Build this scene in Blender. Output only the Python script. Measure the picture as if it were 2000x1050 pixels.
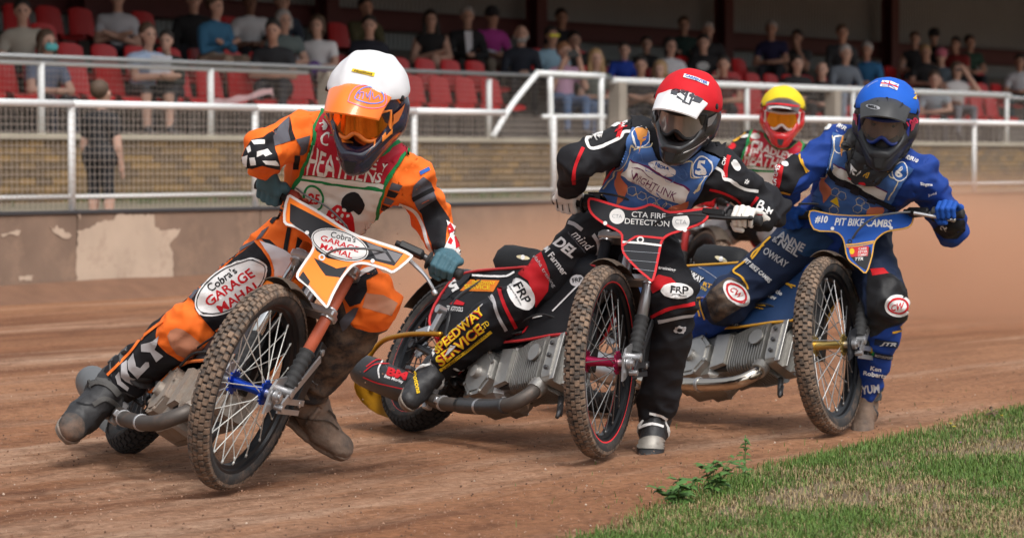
import bpy, math, random
import numpy as np
from mathutils import Vector, Matrix, noise
from mathutils.bvhtree import BVHTree
from mathutils.geometry import tessellate_polygon

for _o in list(bpy.data.objects):
    bpy.data.objects.remove(_o)
SC = bpy.context.scene
COL = SC.collection
rnd = random.Random(7)
R = math.radians

# ------------------------------------------------------------------ camera
FPX, CAMH = 5750.0, 1.09           # focal length in photo pixels (photo is 2000 wide), eye height
TILT = math.atan(216 / FPX)
cam = bpy.data.cameras.new("camera")
cam.sensor_width = 36.0
cam.lens = FPX / 2000 * 36
cam.clip_start, cam.clip_end = 0.5, 3000
cam.dof.use_dof = True
cam.dof.focus_distance = 10.35
cam.dof.aperture_fstop = 4.9
camo = bpy.data.objects.new("camera", cam)
camo.location = (0, 0, CAMH)
camo.rotation_euler = (math.pi / 2 - TILT, 0, 0)
COL.objects.link(camo)
SC.camera = camo

# ------------------------------------------------------------------ daylight, thin overcast
SUN_EL, SUN_AZ = R(56), R(158)
world = bpy.data.worlds.new("World")
SC.world = world
world.use_nodes = True
_nt = world.node_tree
_sky = _nt.nodes.new("ShaderNodeTexSky")
_sky.sky_type = 'NISHITA'
_sky.sun_disc = False
_sky.sun_elevation = SUN_EL
_sky.sun_rotation = SUN_AZ
_sky.dust_density = 4.0
_hsv = _nt.nodes.new("ShaderNodeHueSaturation")
_hsv.inputs["Saturation"].default_value = 0.22
_nt.links.new(_sky.outputs[0], _hsv.inputs["Color"])
_nt.links.new(_hsv.outputs[0], _nt.nodes["Background"].inputs[0])
_nt.nodes["Background"].inputs[1].default_value = 0.14
sun = bpy.data.lights.new("sun", 'SUN')
sun.energy = 1.3
sun.angle = R(22)
sun.color = (1.0, 0.96, 0.9)
suno = bpy.data.objects.new("sun", sun)
_sd = Vector((math.sin(SUN_AZ) * math.cos(SUN_EL), math.cos(SUN_AZ) * math.cos(SUN_EL), math.sin(SUN_EL)))
suno.rotation_euler = _sd.to_track_quat('Z', 'Y').to_euler()
COL.objects.link(suno)
SC.view_settings.view_transform = 'Standard'
SC.view_settings.look = 'None'
SC.view_settings.gamma = 1
SC.view_settings.exposure = 0.50
SC.render.engine = 'CYCLES'
SC.cycles.use_denoising = True
SC.cycles.max_bounces = 6
SC.cycles.diffuse_bounces = 3
SC.cycles.glossy_bounces = 3
SC.cycles.transparent_max_bounces = 8
SC.cycles.volume_bounces = 2
SC.cycles.volume_step_rate = 4

# ------------------------------------------------------------------ small helpers
CT, ST_ = math.cos(TILT), math.sin(TILT)
A = lambda *v: np.array(v, float)
CAMP = A(0, 0, CAMH)

def ray(px, py):
    u, v = (px - 1000) / FPX, (525 - py) / FPX
    return A(u, CT + v * ST_, -ST_ + v * CT)

def pt(px, py, Y):                      # a photo point at a known distance Y from the camera
    d = ray(px, py)
    return CAMP + d * (Y / d[1])

def on_plane(px, py, o, n):
    d = ray(px, py)
    return CAMP + d * (np.dot(o - CAMP, n) / np.dot(d, n))

def nrm(v):
    v = np.asarray(v, float)
    return v / max(np.linalg.norm(v), 1e-9)

def rot(ax, a):
    ax = nrm(ax)
    K = np.array([[0, -ax[2], ax[1]], [ax[2], 0, -ax[0]], [-ax[1], ax[0], 0]])
    return np.eye(3) + math.sin(a) * K + (1 - math.cos(a)) * K @ K

def srgb(h):
    h = h.lstrip('#')
    c = [int(h[i:i + 2], 16) / 255 for i in (0, 2, 4)]
    return tuple(x / 12.92 if x <= .04045 else ((x + .055) / 1.055) ** 2.4 for x in c)

_MATS = {}
def mat(name, col=(.5, .5, .5), rough=.6, metal=0., var=.12, scale=18., bump=.0, bscale=220., dirt=0., dirtcol=(.27, .155, .10),
        dscale=9., coat=0., spec=.5, trans=0., sheen=0., stretch=None, fold=0.):
    """A Principled material whose colour wanders a little, with optional fine relief and dried-on dirt."""
    if name in _MATS:
        return _MATS[name]
    if isinstance(col, str):
        col = srgb(col)
    m = bpy.data.materials.new(name)
    m.use_nodes = True
    nt = m.node_tree
    N, Lk = nt.nodes, nt.links.new
    b = N["Principled BSDF"]
    b.inputs["Roughness"].default_value = rough
    b.inputs["Metallic"].default_value = metal
    b.inputs["Specular IOR Level"].default_value = spec
    b.inputs["Coat Weight"].default_value = coat
    b.inputs["Transmission Weight"].default_value = trans
    b.inputs["Sheen Weight"].default_value = sheen
    tc = N.new("ShaderNodeTexCoord")
    mp = N.new("ShaderNodeMapping")
    if stretch:
        mp.inputs["Scale"].default_value = stretch
    Lk(tc.outputs["Object"], mp.inputs["Vector"])
    n1 = N.new("ShaderNodeTexNoise")
    n1.inputs["Scale"].default_value = scale
    n1.inputs["Detail"].default_value = 5
    Lk(mp.outputs[0], n1.inputs["Vector"])
    mix = N.new("ShaderNodeMix"); mix.data_type = 'RGBA'
    mix.inputs[6].default_value = (*[c * (1 - var) for c in col], 1)
    mix.inputs[7].default_value = (*[min(c * (1 + var), .95) for c in col], 1)
    Lk(n1.outputs["Fac"], mix.inputs[0])
    out = mix.outputs[2]
    if dirt > 0:
        n2 = N.new("ShaderNodeTexNoise")
        n2.inputs["Scale"].default_value = dscale
        n2.inputs["Detail"].default_value = 8
        n2.inputs["Roughness"].default_value = .68
        Lk(tc.outputs["Object"], n2.inputs["Vector"])
        rp = N.new("ShaderNodeValToRGB")
        c0 = .74 - .42 * dirt
        rp.color_ramp.elements[0].position = c0
        rp.color_ramp.elements[1].position = min(c0 + .22, 1)
        rp.color_ramp.elements[1].color = (min(1, .35 + .65 * dirt),) * 3 + (1,)
        Lk(n2.outputs["Fac"], rp.inputs[0])
        mx = N.new("ShaderNodeMix"); mx.data_type = 'RGBA'
        Lk(rp.outputs[0], mx.inputs[0])
        Lk(out, mx.inputs[6])
        mx.inputs[7].default_value = (*dirtcol, 1)
        out = mx.outputs[2]
        rr = N.new("ShaderNodeMix"); rr.data_type = 'FLOAT'
        Lk(rp.outputs[0], rr.inputs[0])
        rr.inputs[2].default_value = rough
        rr.inputs[3].default_value = .92
        Lk(rr.outputs[0], b.inputs["Roughness"])
        if metal > 0:
            r2 = N.new("ShaderNodeMix"); r2.data_type = 'FLOAT'
            Lk(rp.outputs[0], r2.inputs[0])
            r2.inputs[2].default_value = metal
            r2.inputs[3].default_value = 0
            Lk(r2.outputs[0], b.inputs["Metallic"])
    Lk(out, b.inputs["Base Color"])
    if bump > 0:
        n3 = N.new("ShaderNodeTexNoise")
        n3.inputs["Scale"].default_value = bscale
        n3.inputs["Detail"].default_value = 3
        Lk(tc.outputs["Object"], n3.inputs["Vector"])
        bp = N.new("ShaderNodeBump")
        bp.inputs["Strength"].default_value = bump
        bp.inputs["Distance"].default_value = .004
        Lk(n3.outputs["Fac"], bp.inputs["Height"])
        Lk(bp.outputs[0], b.inputs["Normal"])
        if fold > 0:                                    # pulled creases in cloth
            n4 = N.new("ShaderNodeTexNoise"); n4.noise_type = 'RIDGED_MULTIFRACTAL'
            n4.inputs["Scale"].default_value = 7.5; n4.inputs["Detail"].default_value = 2.5; n4.inputs["Distortion"].default_value = .6
            Lk(tc.outputs["Object"], n4.inputs["Vector"])
            b2 = N.new("ShaderNodeBump"); b2.inputs["Strength"].default_value = fold; b2.inputs["Distance"].default_value = .012
            Lk(n4.outputs["Fac"], b2.inputs["Height"]); Lk(b2.outputs[0], bp.inputs["Normal"])
    _MATS[name] = m
    return m

class Geo:
    """Collects shapes (world coordinates) for ONE mesh object."""
    def __init__(self):
        self.v, self.f, self.m, self.n = [], [], [], 0
    def add(self, v, f, mi=0):
        v = np.asarray(v, float).reshape(-1, 3)
        self.v.append(v)
        k = self.n
        self.f += [tuple(i + k for i in q) for q in f]
        self.m += [mi] * len(f)
        self.n += len(v)
        return self
    def verts(self):
        return np.concatenate(self.v) if self.v else np.zeros((0, 3))
    # --- shapes
    def tube(self, P, r, n=8, mi=0, cap=True, flat=None):
        P = np.asarray(P, float)
        r = np.broadcast_to(np.asarray(r, float), (len(P),))
        T = np.gradient(P, axis=0)
        T /= np.linalg.norm(T, axis=1)[:, None] + 1e-12
        up = A(0, 0, 1) if abs(T[0][2]) < .9 else A(1, 0, 0)
        s = nrm(np.cross(T[0], up)); V = []
        for i, p in enumerate(P):
            s = nrm(s - T[i] * np.dot(s, T[i])); w = np.cross(T[i], s)
            a = np.arange(n) * 2 * math.pi / n
            V.append(p + r[i] * (np.cos(a)[:, None] * s + np.sin(a)[:, None] * w))
        V = np.concatenate(V)
        F = [(i * n + j, i * n + (j + 1) % n, (i + 1) * n + (j + 1) % n, (i + 1) * n + j) for i in range(len(P) - 1) for j in range(n)]
        if cap:
            F.append(tuple(range(n))[::-1]); F.append(tuple((len(P) - 1) * n + j for j in range(n)))
        return self.add(V, F, mi)
    def box(self, c, X, Y, Z, ch=.15, mi=0):
        """Box with half-axes X, Y, Z and chamfered edges (ch as a share of the shortest half-axis)."""
        c, X, Y, Z = (np.asarray(q, float) for q in (c, X, Y, Z))
        lx, ly, lz = (np.linalg.norm(q) for q in (X, Y, Z))
        e = ch * min(lx, ly, lz)
        fx, fy, fz = 1 - e / lx, 1 - e / ly, 1 - e / lz
        V, idx = [], {}
        for sx in (-1, 1):
            for sy in (-1, 1):
                for sz in (-1, 1):
                    for k, (a, b, d) in enumerate(((1, fy, fz), (fx, 1, fz), (fx, fy, 1))):
                        idx[sx, sy, sz, k] = len(V)
                        V.append(c + X * sx * a + Y * sy * b + Z * sz * d)
        F = []
        def quad(l):
            q = [idx[t] for t in l]
            p = [V[i] for i in q]
            nn = np.cross(p[1] - p[0], p[2] - p[0])
            F.append(tuple(q) if np.dot(nn, sum(p) / len(p) - c) > 0 else tuple(q[::-1]))
        o4 = ((-1, -1), (1, -1), (1, 1), (-1, 1))
        for s in (-1, 1):
            quad([(s, a, b, 0) for a, b in o4]); quad([(a, s, b, 1) for a, b in o4]); quad([(a, b, s, 2) for a, b in o4])
        for a in (-1, 1):
            for b in (-1, 1):
                quad([(a, b, -1, 0), (a, b, 1, 0), (a, b, 1, 1), (a, b, -1, 1)])
                quad([(a, -1, b, 0), (a, 1, b, 0), (a, 1, b, 2), (a, -1, b, 2)])
                quad([(-1, a, b, 1), (1, a, b, 1), (1, a, b, 2), (-1, a, b, 2)])
                for d in (-1, 1):
                    quad([(a, b, d, 0), (a, b, d, 1), (a, b, d, 2)])
        return self.add(V, F, mi)
    def bar(self, a, b, w, h, up=(0, 0, 1), mi=0, ch=.15):
        a, b = np.asarray(a, float), np.asarray(b, float)
        X = (b - a) / 2
        s = nrm(np.cross(X, up)); u = nrm(np.cross(s, X))
        return self.box((a + b) / 2, X, s * w / 2, u * h / 2, ch, mi)
    def lathe(self, o, ax, prof, n=24, mi=0, ref=None, closed=False):
        """prof: list of (along axis, radius)."""
        ax = nrm(ax)
        ref = nrm(np.cross(ax, A(0, 0, 1) if abs(ax[2]) < .9 else A(1, 0, 0))) if ref is None else ref
        w = np.cross(ax, ref)
        a = np.arange(n) * 2 * math.pi / n
        ring = np.cos(a)[:, None] * ref + np.sin(a)[:, None] * w
        V = np.concatenate([np.asarray(o) + ax * h + ring * r for h, r in prof])
        m = len(prof)
        F = [(i * n + j, i * n + (j + 1) % n, ((i + 1) % m) * n + (j + 1) % n, ((i + 1) % m) * n + j) for i in range(m if closed else m - 1) for j in range(n)]
        if not closed:
            F += [tuple(range(n))[::-1], tuple((m - 1) * n + j for j in range(n))]
        return self.add(V, F, mi)
    def slab(self, poly3, off, mi=0, side=None):
        """A plate: a planar outline pushed along the vector off."""
        P = np.asarray(poly3, float); n = len(P)
        tr = tessellate_polygon([[Vector(p) for p in P]])
        V = np.concatenate([P, P + off])
        F = [tuple(t) for t in tr] + [tuple(i + n for i in t[::-1]) for t in tr]
        self.add(V, F, mi)
        return self.add(V, [(i, (i + 1) % n, (i + 1) % n + n, i + n) for i in range(n)], mi if side is None else side)
    def grid(self, P, mi=0, loop=False):
        P = np.asarray(P, float); a, b = P.shape[:2]
        F = [(i * b + j, i * b + (j + 1) % b, (i + 1) * b + (j + 1) % b, (i + 1) * b + j) for i in range(a - 1) for j in range(b if loop else b - 1)]
        return self.add(P.reshape(-1, 3), F, mi)

def obj(name, geo, mats, parent=None, smooth=True, off=None):
    """Link one mesh object. Shapes are in world coordinates; a child stores them relative to its thing's base point."""
    me = bpy.data.meshes.new(name)
    v = geo.verts()
    if off is None:
        off = np.array(parent["_o"]) if parent is not None and "_o" in parent else A(0, 0, 0)
    v = v - off
    me.from_pydata(v.tolist(), [], geo.f)
    if not isinstance(mats, (list, tuple)):
        mats = [mats]
    for m in mats:
        me.materials.append(m)
    if len(mats) > 1:
        me.polygons.foreach_set("material_index", geo.m)
    me.update()
    if smooth:
        me.polygons.foreach_set("use_smooth", [True] * len(me.polygons))
        if smooth is not True:
            me.set_sharp_from_angle(angle=R(smooth))
    o = bpy.data.objects.new(name, me)
    COL.objects.link(o)
    if parent is not None:
        o.parent = parent
        o["_o"] = list(off)
    elif np.any(off):
        o.location = off
        o["_o"] = list(off)
    return o

def thing(name, loc, label, cat, group=None):
    o = bpy.data.objects.new(name, None)
    o.empty_display_size = .1
    o.location = loc
    o["_o"] = [float(x) for x in loc]
    COL.objects.link(o)
    return tag(o, label, cat, group)

def tag(o, label=None, cat=None, group=None, kind=None):
    if label: o["label"] = label
    if cat: o["category"] = cat
    if group: o["group"] = group
    if kind: o["kind"] = kind
    return o

def spline(P, n):
    """Catmull-Rom through the points."""
    P = [np.asarray(p, float) for p in P]
    Q = [2 * P[0] - P[1]] + P + [2 * P[-1] - P[-2]]
    out = []
    for i in range(1, len(Q) - 2):
        for t in np.linspace(0, 1, n, endpoint=False):
            a, b, c, d = Q[i - 1:i + 3]
            out.append(.5 * (2 * b + (c - a) * t + (2 * a - 5 * b + 4 * c - d) * t * t + (3 * b - a - 3 * c + d) * t ** 3))
    return np.array(out + [P[-1]])

# ------------------------------------------------------------------ one continuous surface out of tapered limbs
def sdf_mesh(prims, vox, smooth=2):
    """prims: dicts a, b, ra, rb, k (blend), m (material), flat=(axis, factor), sub. Returns verts, quads, material per vertex."""
    lo = np.min([np.minimum(p['a'] - p['ra'], p['b'] - p['rb']) for p in prims if not p.get('sub')], axis=0) - 3 * vox - .03
    hi = np.max([np.maximum(p['a'] + p['ra'], p['b'] + p['rb']) for p in prims if not p.get('sub')], axis=0) + 3 * vox + .03
    n = np.ceil((hi - lo) / vox).astype(int) + 1
    g = [lo[i] + np.arange(n[i]) * vox for i in range(3)]
    D = np.full(n, .25); RAW = np.full(n, .25); ID = np.zeros(n, np.int16)
    for p in prims:
        a, b, ra, rb, k = p['a'], p['b'], p['ra'], p['rb'], p.get('k', .02)
        mx = max(ra, rb) + k + .04
        l = np.minimum(a, b) - mx; h = np.maximum(a, b) + mx
        sl = tuple(slice(max(0, int((l[i] - lo[i]) / vox)), max(0, min(n[i], int((h[i] - lo[i]) / vox) + 2))) for i in range(3))
        X = np.stack(np.meshgrid(*[g[i][sl[i]] for i in range(3)], indexing='ij'), -1)
        if X.size == 0:
            continue
        pa = X - a; ba = b - a
        if 'flat' in p:
            for axv, fc in p['flat']:
                axv = nrm(axv)
                pa = pa + (pa @ axv)[..., None] * axv * (1 / fc - 1)
                ba = ba + (ba @ axv) * axv * (1 / fc - 1)
        t = np.clip(pa @ ba / max(ba @ ba, 1e-9), 0, 1)
        d = np.linalg.norm(pa - t[..., None] * ba, axis=-1) - (ra + (rb - ra) * t)
        cur = D[sl]
        if p.get('sub'):
            hh = np.clip(.5 - .5 * (cur + d) / k, 0, 1)
            D[sl] = cur * (1 - hh) + (-d) * hh + k * hh * (1 - hh)
        else:
            hh = np.clip(.5 + .5 * (cur - d) / k, 0, 1)
            D[sl] = cur * (1 - hh) + d * hh - k * hh * (1 - hh)
            w = d < RAW[sl]
            RAW[sl] = np.where(w, d, RAW[sl]); ID[sl] = np.where(w, p.get('m', 0), ID[sl])
    S = D < 0
    c = [S[i:n[0] - 1 + i, j:n[1] - 1 + j, k:n[2] - 1 + k] for i in (0, 1) for j in (0, 1) for k in (0, 1)]
    cnt = sum(x.astype(np.int8) for x in c)
    act = np.argwhere((cnt > 0) & (cnt < 8))
    idx = -np.ones(n - 1, int); idx[tuple(act.T)] = np.arange(len(act))
    acc = np.zeros((len(act), 3)); num = np.zeros(len(act))
    corners = [np.array(q) for q in np.ndindex(2, 2, 2)]
    for q in corners:
        for ax in range(3):
            if q[ax]: continue
            q2 = q.copy(); q2[ax] = 1
            d0 = D[tuple((act + q).T)]; d1 = D[tuple((act + q2).T)]
            w = (d0 < 0) != (d1 < 0)
            t = np.where(w, d0 / np.where(w, d0 - d1, 1), 0)
            acc[w] += (q + (q2 - q) * t[:, None])[w]; num += w
    V = lo + (act + acc / num[:, None]) * vox
    F = []
    for ax in range(3):
        o1, o2 = [(1, 2), (2, 0), (0, 1)][ax]
        sl0 = [slice(1, -1)] * 3; sl1 = [slice(1, -1)] * 3
        sl0[ax] = slice(0, -1); sl1[ax] = slice(1, None)
        s0, s1 = S[tuple(sl0)], S[tuple(sl1)]
        base = np.array([1, 1, 1]); base[ax] = 0
        e = np.argwhere(s0 != s1)
        flip = s1[tuple(e.T)]
        e = e + base
        u = np.zeros(3, int); u[o1] = 1
        w = np.zeros(3, int); w[o2] = 1
        q = np.stack([idx[tuple((e - u - w).T)], idx[tuple((e - w).T)], idx[tuple(e.T)], idx[tuple((e - u).T)]], 1)
        q[flip] = q[flip][:, ::-1]
        F.append(q)
    F = np.concatenate(F)
    mid = ID[tuple(np.minimum(act + 0, n - 1).T)]
    for _ in range(smooth):
        s = np.zeros_like(V); m = np.zeros(len(V))
        for i in range(4):
            a_, b_ = F[:, i], F[:, (i + 1) % 4]
            np.add.at(s, a_, V[b_]); np.add.at(m, a_, 1)
            np.add.at(s, b_, V[a_]); np.add.at(m, b_, 1)
        V = V * .5 + .5 * s / m[:, None]
    return V, F, mid

def vnormals(V, F):
    n = np.cross(V[F[:, 2]] - V[F[:, 0]], V[F[:, 3]] - V[F[:, 1]])
    N = np.zeros_like(V)
    for i in range(4):
        np.add.at(N, F[:, i], n)
    return N / (np.linalg.norm(N, axis=1)[:, None] + 1e-12)

def solid(name, prims, vox, mats, parent, smooth=2, wrinkle=None):
    V, F, mid = sdf_mesh(prims, vox, smooth)
    if wrinkle is not None:
        N = vnormals(V, F)
        V = V + N * wrinkle(V)[:, None]
    fm = mid[F[:, 0]]
    if len(mats if isinstance(mats, (list, tuple)) else [mats]) > 1 and fm.max() > fm.min():      # iron out the stair-stepped seam between two materials
        e = np.concatenate([np.stack([F[:, i], F[:, (i + 1) % 4]], 1) for i in range(4)]); fe = np.tile(fm, 4)
        key = np.sort(e, 1); key = key[:, 0].astype(np.int64) * len(V) + key[:, 1]
        o_ = np.argsort(key, kind='stable'); ks, ms, es = key[o_], fe[o_], e[o_]
        d_ = np.where((ks[1:] == ks[:-1]) & (ms[1:] != ms[:-1]))[0]
        be = es[d_]
        for _ in range(14):
            s_ = np.zeros_like(V); c_ = np.zeros(len(V))
            np.add.at(s_, be[:, 0], V[be[:, 1]]); np.add.at(c_, be[:, 0], 1)
            np.add.at(s_, be[:, 1], V[be[:, 0]]); np.add.at(c_, be[:, 1], 1)
            w_ = c_ >= 2
            V[w_] = .5 * V[w_] + .5 * s_[w_] / c_[w_][:, None]
    g = Geo()
    g.v = [V]; g.f = F.tolist(); g.n = len(V)
    g.m = np.minimum(fm, (len(mats) if isinstance(mats, (list, tuple)) else 1) - 1).tolist()
    return obj(name, g, mats, parent), V, F

def cap(a, b, ra, rb=None, m=0, k=.02, flat=None, sub=False):
    d = dict(a=np.asarray(a, float), b=np.asarray(b, float), ra=ra, rb=ra if rb is None else rb, m=m, k=k)
    if flat: d['flat'] = flat
    if sub: d['sub'] = True
    return d
# ------------------------------------------------------------------ frame of the track edge: s along the fence, n away behind it
FO = A(0, 27.6, 0); FS = A(.592, .806, 0); FN = A(-.806, .592, 0)
FROT = math.atan2(.806, .592)
def fp(s, n, z):
    return FO + FS * s + FN * n + A(0, 0, z)
def s_at(px, n):                         # where a photo column meets the vertical plane n
    u = (px - 1000) / FPX
    c = FO[1] + n / .592
    Y = c / (1 - 1.3615 * u)
    return float(np.dot(A(u * Y, Y, 0) - FO, FS))
def z_at(px, py, n):
    p = on_plane(px, py, fp(0, n, 0), FN)
    return p[2]
def sbox(g, s0, s1, n0, n1, z0, z1, mi=0, ch=.1):
    return g.box(fp((s0 + s1) / 2, (n0 + n1) / 2, (z0 + z1) / 2), FS * (s1 - s0) / 2, FN * (n1 - n0) / 2, A(0, 0, (z1 - z0) / 2), ch, mi)

# ------------------------------------------------------------------ shale track
def shale():
    m = bpy.data.materials.new("shale")
    m.use_nodes = True
    nt = m.node_tree; N = nt.nodes; L = nt.links.new
    b = N["Principled BSDF"]
    b.inputs["Roughness"].default_value = .95
    b.inputs["Specular IOR Level"].default_value = .2
    tc = N.new("ShaderNodeTexCoord")
    def nz(scale, stretch, detail=6, rough=.6, loc=(0, 0, 0)):
        r = N.new("ShaderNodeMapping"); r.vector_type = 'POINT'
        r.inputs["Rotation"].default_value = (0, 0, -FROT)
        L(tc.outputs["Object"], r.inputs["Vector"])
        s = N.new("ShaderNodeMapping")
        s.inputs["Scale"].default_value = stretch
        s.inputs["Location"].default_value = loc
        L(r.outputs[0], s.inputs["Vector"])
        t = N.new("ShaderNodeTexNoise")
        t.inputs["Scale"].default_value = scale
        t.inputs["Detail"].default_value = detail
        t.inputs["Roughness"].default_value = rough
        L(s.outputs[0], t.inputs["Vector"])
        return t.outputs["Fac"]
    def ramp(src, p0, p1):
        r = N.new("ShaderNodeMapRange")
        r.inputs[1].default_value = p0; r.inputs[2].default_value = p1
        L(src, r.inputs[0]); return r.outputs[0]
    def mixc(f, a, c):
        x = N.new("ShaderNodeMix"); x.data_type = 'RGBA'
        L(f, x.inputs[0])
        for i, q in ((6, a), (7, c)):
            if isinstance(q, tuple): x.inputs[i].default_value = (*q, 1)
            else: L(q, x.inputs[i])
        return x.outputs[2]
    broad = ramp(nz(.55, (.22, 1, 1), 5), .38, .64)
    streak = ramp(nz(2.4, (.07, 1, 1), 6, .62), .42, .62)
    fine = ramp(nz(30, (.9, 1, 1), 8, .75), .34, .66)
    pale = ramp(nz(1.5, (.1, 1, 1), 7, .66, (7, 3, 0)), .50, .66)
    c = mixc(broad, (.290, .130, .066), (.405, .205, .112))
    c = mixc(streak, c, mixc(broad, (.18, .078, .041), (.32, .155, .083)))
    c = mixc(pale, c, (.47, .30, .205))
    mott = ramp(nz(5.0, (.45, 1, 1), 9, .75, (2, 9, 0)), .50, .68)
    c = mixc(mott, c, mixc(broad, (.14, .062, .034), (.27, .132, .072)))
    dk = N.new("ShaderNodeMix"); dk.data_type = 'RGBA'; dk.blend_type = 'MULTIPLY'
    dk.inputs[0].default_value = 1
    L(c, dk.inputs[6]); L(mixc(fine, (.58, .55, .52), (1.2, 1.2, 1.2)), dk.inputs[7])
    L(dk.outputs[2], b.inputs["Base Color"])
    h1 = nz(55, (1, 1, 1), 9, .8)
    bp = N.new("ShaderNodeBump"); bp.inputs["Strength"].default_value = .8; bp.inputs["Distance"].default_value = .016
    L(h1, bp.inputs["Height"]); L(bp.outputs[0], b.inputs["Normal"])
    return m

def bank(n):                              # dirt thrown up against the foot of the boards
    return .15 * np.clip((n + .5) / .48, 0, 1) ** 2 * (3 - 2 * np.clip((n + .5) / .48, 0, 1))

def hnoise(x, y, f, seed):
    return np.array([noise.noise((a * f, b * f, seed)) for a, b in zip(x, y)])

def build_ground():
    xs = np.concatenate([-np.geomspace(700, 3.2, 24), np.arange(-3.1, 3.6, .032), np.geomspace(3.7, 700, 24)])
    ys = np.concatenate([np.array([-200, -40, 0, 4, 6, 7]), np.arange(7.6, 14.5, .036), np.geomspace(14.6, 1500, 60)])
    X, Y = np.meshgrid(xs, ys, indexing='ij')
    P = np.stack([X, Y, np.zeros_like(X)], -1).reshape(-1, 3)
    s = (P - FO) @ FS; n = (P - FO) @ FN
    near = np.clip((15 - P[:, 1]) / 2, 0, 1) * np.clip((P[:, 1] - 6) / 1.2, 0, 1) * np.clip((4 - np.abs(P[:, 0])) / .6, 0, 1)
    k = near > 0
    h = np.zeros(len(P))
    h[k] = near[k] * (.019 * hnoise(s[k] * .16, n[k], 3.1, 1.3) + .009 * hnoise(s[k] * .4, n[k], 11, 4.2) + .004 * hnoise(s[k], n[k], 33, 8.8) - .010)
    P[:, 2] = h
    g = Geo(); g.grid(P.reshape(len(xs), len(ys), 3))
    tag(obj("track_ground", g, shale()), kind="structure")
build_ground()
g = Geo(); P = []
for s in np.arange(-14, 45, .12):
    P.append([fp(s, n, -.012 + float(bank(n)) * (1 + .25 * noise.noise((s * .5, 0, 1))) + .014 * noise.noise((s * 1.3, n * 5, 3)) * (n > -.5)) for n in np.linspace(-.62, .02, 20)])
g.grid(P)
tag(obj("dirt_bank", g, mat("shaded_shale", (.165, .083, .048), .95, var=.35, scale=6, bump=.6, bscale=50, dirt=.2, dirtcol=(.33, .2, .13), dscale=14)), kind="structure")  # shade on the bank face is put into this darker shale colour

# loose clods and crumbs of shale
def build_clods():
    r = np.random.default_rng(5)
    g = Geo()
    base = np.array([(1, 0, 0), (-1, 0, 0), (0, 1, 0), (0, -1, 0), (0, 0, 1), (0, 0, -.6)], float)
    F = [(0, 2, 4), (2, 1, 4), (1, 3, 4), (3, 0, 4), (2, 0, 5), (1, 2, 5), (3, 1, 5), (0, 3, 5)]
    for i in range(24000):
        Y = 8 + 8 * r.random() ** 1.3
        x = (r.random() - .5) * .40 * Y
        q = .0011 + .0042 * r.random() ** 6
        g.add(base * q * (1 + .5 * (r.random((6, 3)) - .5)) @ rot(r.normal(size=3), r.random() * 6) + (x, Y, q * .3), F, int(r.choice(4, p=(.4, .27, .27, .06))))
    tag(obj("shale_crumbs", g, [mat("clod_a", (.30, .17, .11), .95, var=.3), mat("clod_b", (.34, .20, .13), .95, var=.2), mat("clod_c", (.13, .07, .045), .95, var=.3), mat("clod_d", (.52, .40, .31), .9, var=.2)], smooth=False),
        "loose crumbs of reddish shale scattered over the track", "shale crumbs", kind="stuff")
build_clods()

# ------------------------------------------------------------------ raised ground behind the boards
g = Geo(); P = []
for s in np.linspace(-14, 60, 60):
    P.append([fp(s, n, .63 + .03 * noise.noise((s * 1.7, n * 3, 2))) for n in np.linspace(.06, 4.75, 14)])
g.grid(P)
tag(obj("spectator_path", g, mat("path_soil", (.17, .145, .10), .95, var=.35, scale=3, bump=.5, bscale=40)), kind="structure")

# ------------------------------------------------------------------ safety boards at the foot of the fence
BAY, S0 = 2.16, -5.76
board_m = mat("board_paint", (.205, .138, .10), .9, var=.45, scale=2.2, bump=.4, bscale=60, dirt=.62, dirtcol=(.30, .20, .14), dscale=4)
pale_m = mat("bare_board", (.47, .365, .28), .85, var=.22, scale=3.5, bump=.3, dirt=.52, dirtcol=(.33, .235, .175), dscale=6)
kick = thing("safety_boards", fp(-6.8, 0, 0), "dusty brown kick boards running along the foot of the track fence", "barrier")
for i in range(-2, 14):
    a = S0 + i * BAY
    g = Geo(); sbox(g, a + .006, a + BAY - .006, -.03, .03, -.05, .655, ch=.2)
    obj("board", g, board_m, kick, smooth=30)
    g = Geo(); sbox(g, a, a + BAY - .004, -.045, .05, .656, .685, ch=.3)
    obj("capping_strip", g, mat("capping_steel", (.055, .055, .06), .55, metal=.3, dirt=.3), kick, smooth=30)
def patch_on_board(px_poly, name="bare_patch"):
    o = fp(0, -.0325, 0)
    q = [on_plane(x, y, o, FN) for x, y in px_poly]
    r = random.Random(len(px_poly) * 7); Q = []
    for i in range(len(q)):
        a, b = q[i], q[(i + 1) % len(q)]
        m_ = max(2, int(np.linalg.norm(b - a) / .03))
        for t in range(m_):
            e = A(r.gauss(0, .006), 0, r.gauss(0, .008)) if t else 0
            Q.append(a + (b - a) * t / m_ + (FS * e[0] + A(0, 0, e[2]) if t else 0))
    g = Geo(); g.slab(Q, -FN * .0025)
    obj(name, g, pale_m, kick, smooth=False)
patch_on_board([(150, 452), (168, 446), (186, 440), (190, 434), (222, 430), (228, 418), (300, 418), (303, 444), (318, 450), (352, 446), (345, 462), (330, 478), (338, 494), (338, 540), (322, 553), (148, 552)])
patch_on_board([(95, 442), (122, 446), (140, 460), (128, 466), (108, 456)])
patch_on_board([(2, 458), (40, 450), (36, 460), (6, 463)])
patch_on_board([(36, 540), (66, 538), (62, 548), (38, 549)])
patch_on_board([(150, 420), (158, 420), (156, 430)])

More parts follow.
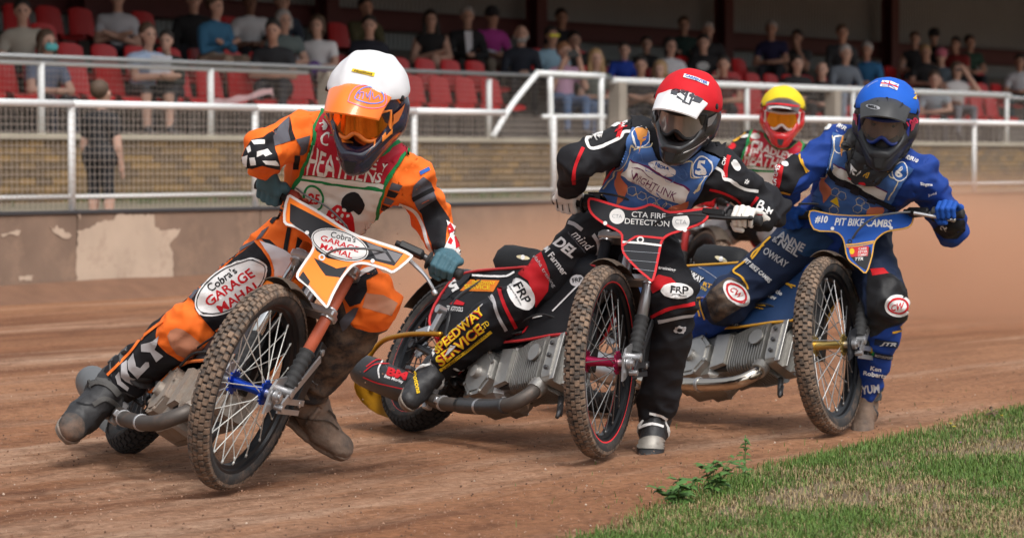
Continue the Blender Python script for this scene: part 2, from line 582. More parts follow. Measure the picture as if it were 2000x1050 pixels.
# ------------------------------------------------------------------ track fence: posts, rails, wire mesh
white_m = mat("fence_white", (.74, .76, .76), .5, var=.06, scale=6, dirt=.18, dirtcol=(.33, .29, .24), dscale=5)
wire_m = mat("fence_wire", (.44, .37, .32), .6, metal=0., var=.25, scale=2)
def mesh_panel(parent, s0, s1, n, z0, z1, pitch=.055, r=.0019):
    g = Geo()
    for s in np.arange(s0, s1, pitch):
        g.tube([fp(s, n, z0), fp(s, n, z1)], r, 3, cap=False)
    for z in np.arange(z0, z1, pitch):
        g.tube([fp(s0, n, z), fp(s1, n, z)], r, 3, cap=False)
    return obj("wire_mesh", g, wire_m, parent)
fence = thing("track_fence", fp(-6.8, .02, .66), "white tubular fence with wire mesh standing on the kick boards", "fence")
TOPZ = 1.512
for i in range(-1, 11):
    a = S0 + i * BAY
    g = Geo(); g.tube([fp(a, .03, .66), fp(a, .03, TOPZ - .02)], .030, 12)
    obj("post", g, white_m, fence)
    mesh_panel(fence, a, a + BAY, -.004, .69, TOPZ)
    if i not in (3,):
        g = Geo(); g.tube([fp(a, .02, TOPZ), fp(a + BAY * (.62 if i == 2 else 1), .02, TOPZ)], .030, 12)
        obj("top_rail", g, white_m, fence)
    g = Geo(); g.tube([fp(a, .03, .79), fp(a + BAY, .03, .79)], .017, 8)
    obj("bottom_rail", g, white_m, fence)

# ------------------------------------------------------------------ grandstand
N0 = 4.7                                  # front wall of the terrace
ROWD, ROWH, FLOOR = .80, .25, 1.33
stand = thing("grandstand", fp(0, N0, .6), "covered grandstand with brick front wall, terraces, maroon columns and grey corrugated back wall", "grandstand")
conc_m = mat("terrace_concrete", (.12, .112, .10), .9, var=.25, scale=3, bump=.3, bscale=40)
brick_ms = [mat("stock_brick_a", (.185, .12, .058), .9, var=.25, scale=9), mat("stock_brick_b", (.13, .088, .05), .9, var=.3, scale=9), mat("stock_brick_c", (.24, .148, .058), .9, var=.2, scale=9)]
g = Geo(); sbox(g, -13, 45, N0 + .02, N0 + .22, .55, 1.27)
obj("mortar_wall", g, mat("mortar", (.13, .10, .07), .95, var=.2), stand, smooth=30)
g = Geo(); rr = random.Random(3)
for c in range(9):
    z0 = .60 + c * .0755
    s = -12 + (.1125 if c % 2 else 0)
    while s < 36:
        sbox(g, s, s + .213, N0 + .008 - .004 * rr.random(), N0 + .05, z0, z0 + .064, rr.choice((0, 0, 1, 2)), .1)
        s += .225
tag(obj("brickwork", g, brick_ms, stand, smooth=False), kind="stuff")
g = Geo(); sbox(g, -13, 45, N0 - .03, N0 + .28, 1.272, 1.335, ch=.3)
obj("wall_coping", g, mat("coping", (.36, .32, .25), .9, var=.2, scale=3), stand, smooth=30)
for r_ in range(6):
    n0 = N0 + .2 + r_ * ROWD
    g = Geo(); sbox(g, -13, 45, n0, n0 + ROWD + (.0 if r_ < 5 else 1.0), .5, FLOOR + r_ * ROWH, ch=.03)
    obj("terrace_step", g, conc_m, stand, smooth=30)
NB = N0 + .2 + 5 * ROWD + .95             # back wall
g = Geo(); P = []
prof = [(0, 0), (.035, 0), (.05, .03), (.085, .03), (.10, 0)]
ss, nn = [], []
s = -13
while s < 46:
    for a, b in prof[:-1]:
        ss.append(s + a); nn.append(b)
    s += .10
g.grid([[fp(a, NB - b, z) for a, b in zip(ss, nn)] for z in (1.2, 3.3, 5.6)])
obj("corrugated_wall", g, mat("corrugated_sheet", (.36, .40, .41), .7, var=.12, scale=1.5), stand, smooth=False)
maroon_m = mat("maroon_steel", (.105, .028, .03), .6, var=.2, scale=3)
for z in (3.02, 4.35):
    g = Geo(); sbox(g, -13, 45, NB - .22, NB - .06, z - .12, z + .12)
    sbox(g, -13, 45, NB - .30, NB - .06, z + .121, z + .14); sbox(g, -13, 45, NB - .30, NB - .06, z - .14, z - .121)
    obj("girder", g, maroon_m, stand, smooth=30)
for px in (-300, 170, 640, 1048, 1413, 1737, 2050):
    s = s_at(px, NB - .42)
    g = Geo()
    sbox(g, s - .02, s + .02, NB - .50, NB - .32, 1.4, 5.3)
    sbox(g, s - .125, s + .125, NB - .53, NB - .505, 1.4, 5.3); sbox(g, s - .125, s + .125, NB - .318, NB - .305, 1.4, 5.3)
    obj("column", g, maroon_m, stand, smooth=30)
g = Geo()
g.slab([fp(-14, N0 - .8, 3.75), fp(46, N0 - .8, 3.75), fp(46, NB + .2, 5.55), fp(-14, NB + .2, 5.55)], A(0, 0, .08))
obj("roof", g, mat("roof_sheet", (.2, .2, .21), .8, var=.15), stand, smooth=False)
for s in (-13.5, 45.5):
    g = Geo(); sbox(g, s - .05, s + .05, N0, NB, .6, 5.2)
    obj("end_wall", g, mat("end_sheet", (.22, .23, .23), .8), stand, smooth=30)

# ------------------------------------------------------------------ rail along the front of the terrace
grey_rail = mat("galvanised_rail", (.30, .31, .32), .45, metal=.5, var=.15, scale=5)
rail = thing("terrace_rail", fp(0, N0 + .1, 1.335), "grey and white tubular rail with wire mesh on top of the grandstand wall", "railing")
RZ = 2.065
posts = [-240, 82, 412, 955, 1458, 1665, 1965]
for px in posts:
    s = s_at(px, N0 + .1)
    g = Geo(); g.tube([fp(s, N0 + .1, 1.33), fp(s, N0 + .1, RZ - .03)], .036, 12)
    obj("post", g, white_m, rail)
sA, sB, sC = s_at(-260, N0 + .1), s_at(1190, N0 + .1), s_at(2300, N0 + .1)
g = Geo(); g.tube([fp(sA, N0 + .06, RZ + .03), fp(sB, N0 + .06, RZ + .03)], .026, 10)
obj("top_cable_rail", g, grey_rail, rail)
g = Geo(); g.tube([fp(sA, N0 + .1, RZ - .03), fp(s_at(600, N0 + .1), N0 + .1, RZ - .03)], .028, 10)
obj("top_rail", g, mat("rail_grey_white", (.5, .51, .51), .5, dirt=.3), rail)
g = Geo(); g.tube([fp(sB, N0 + .1, RZ + .01), fp(s_at(1970, N0 + .1), N0 + .1, RZ + .01)], .043, 12)
obj("top_rail", g, white_m, rail)
g = Geo(); g.tube([fp(s_at(1970, N0 + .1), N0 + .1, RZ - .03), fp(sC, N0 + .1, RZ - .03)], .03, 12)
obj("top_rail", g, grey_rail, rail)
for a, b in ((s_at(-200, N0), s_at(640, N0)), (s_at(640, N0), s_at(1190, N0)), (s_at(1190, N0), s_at(2100, N0))):
    mesh_panel(rail, a, b, N0 + .05, 1.36, RZ, .06, .0013)
for k, px in enumerate((640, 1205, 1625)):
    s = s_at(px, N0 + .12)
    g = Geo(); sbox(g, s - .085, s + .085, N0 + .02, N0 + .2, 1.336, RZ - .01, ch=.12)
    obj("concrete_post", g, mat("post_concrete", (.31, .27, .225), .9, var=.2, scale=5), rail, smooth=30)
hr = thing("stair_handrail", fp(s_at(1080, N0 - .25), N0 - .25, 1.0), "white tubular handrail with sloping brace beside the stand steps", "handrail")
HN = N0 - .25
def hp(px, py): return on_plane(px, py, fp(0, HN, 0), FN)
for nm, pts in (("top_rail", [(1048, 143), (1180, 149)]), ("brace", [(1048, 145), (1000, 205), (962, 268)]), ("post", [(1074, 150), (1077, 272)]), ("post", [(1174, 150), (1174, 280)]), ("rail", [(1060, 228), (1182, 228)])):
    g = Geo(); g.tube(spline([hp(*q) for q in pts], 4), .036 if nm != "rail" else .028, 12)
    obj(nm, g, white_m, hr)

# ------------------------------------------------------------------ red tip-up seats: one mesh each for pan, back and bracket, shared by all copies
seat_m = mat("seat_red", (.52, .016, .02), .42, var=.18, scale=4, dirt=.06, dirtcol=(.3, .15, .13))
def seat_meshes():
    g = Geo(); P = []                                   # backrest shell, x along the row, y away from the track
    for z in np.linspace(.40, .76, 7):
        row = []
        for x in np.linspace(-.21, .21, 9):
            e = (abs(x) / .21) ** 4
            zz = .40 + (z - .40) * (1 - .13 * e * (z - .4) / .36)
            row.append((x * (1 - .12 * (z - .4) / .36), .20 + .16 * (z - .4) - .05 * (x / .21) ** 2, zz))
        P.append(row)
    P = np.array(P)
    g.grid(P); g.grid(P + [0, .022, 0])
    B = P; C = P + [0, .022, 0]
    for ln in (list(zip(B[-1], C[-1])), list(zip(B[:, 0], C[:, 0])), list(zip(B[:, -1], C[:, -1]))):
        g.grid(np.array(ln))
    b = obj("seat_back", g, seat_m, smooth=50)
    g = Geo(); P = []
    for y in np.linspace(-.20, .19, 6):
        P.append([(x, y, .40 + .025 * (x / .2) ** 2 - (.03 if y < -.17 else 0) + .02 * ((y + .2) / .4 - .5) ** 2) for x in np.linspace(-.205, .205, 8)])
    P = np.array(P); g.grid(P); g.grid(P - [0, 0, .03]); g.grid(np.array([P[0], P[0] - [0, 0, .03]]))
    p = obj("seat_pan", g, seat_m, smooth=50)
    g = Geo()
    for x in (-.12, .12):
        g.box((x, .14, .19), (.018, 0, 0), (0, .02, 0), (0, 0, .19)); g.box((x, .12, .015), (.03, 0, 0), (0, .06, 0), (0, 0, .012))
    l = obj("bracket", g, mat("seat_bracket", (.03, .03, .033), .5, metal=.4), smooth=30)
    return b, p, l
_sb = seat_meshes()
SEATS = []
def place_seat(s, row, first=[True]):
    p = fp(s, N0 + .2 + row * ROWD + .52, FLOOR + row * ROWH)
    words = ("front", "second", "third", "fourth", "fifth", "top")[row]
    e = thing("stadium_seat", p, f"red plastic tip-up seat in the {words} row of the grandstand", "seat", f"red seats in the {words} row")
    e.rotation_euler = (0, 0, FROT)
    for q in _sb:
        c = q if first[0] else q.copy()
        if not first[0]: COL.objects.link(c)
        c.parent = e
    first[0] = False
    SEATS.append((s, row))
for row, (pa, pb) in enumerate(((-40, 1980), (-40, 1980), (-20, 1960), (60, 700), )):
    n = N0 + .7 + row * ROWD
    s = s_at(pa, n)
    while s < s_at(pb, n):
        px = 1000 + FPX * fp(s, n, 0)[0] / fp(s, n, 0)[1]
        skip = (row == 0 and (px > 1010 and px < 1330)) or (row == 1 and 1000 < px < 1150) or (row >= 2 and rnd.random() < .45)
        if not skip:
            place_seat(s, row)
        s += .52
# red-and-white tape tied across the front seats
g = Geo()
T = [on_plane(x, y, fp(0, N0 + .35, 0), FN) for x, y in ((415, 200), (450, 196), (490, 188), (527, 177), (534, 190))]
T = spline(T, 6); V = []
for i, q in enumerate(T):
    V.append([q + A(0, 0, .03 + .01 * math.sin(i)), q - A(0, 0, .035)])
g.grid(V)
tag(obj("barrier_tape", g, mat("tape", (.62, .40, .42), .5, var=.4, scale=14, stretch=(1, 1, .1))), "pinkish barrier tape stretched slackly across front row seats", "tape")
# ------------------------------------------------------------------ speedway motorcycles
BL, RRW, RFW, RAKE, TRE = 1.36, .325, .352, R(18), .06
AXS = A(-math.sin(RAKE), 0, math.cos(RAKE)); FWS = A(math.cos(RAKE), 0, math.sin(RAKE))
FA = A(BL, 0, RFW); A0 = FA - TRE * FWS

class Pose:
    """Rear contact (X, Y), heading, lean to the rider's left and steering angle -> local-to-world maps."""
    def __init__(self, X, Y, yaw, lean, steer):
        S = rot(AXS, steer)
        self.S = S
        h, l = A(math.sin(yaw), -math.cos(yaw), 0), A(math.cos(yaw), math.sin(yaw), 0)
        B = np.stack([h, l, A(0, 0, 1)], 1); Rl = rot(A(1, 0, 0), -lean)
        def tor(Rr, r):
            t, p = np.meshgrid(np.linspace(0, 2 * math.pi, 72), np.linspace(0, 2 * math.pi, 10))
            q = (Rr - r) + r * np.cos(p)
            return np.stack([q * np.cos(t), r * np.sin(p), q * np.sin(t)], -1).reshape(-1, 3)
        tf, tr = tor(RFW, .038) + FA, tor(RRW, .048) + A(0, 0, RRW)
        pitch = zo = 0.
        for _ in range(6):
            M = B @ Rl @ rot(A(0, 1, 0), pitch)
            zr = (tr @ M.T)[:, 2].min() + zo; zf = (self.st(tf) @ M.T)[:, 2].min() + zo
            zo -= zr; pitch += (zf - zr) / BL / math.cos(lean)
        self.M = B @ Rl @ rot(A(0, 1, 0), pitch)
        self.o = A(X, Y, zo)
    def st(self, p): return A0 + (np.asarray(p, float) - A0) @ self.S.T
    def W(self, p): return np.asarray(p, float) @ self.M.T + self.o
    def F(self, p): return self.W(self.st(p))
    def dW(self, v): return self.M @ np.asarray(v, float)
    def dF(self, v): return self.M @ (self.S @ np.asarray(v, float))

def tyre_geo(c, ax, ref, Rr, w, knobs, cols, kh):
    g = Geo()
    h = w / 2
    prof = [(-h * .55, Rr - .062), (-h * .85, Rr - .05), (-h, Rr - .032), (-h * .88, Rr - .012), (-h * .5, Rr - .003), (0, Rr), (h * .5, Rr - .003), (h * .88, Rr - .012), (h, Rr - .032), (h * .85, Rr - .05), (h * .55, Rr - .062), (0, Rr - .055)]
    g.lathe(c, ax, [(a, r - kh) for a, r in prof], 72, 0, ref, closed=True)
    w3 = np.cross(ax, ref)
    for j, (lat, rad, lw) in enumerate(cols):
        for i in range(knobs):
            t = (i + .5 * (j % 2)) * 2 * math.pi / knobs
            d = math.pi / knobs * .74
            tilt = lat / h * .75
            er = lambda q: math.cos(q) * ref + math.sin(q) * w3
            V = []
            for rr_, sc in ((rad - kh * 1.6, 1.12), (rad, .9)):
                for a_, b_ in ((-1, -1), (1, -1), (1, 1), (-1, 1)):
                    x = lat + b_ * lw / 2 * sc
                    dr = rr_ - abs(b_ * lw / 2) * math.sin(tilt) * b_ * (1 if lat else 0) * (1 if lat >= 0 else 1)
                    V.append(c + ax * x + er(t + a_ * d * sc) * dr)
            g.add(V, [(4, 5, 6, 7), (0, 1, 5, 4), (1, 2, 6, 5), (2, 3, 7, 6), (3, 0, 4, 7)], 1)
    return g

def wheel(name, parent, c, ax, ref, Rr, w, front, rimmat, hubmat, spokemat, stripe, tyremat, knobmat):
    w3 = np.cross(ax, ref)
    rr = Rr - .062
    g = Geo()
    hw = w * .33
    g.lathe(c, ax, [(-hw, rr + .012), (-hw - .004, rr + .002), (-hw, rr - .008), (-hw * .6, rr - .012), (-hw * .4, rr - .024), (hw * .4, rr - .024), (hw * .6, rr - .012), (hw, rr - .008), (hw + .004, rr + .002), (hw, rr + .012)], 72, 0, ref, closed=True)
    rim = obj(name, g, rimmat, parent, smooth=40)
    if stripe is not None:
        g = Geo()
        for s in (-1, 1):
            g.lathe(c + ax * s * (hw + .005), ax, [(0, rr - .002), (s * .001, rr + .004), (0, rr + .009)], 72, 0, ref, closed=True)
        obj("rim_stripe", g, stripe, rim)
    if front:
        cols = [(-w * .43, Rr - .014, w * .17), (-w * .23, Rr - .003, w * .205), (0, Rr, w * .215), (w * .23, Rr - .003, w * .205), (w * .43, Rr - .014, w * .17)]
        g = tyre_geo(c, ax, ref, Rr, w, 74, cols, .007)
    else:
        cols = [(-w * .44, Rr - .014, w * .16), (-w * .24, Rr - .004, w * .20), (0, Rr, w * .2), (w * .24, Rr - .004, w * .20), (w * .44, Rr - .014, w * .16)]
        g = tyre_geo(c, ax, ref, Rr, w, 58, cols, .009)
    obj("tyre", g, [tyremat, knobmat], rim, smooth=35)
    g = Geo()
    L = .062 if front else .075
    for a0, a1, r in ((-L, -L + .006, .037), (L - .006, L, .037)):
        g.lathe(c, ax, [(a0 - .002, r - .006), (a0, r), (a1, r), (a1 + .002, r - .006)], 24, 0, ref)
        for i in range(12):                                     # scalloped spoke flange
            q = i * math.pi / 6
            g.lathe(c + (math.cos(q) * ref + math.sin(q) * w3) * (r + .001), ax, [(a0 - .001, .006), (a1 + .001, .006)], 8)
    g.lathe(c, ax, [(-L, .02), (-L + .012, .02), (-.02, .016), (.02, .016), (L - .012, .02), (L, .02)], 20, 0, ref)
    obj("hub", g, hubmat, rim, smooth=40)
    g = Geo()
    n = 36 if front else 36
    for i in range(n):
        s = 1 if i % 2 else -1
        t = i * 2 * math.pi / n; t2 = t + (.42 if (i // 2) % 2 else -.42)
        p0 = c + ax * s * (L - .004) + (math.cos(t2) * ref + math.sin(t2) * w3) * .035
        p1 = c + ax * s * .008 + (math.cos(t) * ref + math.sin(t) * w3) * (rr - .022)
        g.tube([p0, p1], .0021, 5, cap=False)
        e = nrm(p0 - p1)
        g.tube([p1, p1 + e * .014], .0036, 5)
    obj("spokes", g, spokemat, rim)
    return rim

def panel_px(poly, o, n):
    return np.array([on_plane(x, y, o, n) for x, y in poly])

def smooth_poly(poly, k=4):
    P = [np.array(p, float) for p in poly]; m = len(P); out = []
    for i in range(m):
        a, b, c, d = P[i - 1], P[i], P[(i + 1) % m], P[(i + 2) % m]
        for t in np.linspace(0, 1, k, endpoint=False):
            out.append(.5 * (2 * b + (c - a) * t + (2 * a - 5 * b + 4 * c - d) * t * t + (3 * b - a - 3 * c + d) * t ** 3))
    return out

def inset(poly, d):
    """Shrink a pixel outline by d pixels (simple vertex normals)."""
    P = np.array(poly, float); m = len(P)
    area = .5 * np.sum(P[:, 0] * np.roll(P[:, 1], -1) - P[:, 1] * np.roll(P[:, 0], -1))
    Q = []
    for i in range(m):
        e1, e2 = nrm(P[i] - P[i - 1]), nrm(P[(i + 1) % m] - P[i])
        n = nrm(np.array([-e1[1] - e2[1], e1[0] + e2[0]])) * (1 if area > 0 else -1)
        k = max(.5, abs(np.dot(n, np.array([-e1[1], e1[0]]))))
        Q.append(P[i] + n * d / k)
    return Q

chrome = mat("chrome", (.75, .75, .74), .14, 1., var=.03, dirt=.12, dscale=14)
alloy = mat("cast_alloy", (.42, .41, .39), .42, .85, var=.15, scale=30, bump=.25, bscale=160, dirt=.34, dirtcol=(.25, .17, .12), dscale=12)
alloy_mud = mat("muddy_alloy", (.34, .30, .26), .6, .5, var=.2, scale=30, bump=.35, bscale=120, dirt=.75, dirtcol=(.27, .185, .13), dscale=9)
black_rub = mat("black_rubber", (.018, .018, .019), .75, var=.3, bump=.2, dirt=.22, dscale=11)
black_plastic = mat("black_plastic", (.012, .012, .013), .42, spec=.3, var=.2, dirt=.12)
steel_dk = mat("dark_steel", (.10, .10, .105), .45, .7, var=.2, dirt=.2)
silver = mat("silver_paint", (.48, .48, .49), .32, .8, var=.08, dirt=.2)
tyre_m = mat("tyre_rubber", (.028, .027, .027), .8, var=.3, bump=.3, dirt=.62, dirtcol=(.15, .10, .072), dscale=16)
knob_m = mat("tyre_knobs", (.06, .05, .043), .85, var=.3, bump=.4, bscale=140, dirt=.85, dirtcol=(.265, .178, .122), dscale=26)
knob_dk = mat("rear_knobs", (.032, .03, .03), .85, var=.3, bump=.3, dirt=.3, dirtcol=(.2, .135, .1), dscale=20)
mud_m = mat("mudguard_mud", (.07, .05, .035), .8, var=.4, bump=.6, bscale=60, dirt=.5, dirtcol=(.2, .13, .085))

def bike(idx, prm, cfg):
    ps = Pose(*prm)
    W, F, dW, dF = ps.W, ps.F, ps.dW, ps.dF
    root = thing("speedway_motorcycle", ps.o * A(1, 1, 0), cfg['label'], "motorcycle", "speedway motorcycles racing on the shale")
    ps.root = root
    fax, fref = dF((0, 1, 0)), dF((1, 0, 0)); fc = F(FA)
    wheel("front_wheel", root, fc, fax, fref, RFW, .073, True, cfg['rim'], cfg['hub'], cfg['spoke'], cfg.get('stripe'), tyre_m, cfg.get('knob', knob_m))
    wheel("rear_wheel", root, W((0, 0, RRW)), dW((0, 1, 0)), dW((1, 0, 0)), RRW, .10, False, cfg['rim'], silver, steel_dk, cfg.get('stripe'), tyre_m, knob_dk)
    ex = FWS; ey = A(0, 1, 0); ez = AXS
    fl = lambda a, y, z: F(FA + ex * a + ey * y + ez * z)          # fork frame: forward, left, up the fork
    # --- fork legs with rubber gaiters, trailing link plates and dampers
    for s in (-1, 1):
        y = s * .098
        g = Geo(); g.tube([fl(-.055, y, .16), fl(-.055, y, .60)], .0205, 16)
        leg = obj("fork_leg", g, cfg['fork_l'] if s > 0 else cfg['fork_r'], root)
        g = Geo(); zz = np.linspace(.065, .215, 22)
        g.tube([fl(-.055, y, z) for z in zz], [.0225 + .0065 * (0.5 + .5 * math.cos(k * math.pi * .58)) for k in range(22)], 16)
        obj("fork_gaiter", g, black_rub, leg)
        g = Geo()
        P = [fl(a, y - s * .012, z) for a, z in ((.03, .045), (-.02, .09), (-.06, .07), (-.075, .02), (-.02, -.055), (.0, -.075), (.022, -.03), (.04, .0))]
        g.slab(P, dF((0, s * .008, 0)))
        obj("link_plate", g, cfg['link'], leg, smooth=30)
        g = Geo()
        g.lathe(fl(0, s * .055, 0), fax * s, [(0, .014), (.04, .014), (.042, .02), (.056, .02), (.058, .012), (.066, .012)], 14)
        g.lathe(fl(-.05, y - s * .02, .05), fax * s, [(0, .017), (.05, .017), (.052, .012)], 14)
        g.lathe(fl(-.035, y + s * .002, -.02), fax * s, [(0, .011), (.03, .011)], 10)
        obj("axle_nut", g, silver, leg, smooth=40)
        g = Geo(); g.bar(fl(-.035, y + s * .022, -.015), fl(-.125, y + s * .022, .24), .006, .028, dF((1, 0, 0)))
        g.bar(fl(-.04, y + s * .014, .01), fl(-.20, y + s * .012, .10), .006, .02, dF((1, 0, 0)))
        g.bar(fl(-.04, y + s * .014, -.03), fl(-.20, y + s * .012, .06), .006, .018, dF((1, 0, 0)))
        obj("link_arm", g, cfg.get('arm', silver), leg, smooth=30)
        g = Geo(); g.bar(fl(-.18, y + s * .0, .05), fl(-.13, y + s * .0, .30), .02, .055, dF((1, 0, 0)), ch=.3)
        dm = obj("damper_plate", g, black_plastic, leg, smooth=30)
        for a, z in ((-.175, .08), (-.137, .27)):
            g = Geo(); g.lathe(fl(a, y + s * .008, z), fax * s, [(0, .012), (.008, .012), (.010, .006)], 10)
            obj("damper_bolt", g, cfg.get('bolt', silver), dm, smooth=40)
    # --- yokes, stem, number plate mount
    g = Geo()
    for z in (.37, .545):
        g.box(fl(-.055, 0, z), dF(ex) * .032, dF(ey) * .125, dF(ez) * .014, .4)
        for s in (-1, 1):
            g.lathe(fl(-.055, s * .098, z - .02), dF(ez), [(0, .028), (.04, .028)], 14)
    g.tube([fl(-.055, 0, .36), fl(-.055, 0, .57)], .022, 14)
    yk = obj("fork_yoke", g, cfg.get('yoke', silver), root, smooth=35)
    # --- handlebar through the two grips seen in the photo
    gr = pt(*cfg['gripR']); gl = pt(*cfg['gripL'])
    mid = fl(-.02, 0, .60)
    d = nrm(gl - gr)
    inR, inL = gr + d * .12, gl - d * .12
    dn = nrm(mid - (gr + gl) / 2)
    P = spline([gr - d * .035, gr + d * .04, inR, mid * .75 + inR * .25 - d * .02, mid, mid * .75 + inL * .25 + d * .02, inL, gl - d * .04, gl + d * .045], 6)
    g = Geo(); g.tube(P, .0115, 12)
    hb = obj("handlebar", g, steel_dk, root)
    for nm, c, s in (("throttle_grip", gr, -1), ("clutch_grip", gl, 1)):
        g = Geo(); ax = d * s
        prof = [(-.062, .030), (-.058, .032), (-.054, .018)] + [(-.05 + i * .008, .0175 + .0018 * (i % 2)) for i in range(14)] + [(.062, .021), (.066, .015)]
        g.lathe(c, ax, prof, 16)
        obj(nm, g, black_rub, hb)
    up = nrm(dF(ez)); fo = nrm(dF(ex))
    g = Geo()                                                       # throttle housing
    c = gr + d * .085
    g.lathe(c - d * .02, d, [(0, .024), (.004, .030), (.04, .030), (.044, .022)], 16)
    g.box(c + up * .018 + d * .02, d * .028, up * .016, fo * .02, .4); g.box(c + fo * .02, d * .02, up * .022, fo * .012, .4)
    g.lathe(c - d * .02 - fo * .01, d, [(-.01, .034), (-.004, .036), (0, .026)], 16)
    obj("throttle_housing", g, cfg['throttle'], hb, smooth=40)
    g = Geo()                                                       # clutch perch and lever
    c = gl - d * .12
    g.box(c + fo * .018, d * .045, up * .015, fo * .016, .4); g.tube([c - d * .06 + fo * .02, c + fo * .02], [.010, .012], 10)
    pr = obj("clutch_perch", g, black_plastic, hb, smooth=40)
    g = Geo()
    if 'lever' in cfg:
        lv = [pt(*q) for q in cfg['lever']]
    else:
        lv = [c + fo * .03, c + fo * .05 + d * .06, c + fo * .055 + d * .16, c + fo * .055 + d * .2]
    Pl = spline(lv, 5)
    g.tube(Pl, np.linspace(.008, .0055, len(Pl)), 8); g.lathe(lv[-1], Pl[-1] - Pl[-2], [(-.01, .006), (-.005, .010), (.005, .010), (.01, .004)], 10)
    obj("clutch_lever", g, cfg.get('leverm', silver), pr, smooth=40)
    for nm, pts, rc in cfg['cables']:
        g = Geo(); g.tube(spline([pt(*q) for q in pts], 8), rc, 8)
        obj(nm, g, cfg.get('cable', black_rub), hb)
    # --- front plate: a real flat shield clamped ahead of the bars
    po = fl(cfg.get('pof', .085), 0, .56); pn = nrm(nrm(dF(ex) * .97 + dF(ez) * .2) + A(0, -1, .05) * cfg.get('face', .35))
    if cfg.get('plate_n') is not None: pn = nrm(cfg['plate_n'])
    ps.plate = (po, pn)
    poly = smooth_poly(cfg['plate'], 3)
    g = Geo(); g.slab(panel_px(poly, po, pn), -pn * .004)
    pl = obj("number_plate", g, cfg['plate_mats'][0], root, smooth=30)
    ps.platebase = pl
    for k, (ins, m_) in enumerate(cfg['plate_layers']):
        g = Geo(); g.slab(panel_px(inset(poly, ins), po + pn * (.0012 * (k + 1)), pn), -pn * .0008)
        obj("plate_face" if k else "plate_trim", g, m_, pl, smooth=False)
    # --- front mudguard over the tyre
    g = Geo(); P = []
    for t in np.linspace(R(cfg['guard'][0]), R(cfg['guard'][1]), 14):
        rr_ = RFW + .022 + (.05 * max(0, (t - R(90)) / R(60)) ** 2)
        row = []
        for q in np.linspace(-1, 1, 7):
            dd = math.cos(t) * A(1, 0, 0) + math.sin(t) * A(0, 0, 1)
            row.append(F(FA + dd * (rr_ - .022 * q * q) + ey * .052 * q))
        P.append(row)
    P = np.array(P); g.grid(P); th = nrm(P[7, 3] - fc) * .004; g.grid(P + th)
    for e in (P[0], P[-1], P[:, 0], P[:, -1]): g.grid(np.array([e, e + th]))
    obj("front_mudguard", g, cfg.get('guardm', mud_m), root, smooth=40)
    # --- frame
    fr = cfg['frame']
    g = Geo()
    for s in (-1, 1):
        g.tube(W(spline([(1.17, s * .02, .66), (1.06, s * .05, .45), (.98, s * .06, .33), (.84, s * .06, .22), (.5, s * .07, .20), (.30, s * .085, .25), (.16, s * .09, .50), (.3, s * .08, .62)], 5)), .0145, 10)
        g.tube(W(spline([(.42, s * .085, .18), (.2, s * .09, .28), (0, s * .095, RRW)], 4)), .0135, 8)
        g.tube(W(spline([(.32, s * .08, .62), (.15, s * .09, .45), (0, s * .095, RRW)], 4)), .012, 8)
    g.tube(W([(1.19, 0, .66), (.9, 0, .67), (.55, 0, .66), (.25, 0, .64), (-.15, 0, .66)]), .019, 10)
    g.tube(W([(1.145, 0, .78), (1.205, 0, .60)]), .03, 14)
    obj("frame", g, fr, root)
    # --- engine: crankcase, finned barrel laid forward, head
    ca = R(13); cx = A(math.cos(ca), 0, math.sin(ca)); cz = A(-math.sin(ca), 0, math.cos(ca)); cc = A(.62, 0, .235)
    am = cfg['alloy']
    e3 = lambda a, y, z: W(cc + cx * a + ey * y + cz * z)
    g = Geo()
    g.box(e3(0, 0, 0), dW(cx) * .115, dW(ey) * .085, dW(cz) * .115, .35)
    g.box(e3(-.12, 0, -.01), dW(cx) * .06, dW(ey) * .07, dW(cz) * .07, .4)
    g.box(e3(.10, 0, .02), dW(cx) * .08, dW(ey) * .08, dW(cz) * .095, .3)
    g.box(e3(.03, -.01, -.105), dW(cx) * .09, dW(ey) * .045, dW(cz) * .022, .5)
    en = obj("engine", g, am, root, smooth=30)
    g = Geo()
    n8 = [(math.cos(t) * .098, math.sin(t) * .098) for t in np.arange(8) * math.pi / 4 + math.pi / 8]
    for s in (-1, 1):
        g.slab([e3(-.005 + a, s * .085, b) for a, b in n8], dW(ey) * s * .03)
        g.slab([e3(-.005 + a * .82, s * .115, b * .82) for a, b in n8], dW(ey) * s * .006)
        g.lathe(e3(-.01, s * .12, 0), dW(ey) * s, [(0, .028), (.02, .024), (.022, .012)], 16)
        for a, b in n8:
            g.lathe(e3(-.005 + a * .9, s * .113, b * .9), dW(ey) * s, [(0, .008), (.008, .008)], 8)
        g.slab([e3(a, s * .08, b) for a, b in ((.10, -.07), (.175, -.06), (.175, .075), (.10, .085))], dW(ey) * s * .022)
    obj("crank_cover", g, am, en, smooth=30)
    g = Geo()
    g.box(e3(.27, 0, 0), dW(cx) * .10, dW(ey) * .055, dW(cz) * .06, .3)
    obj("barrel_core", g, am, en, smooth=30)
    def rrect(hy, hz, r, n=4):
        out = []
        for cy, cz, t0 in ((hy - r, hz - r, 0), (-hy + r, hz - r, 90), (-hy + r, -hz + r, 180), (hy - r, -hz + r, 270)):
            for t in np.linspace(t0, t0 + 90, n): out.append((cy + r * math.cos(R(t)), cz + r * math.sin(R(t))))
        return out
    for i in range(14):
        a = .180 + i * .0148
        k = .92 + .10 * min(1, i / 6)
        g = Geo(); g.slab([e3(a, y_, z_ + .004) for y_, z_ in rrect(.094 * k, .104 * k, .038)], dW(cx) * .0046)
        obj("cooling_fin", g, am, en, smooth=30)
    g = Geo()
    g.slab([e3(.392, y_, z_ + .005) for y_, z_ in rrect(.086, .094, .03)], dW(cx) * .055)
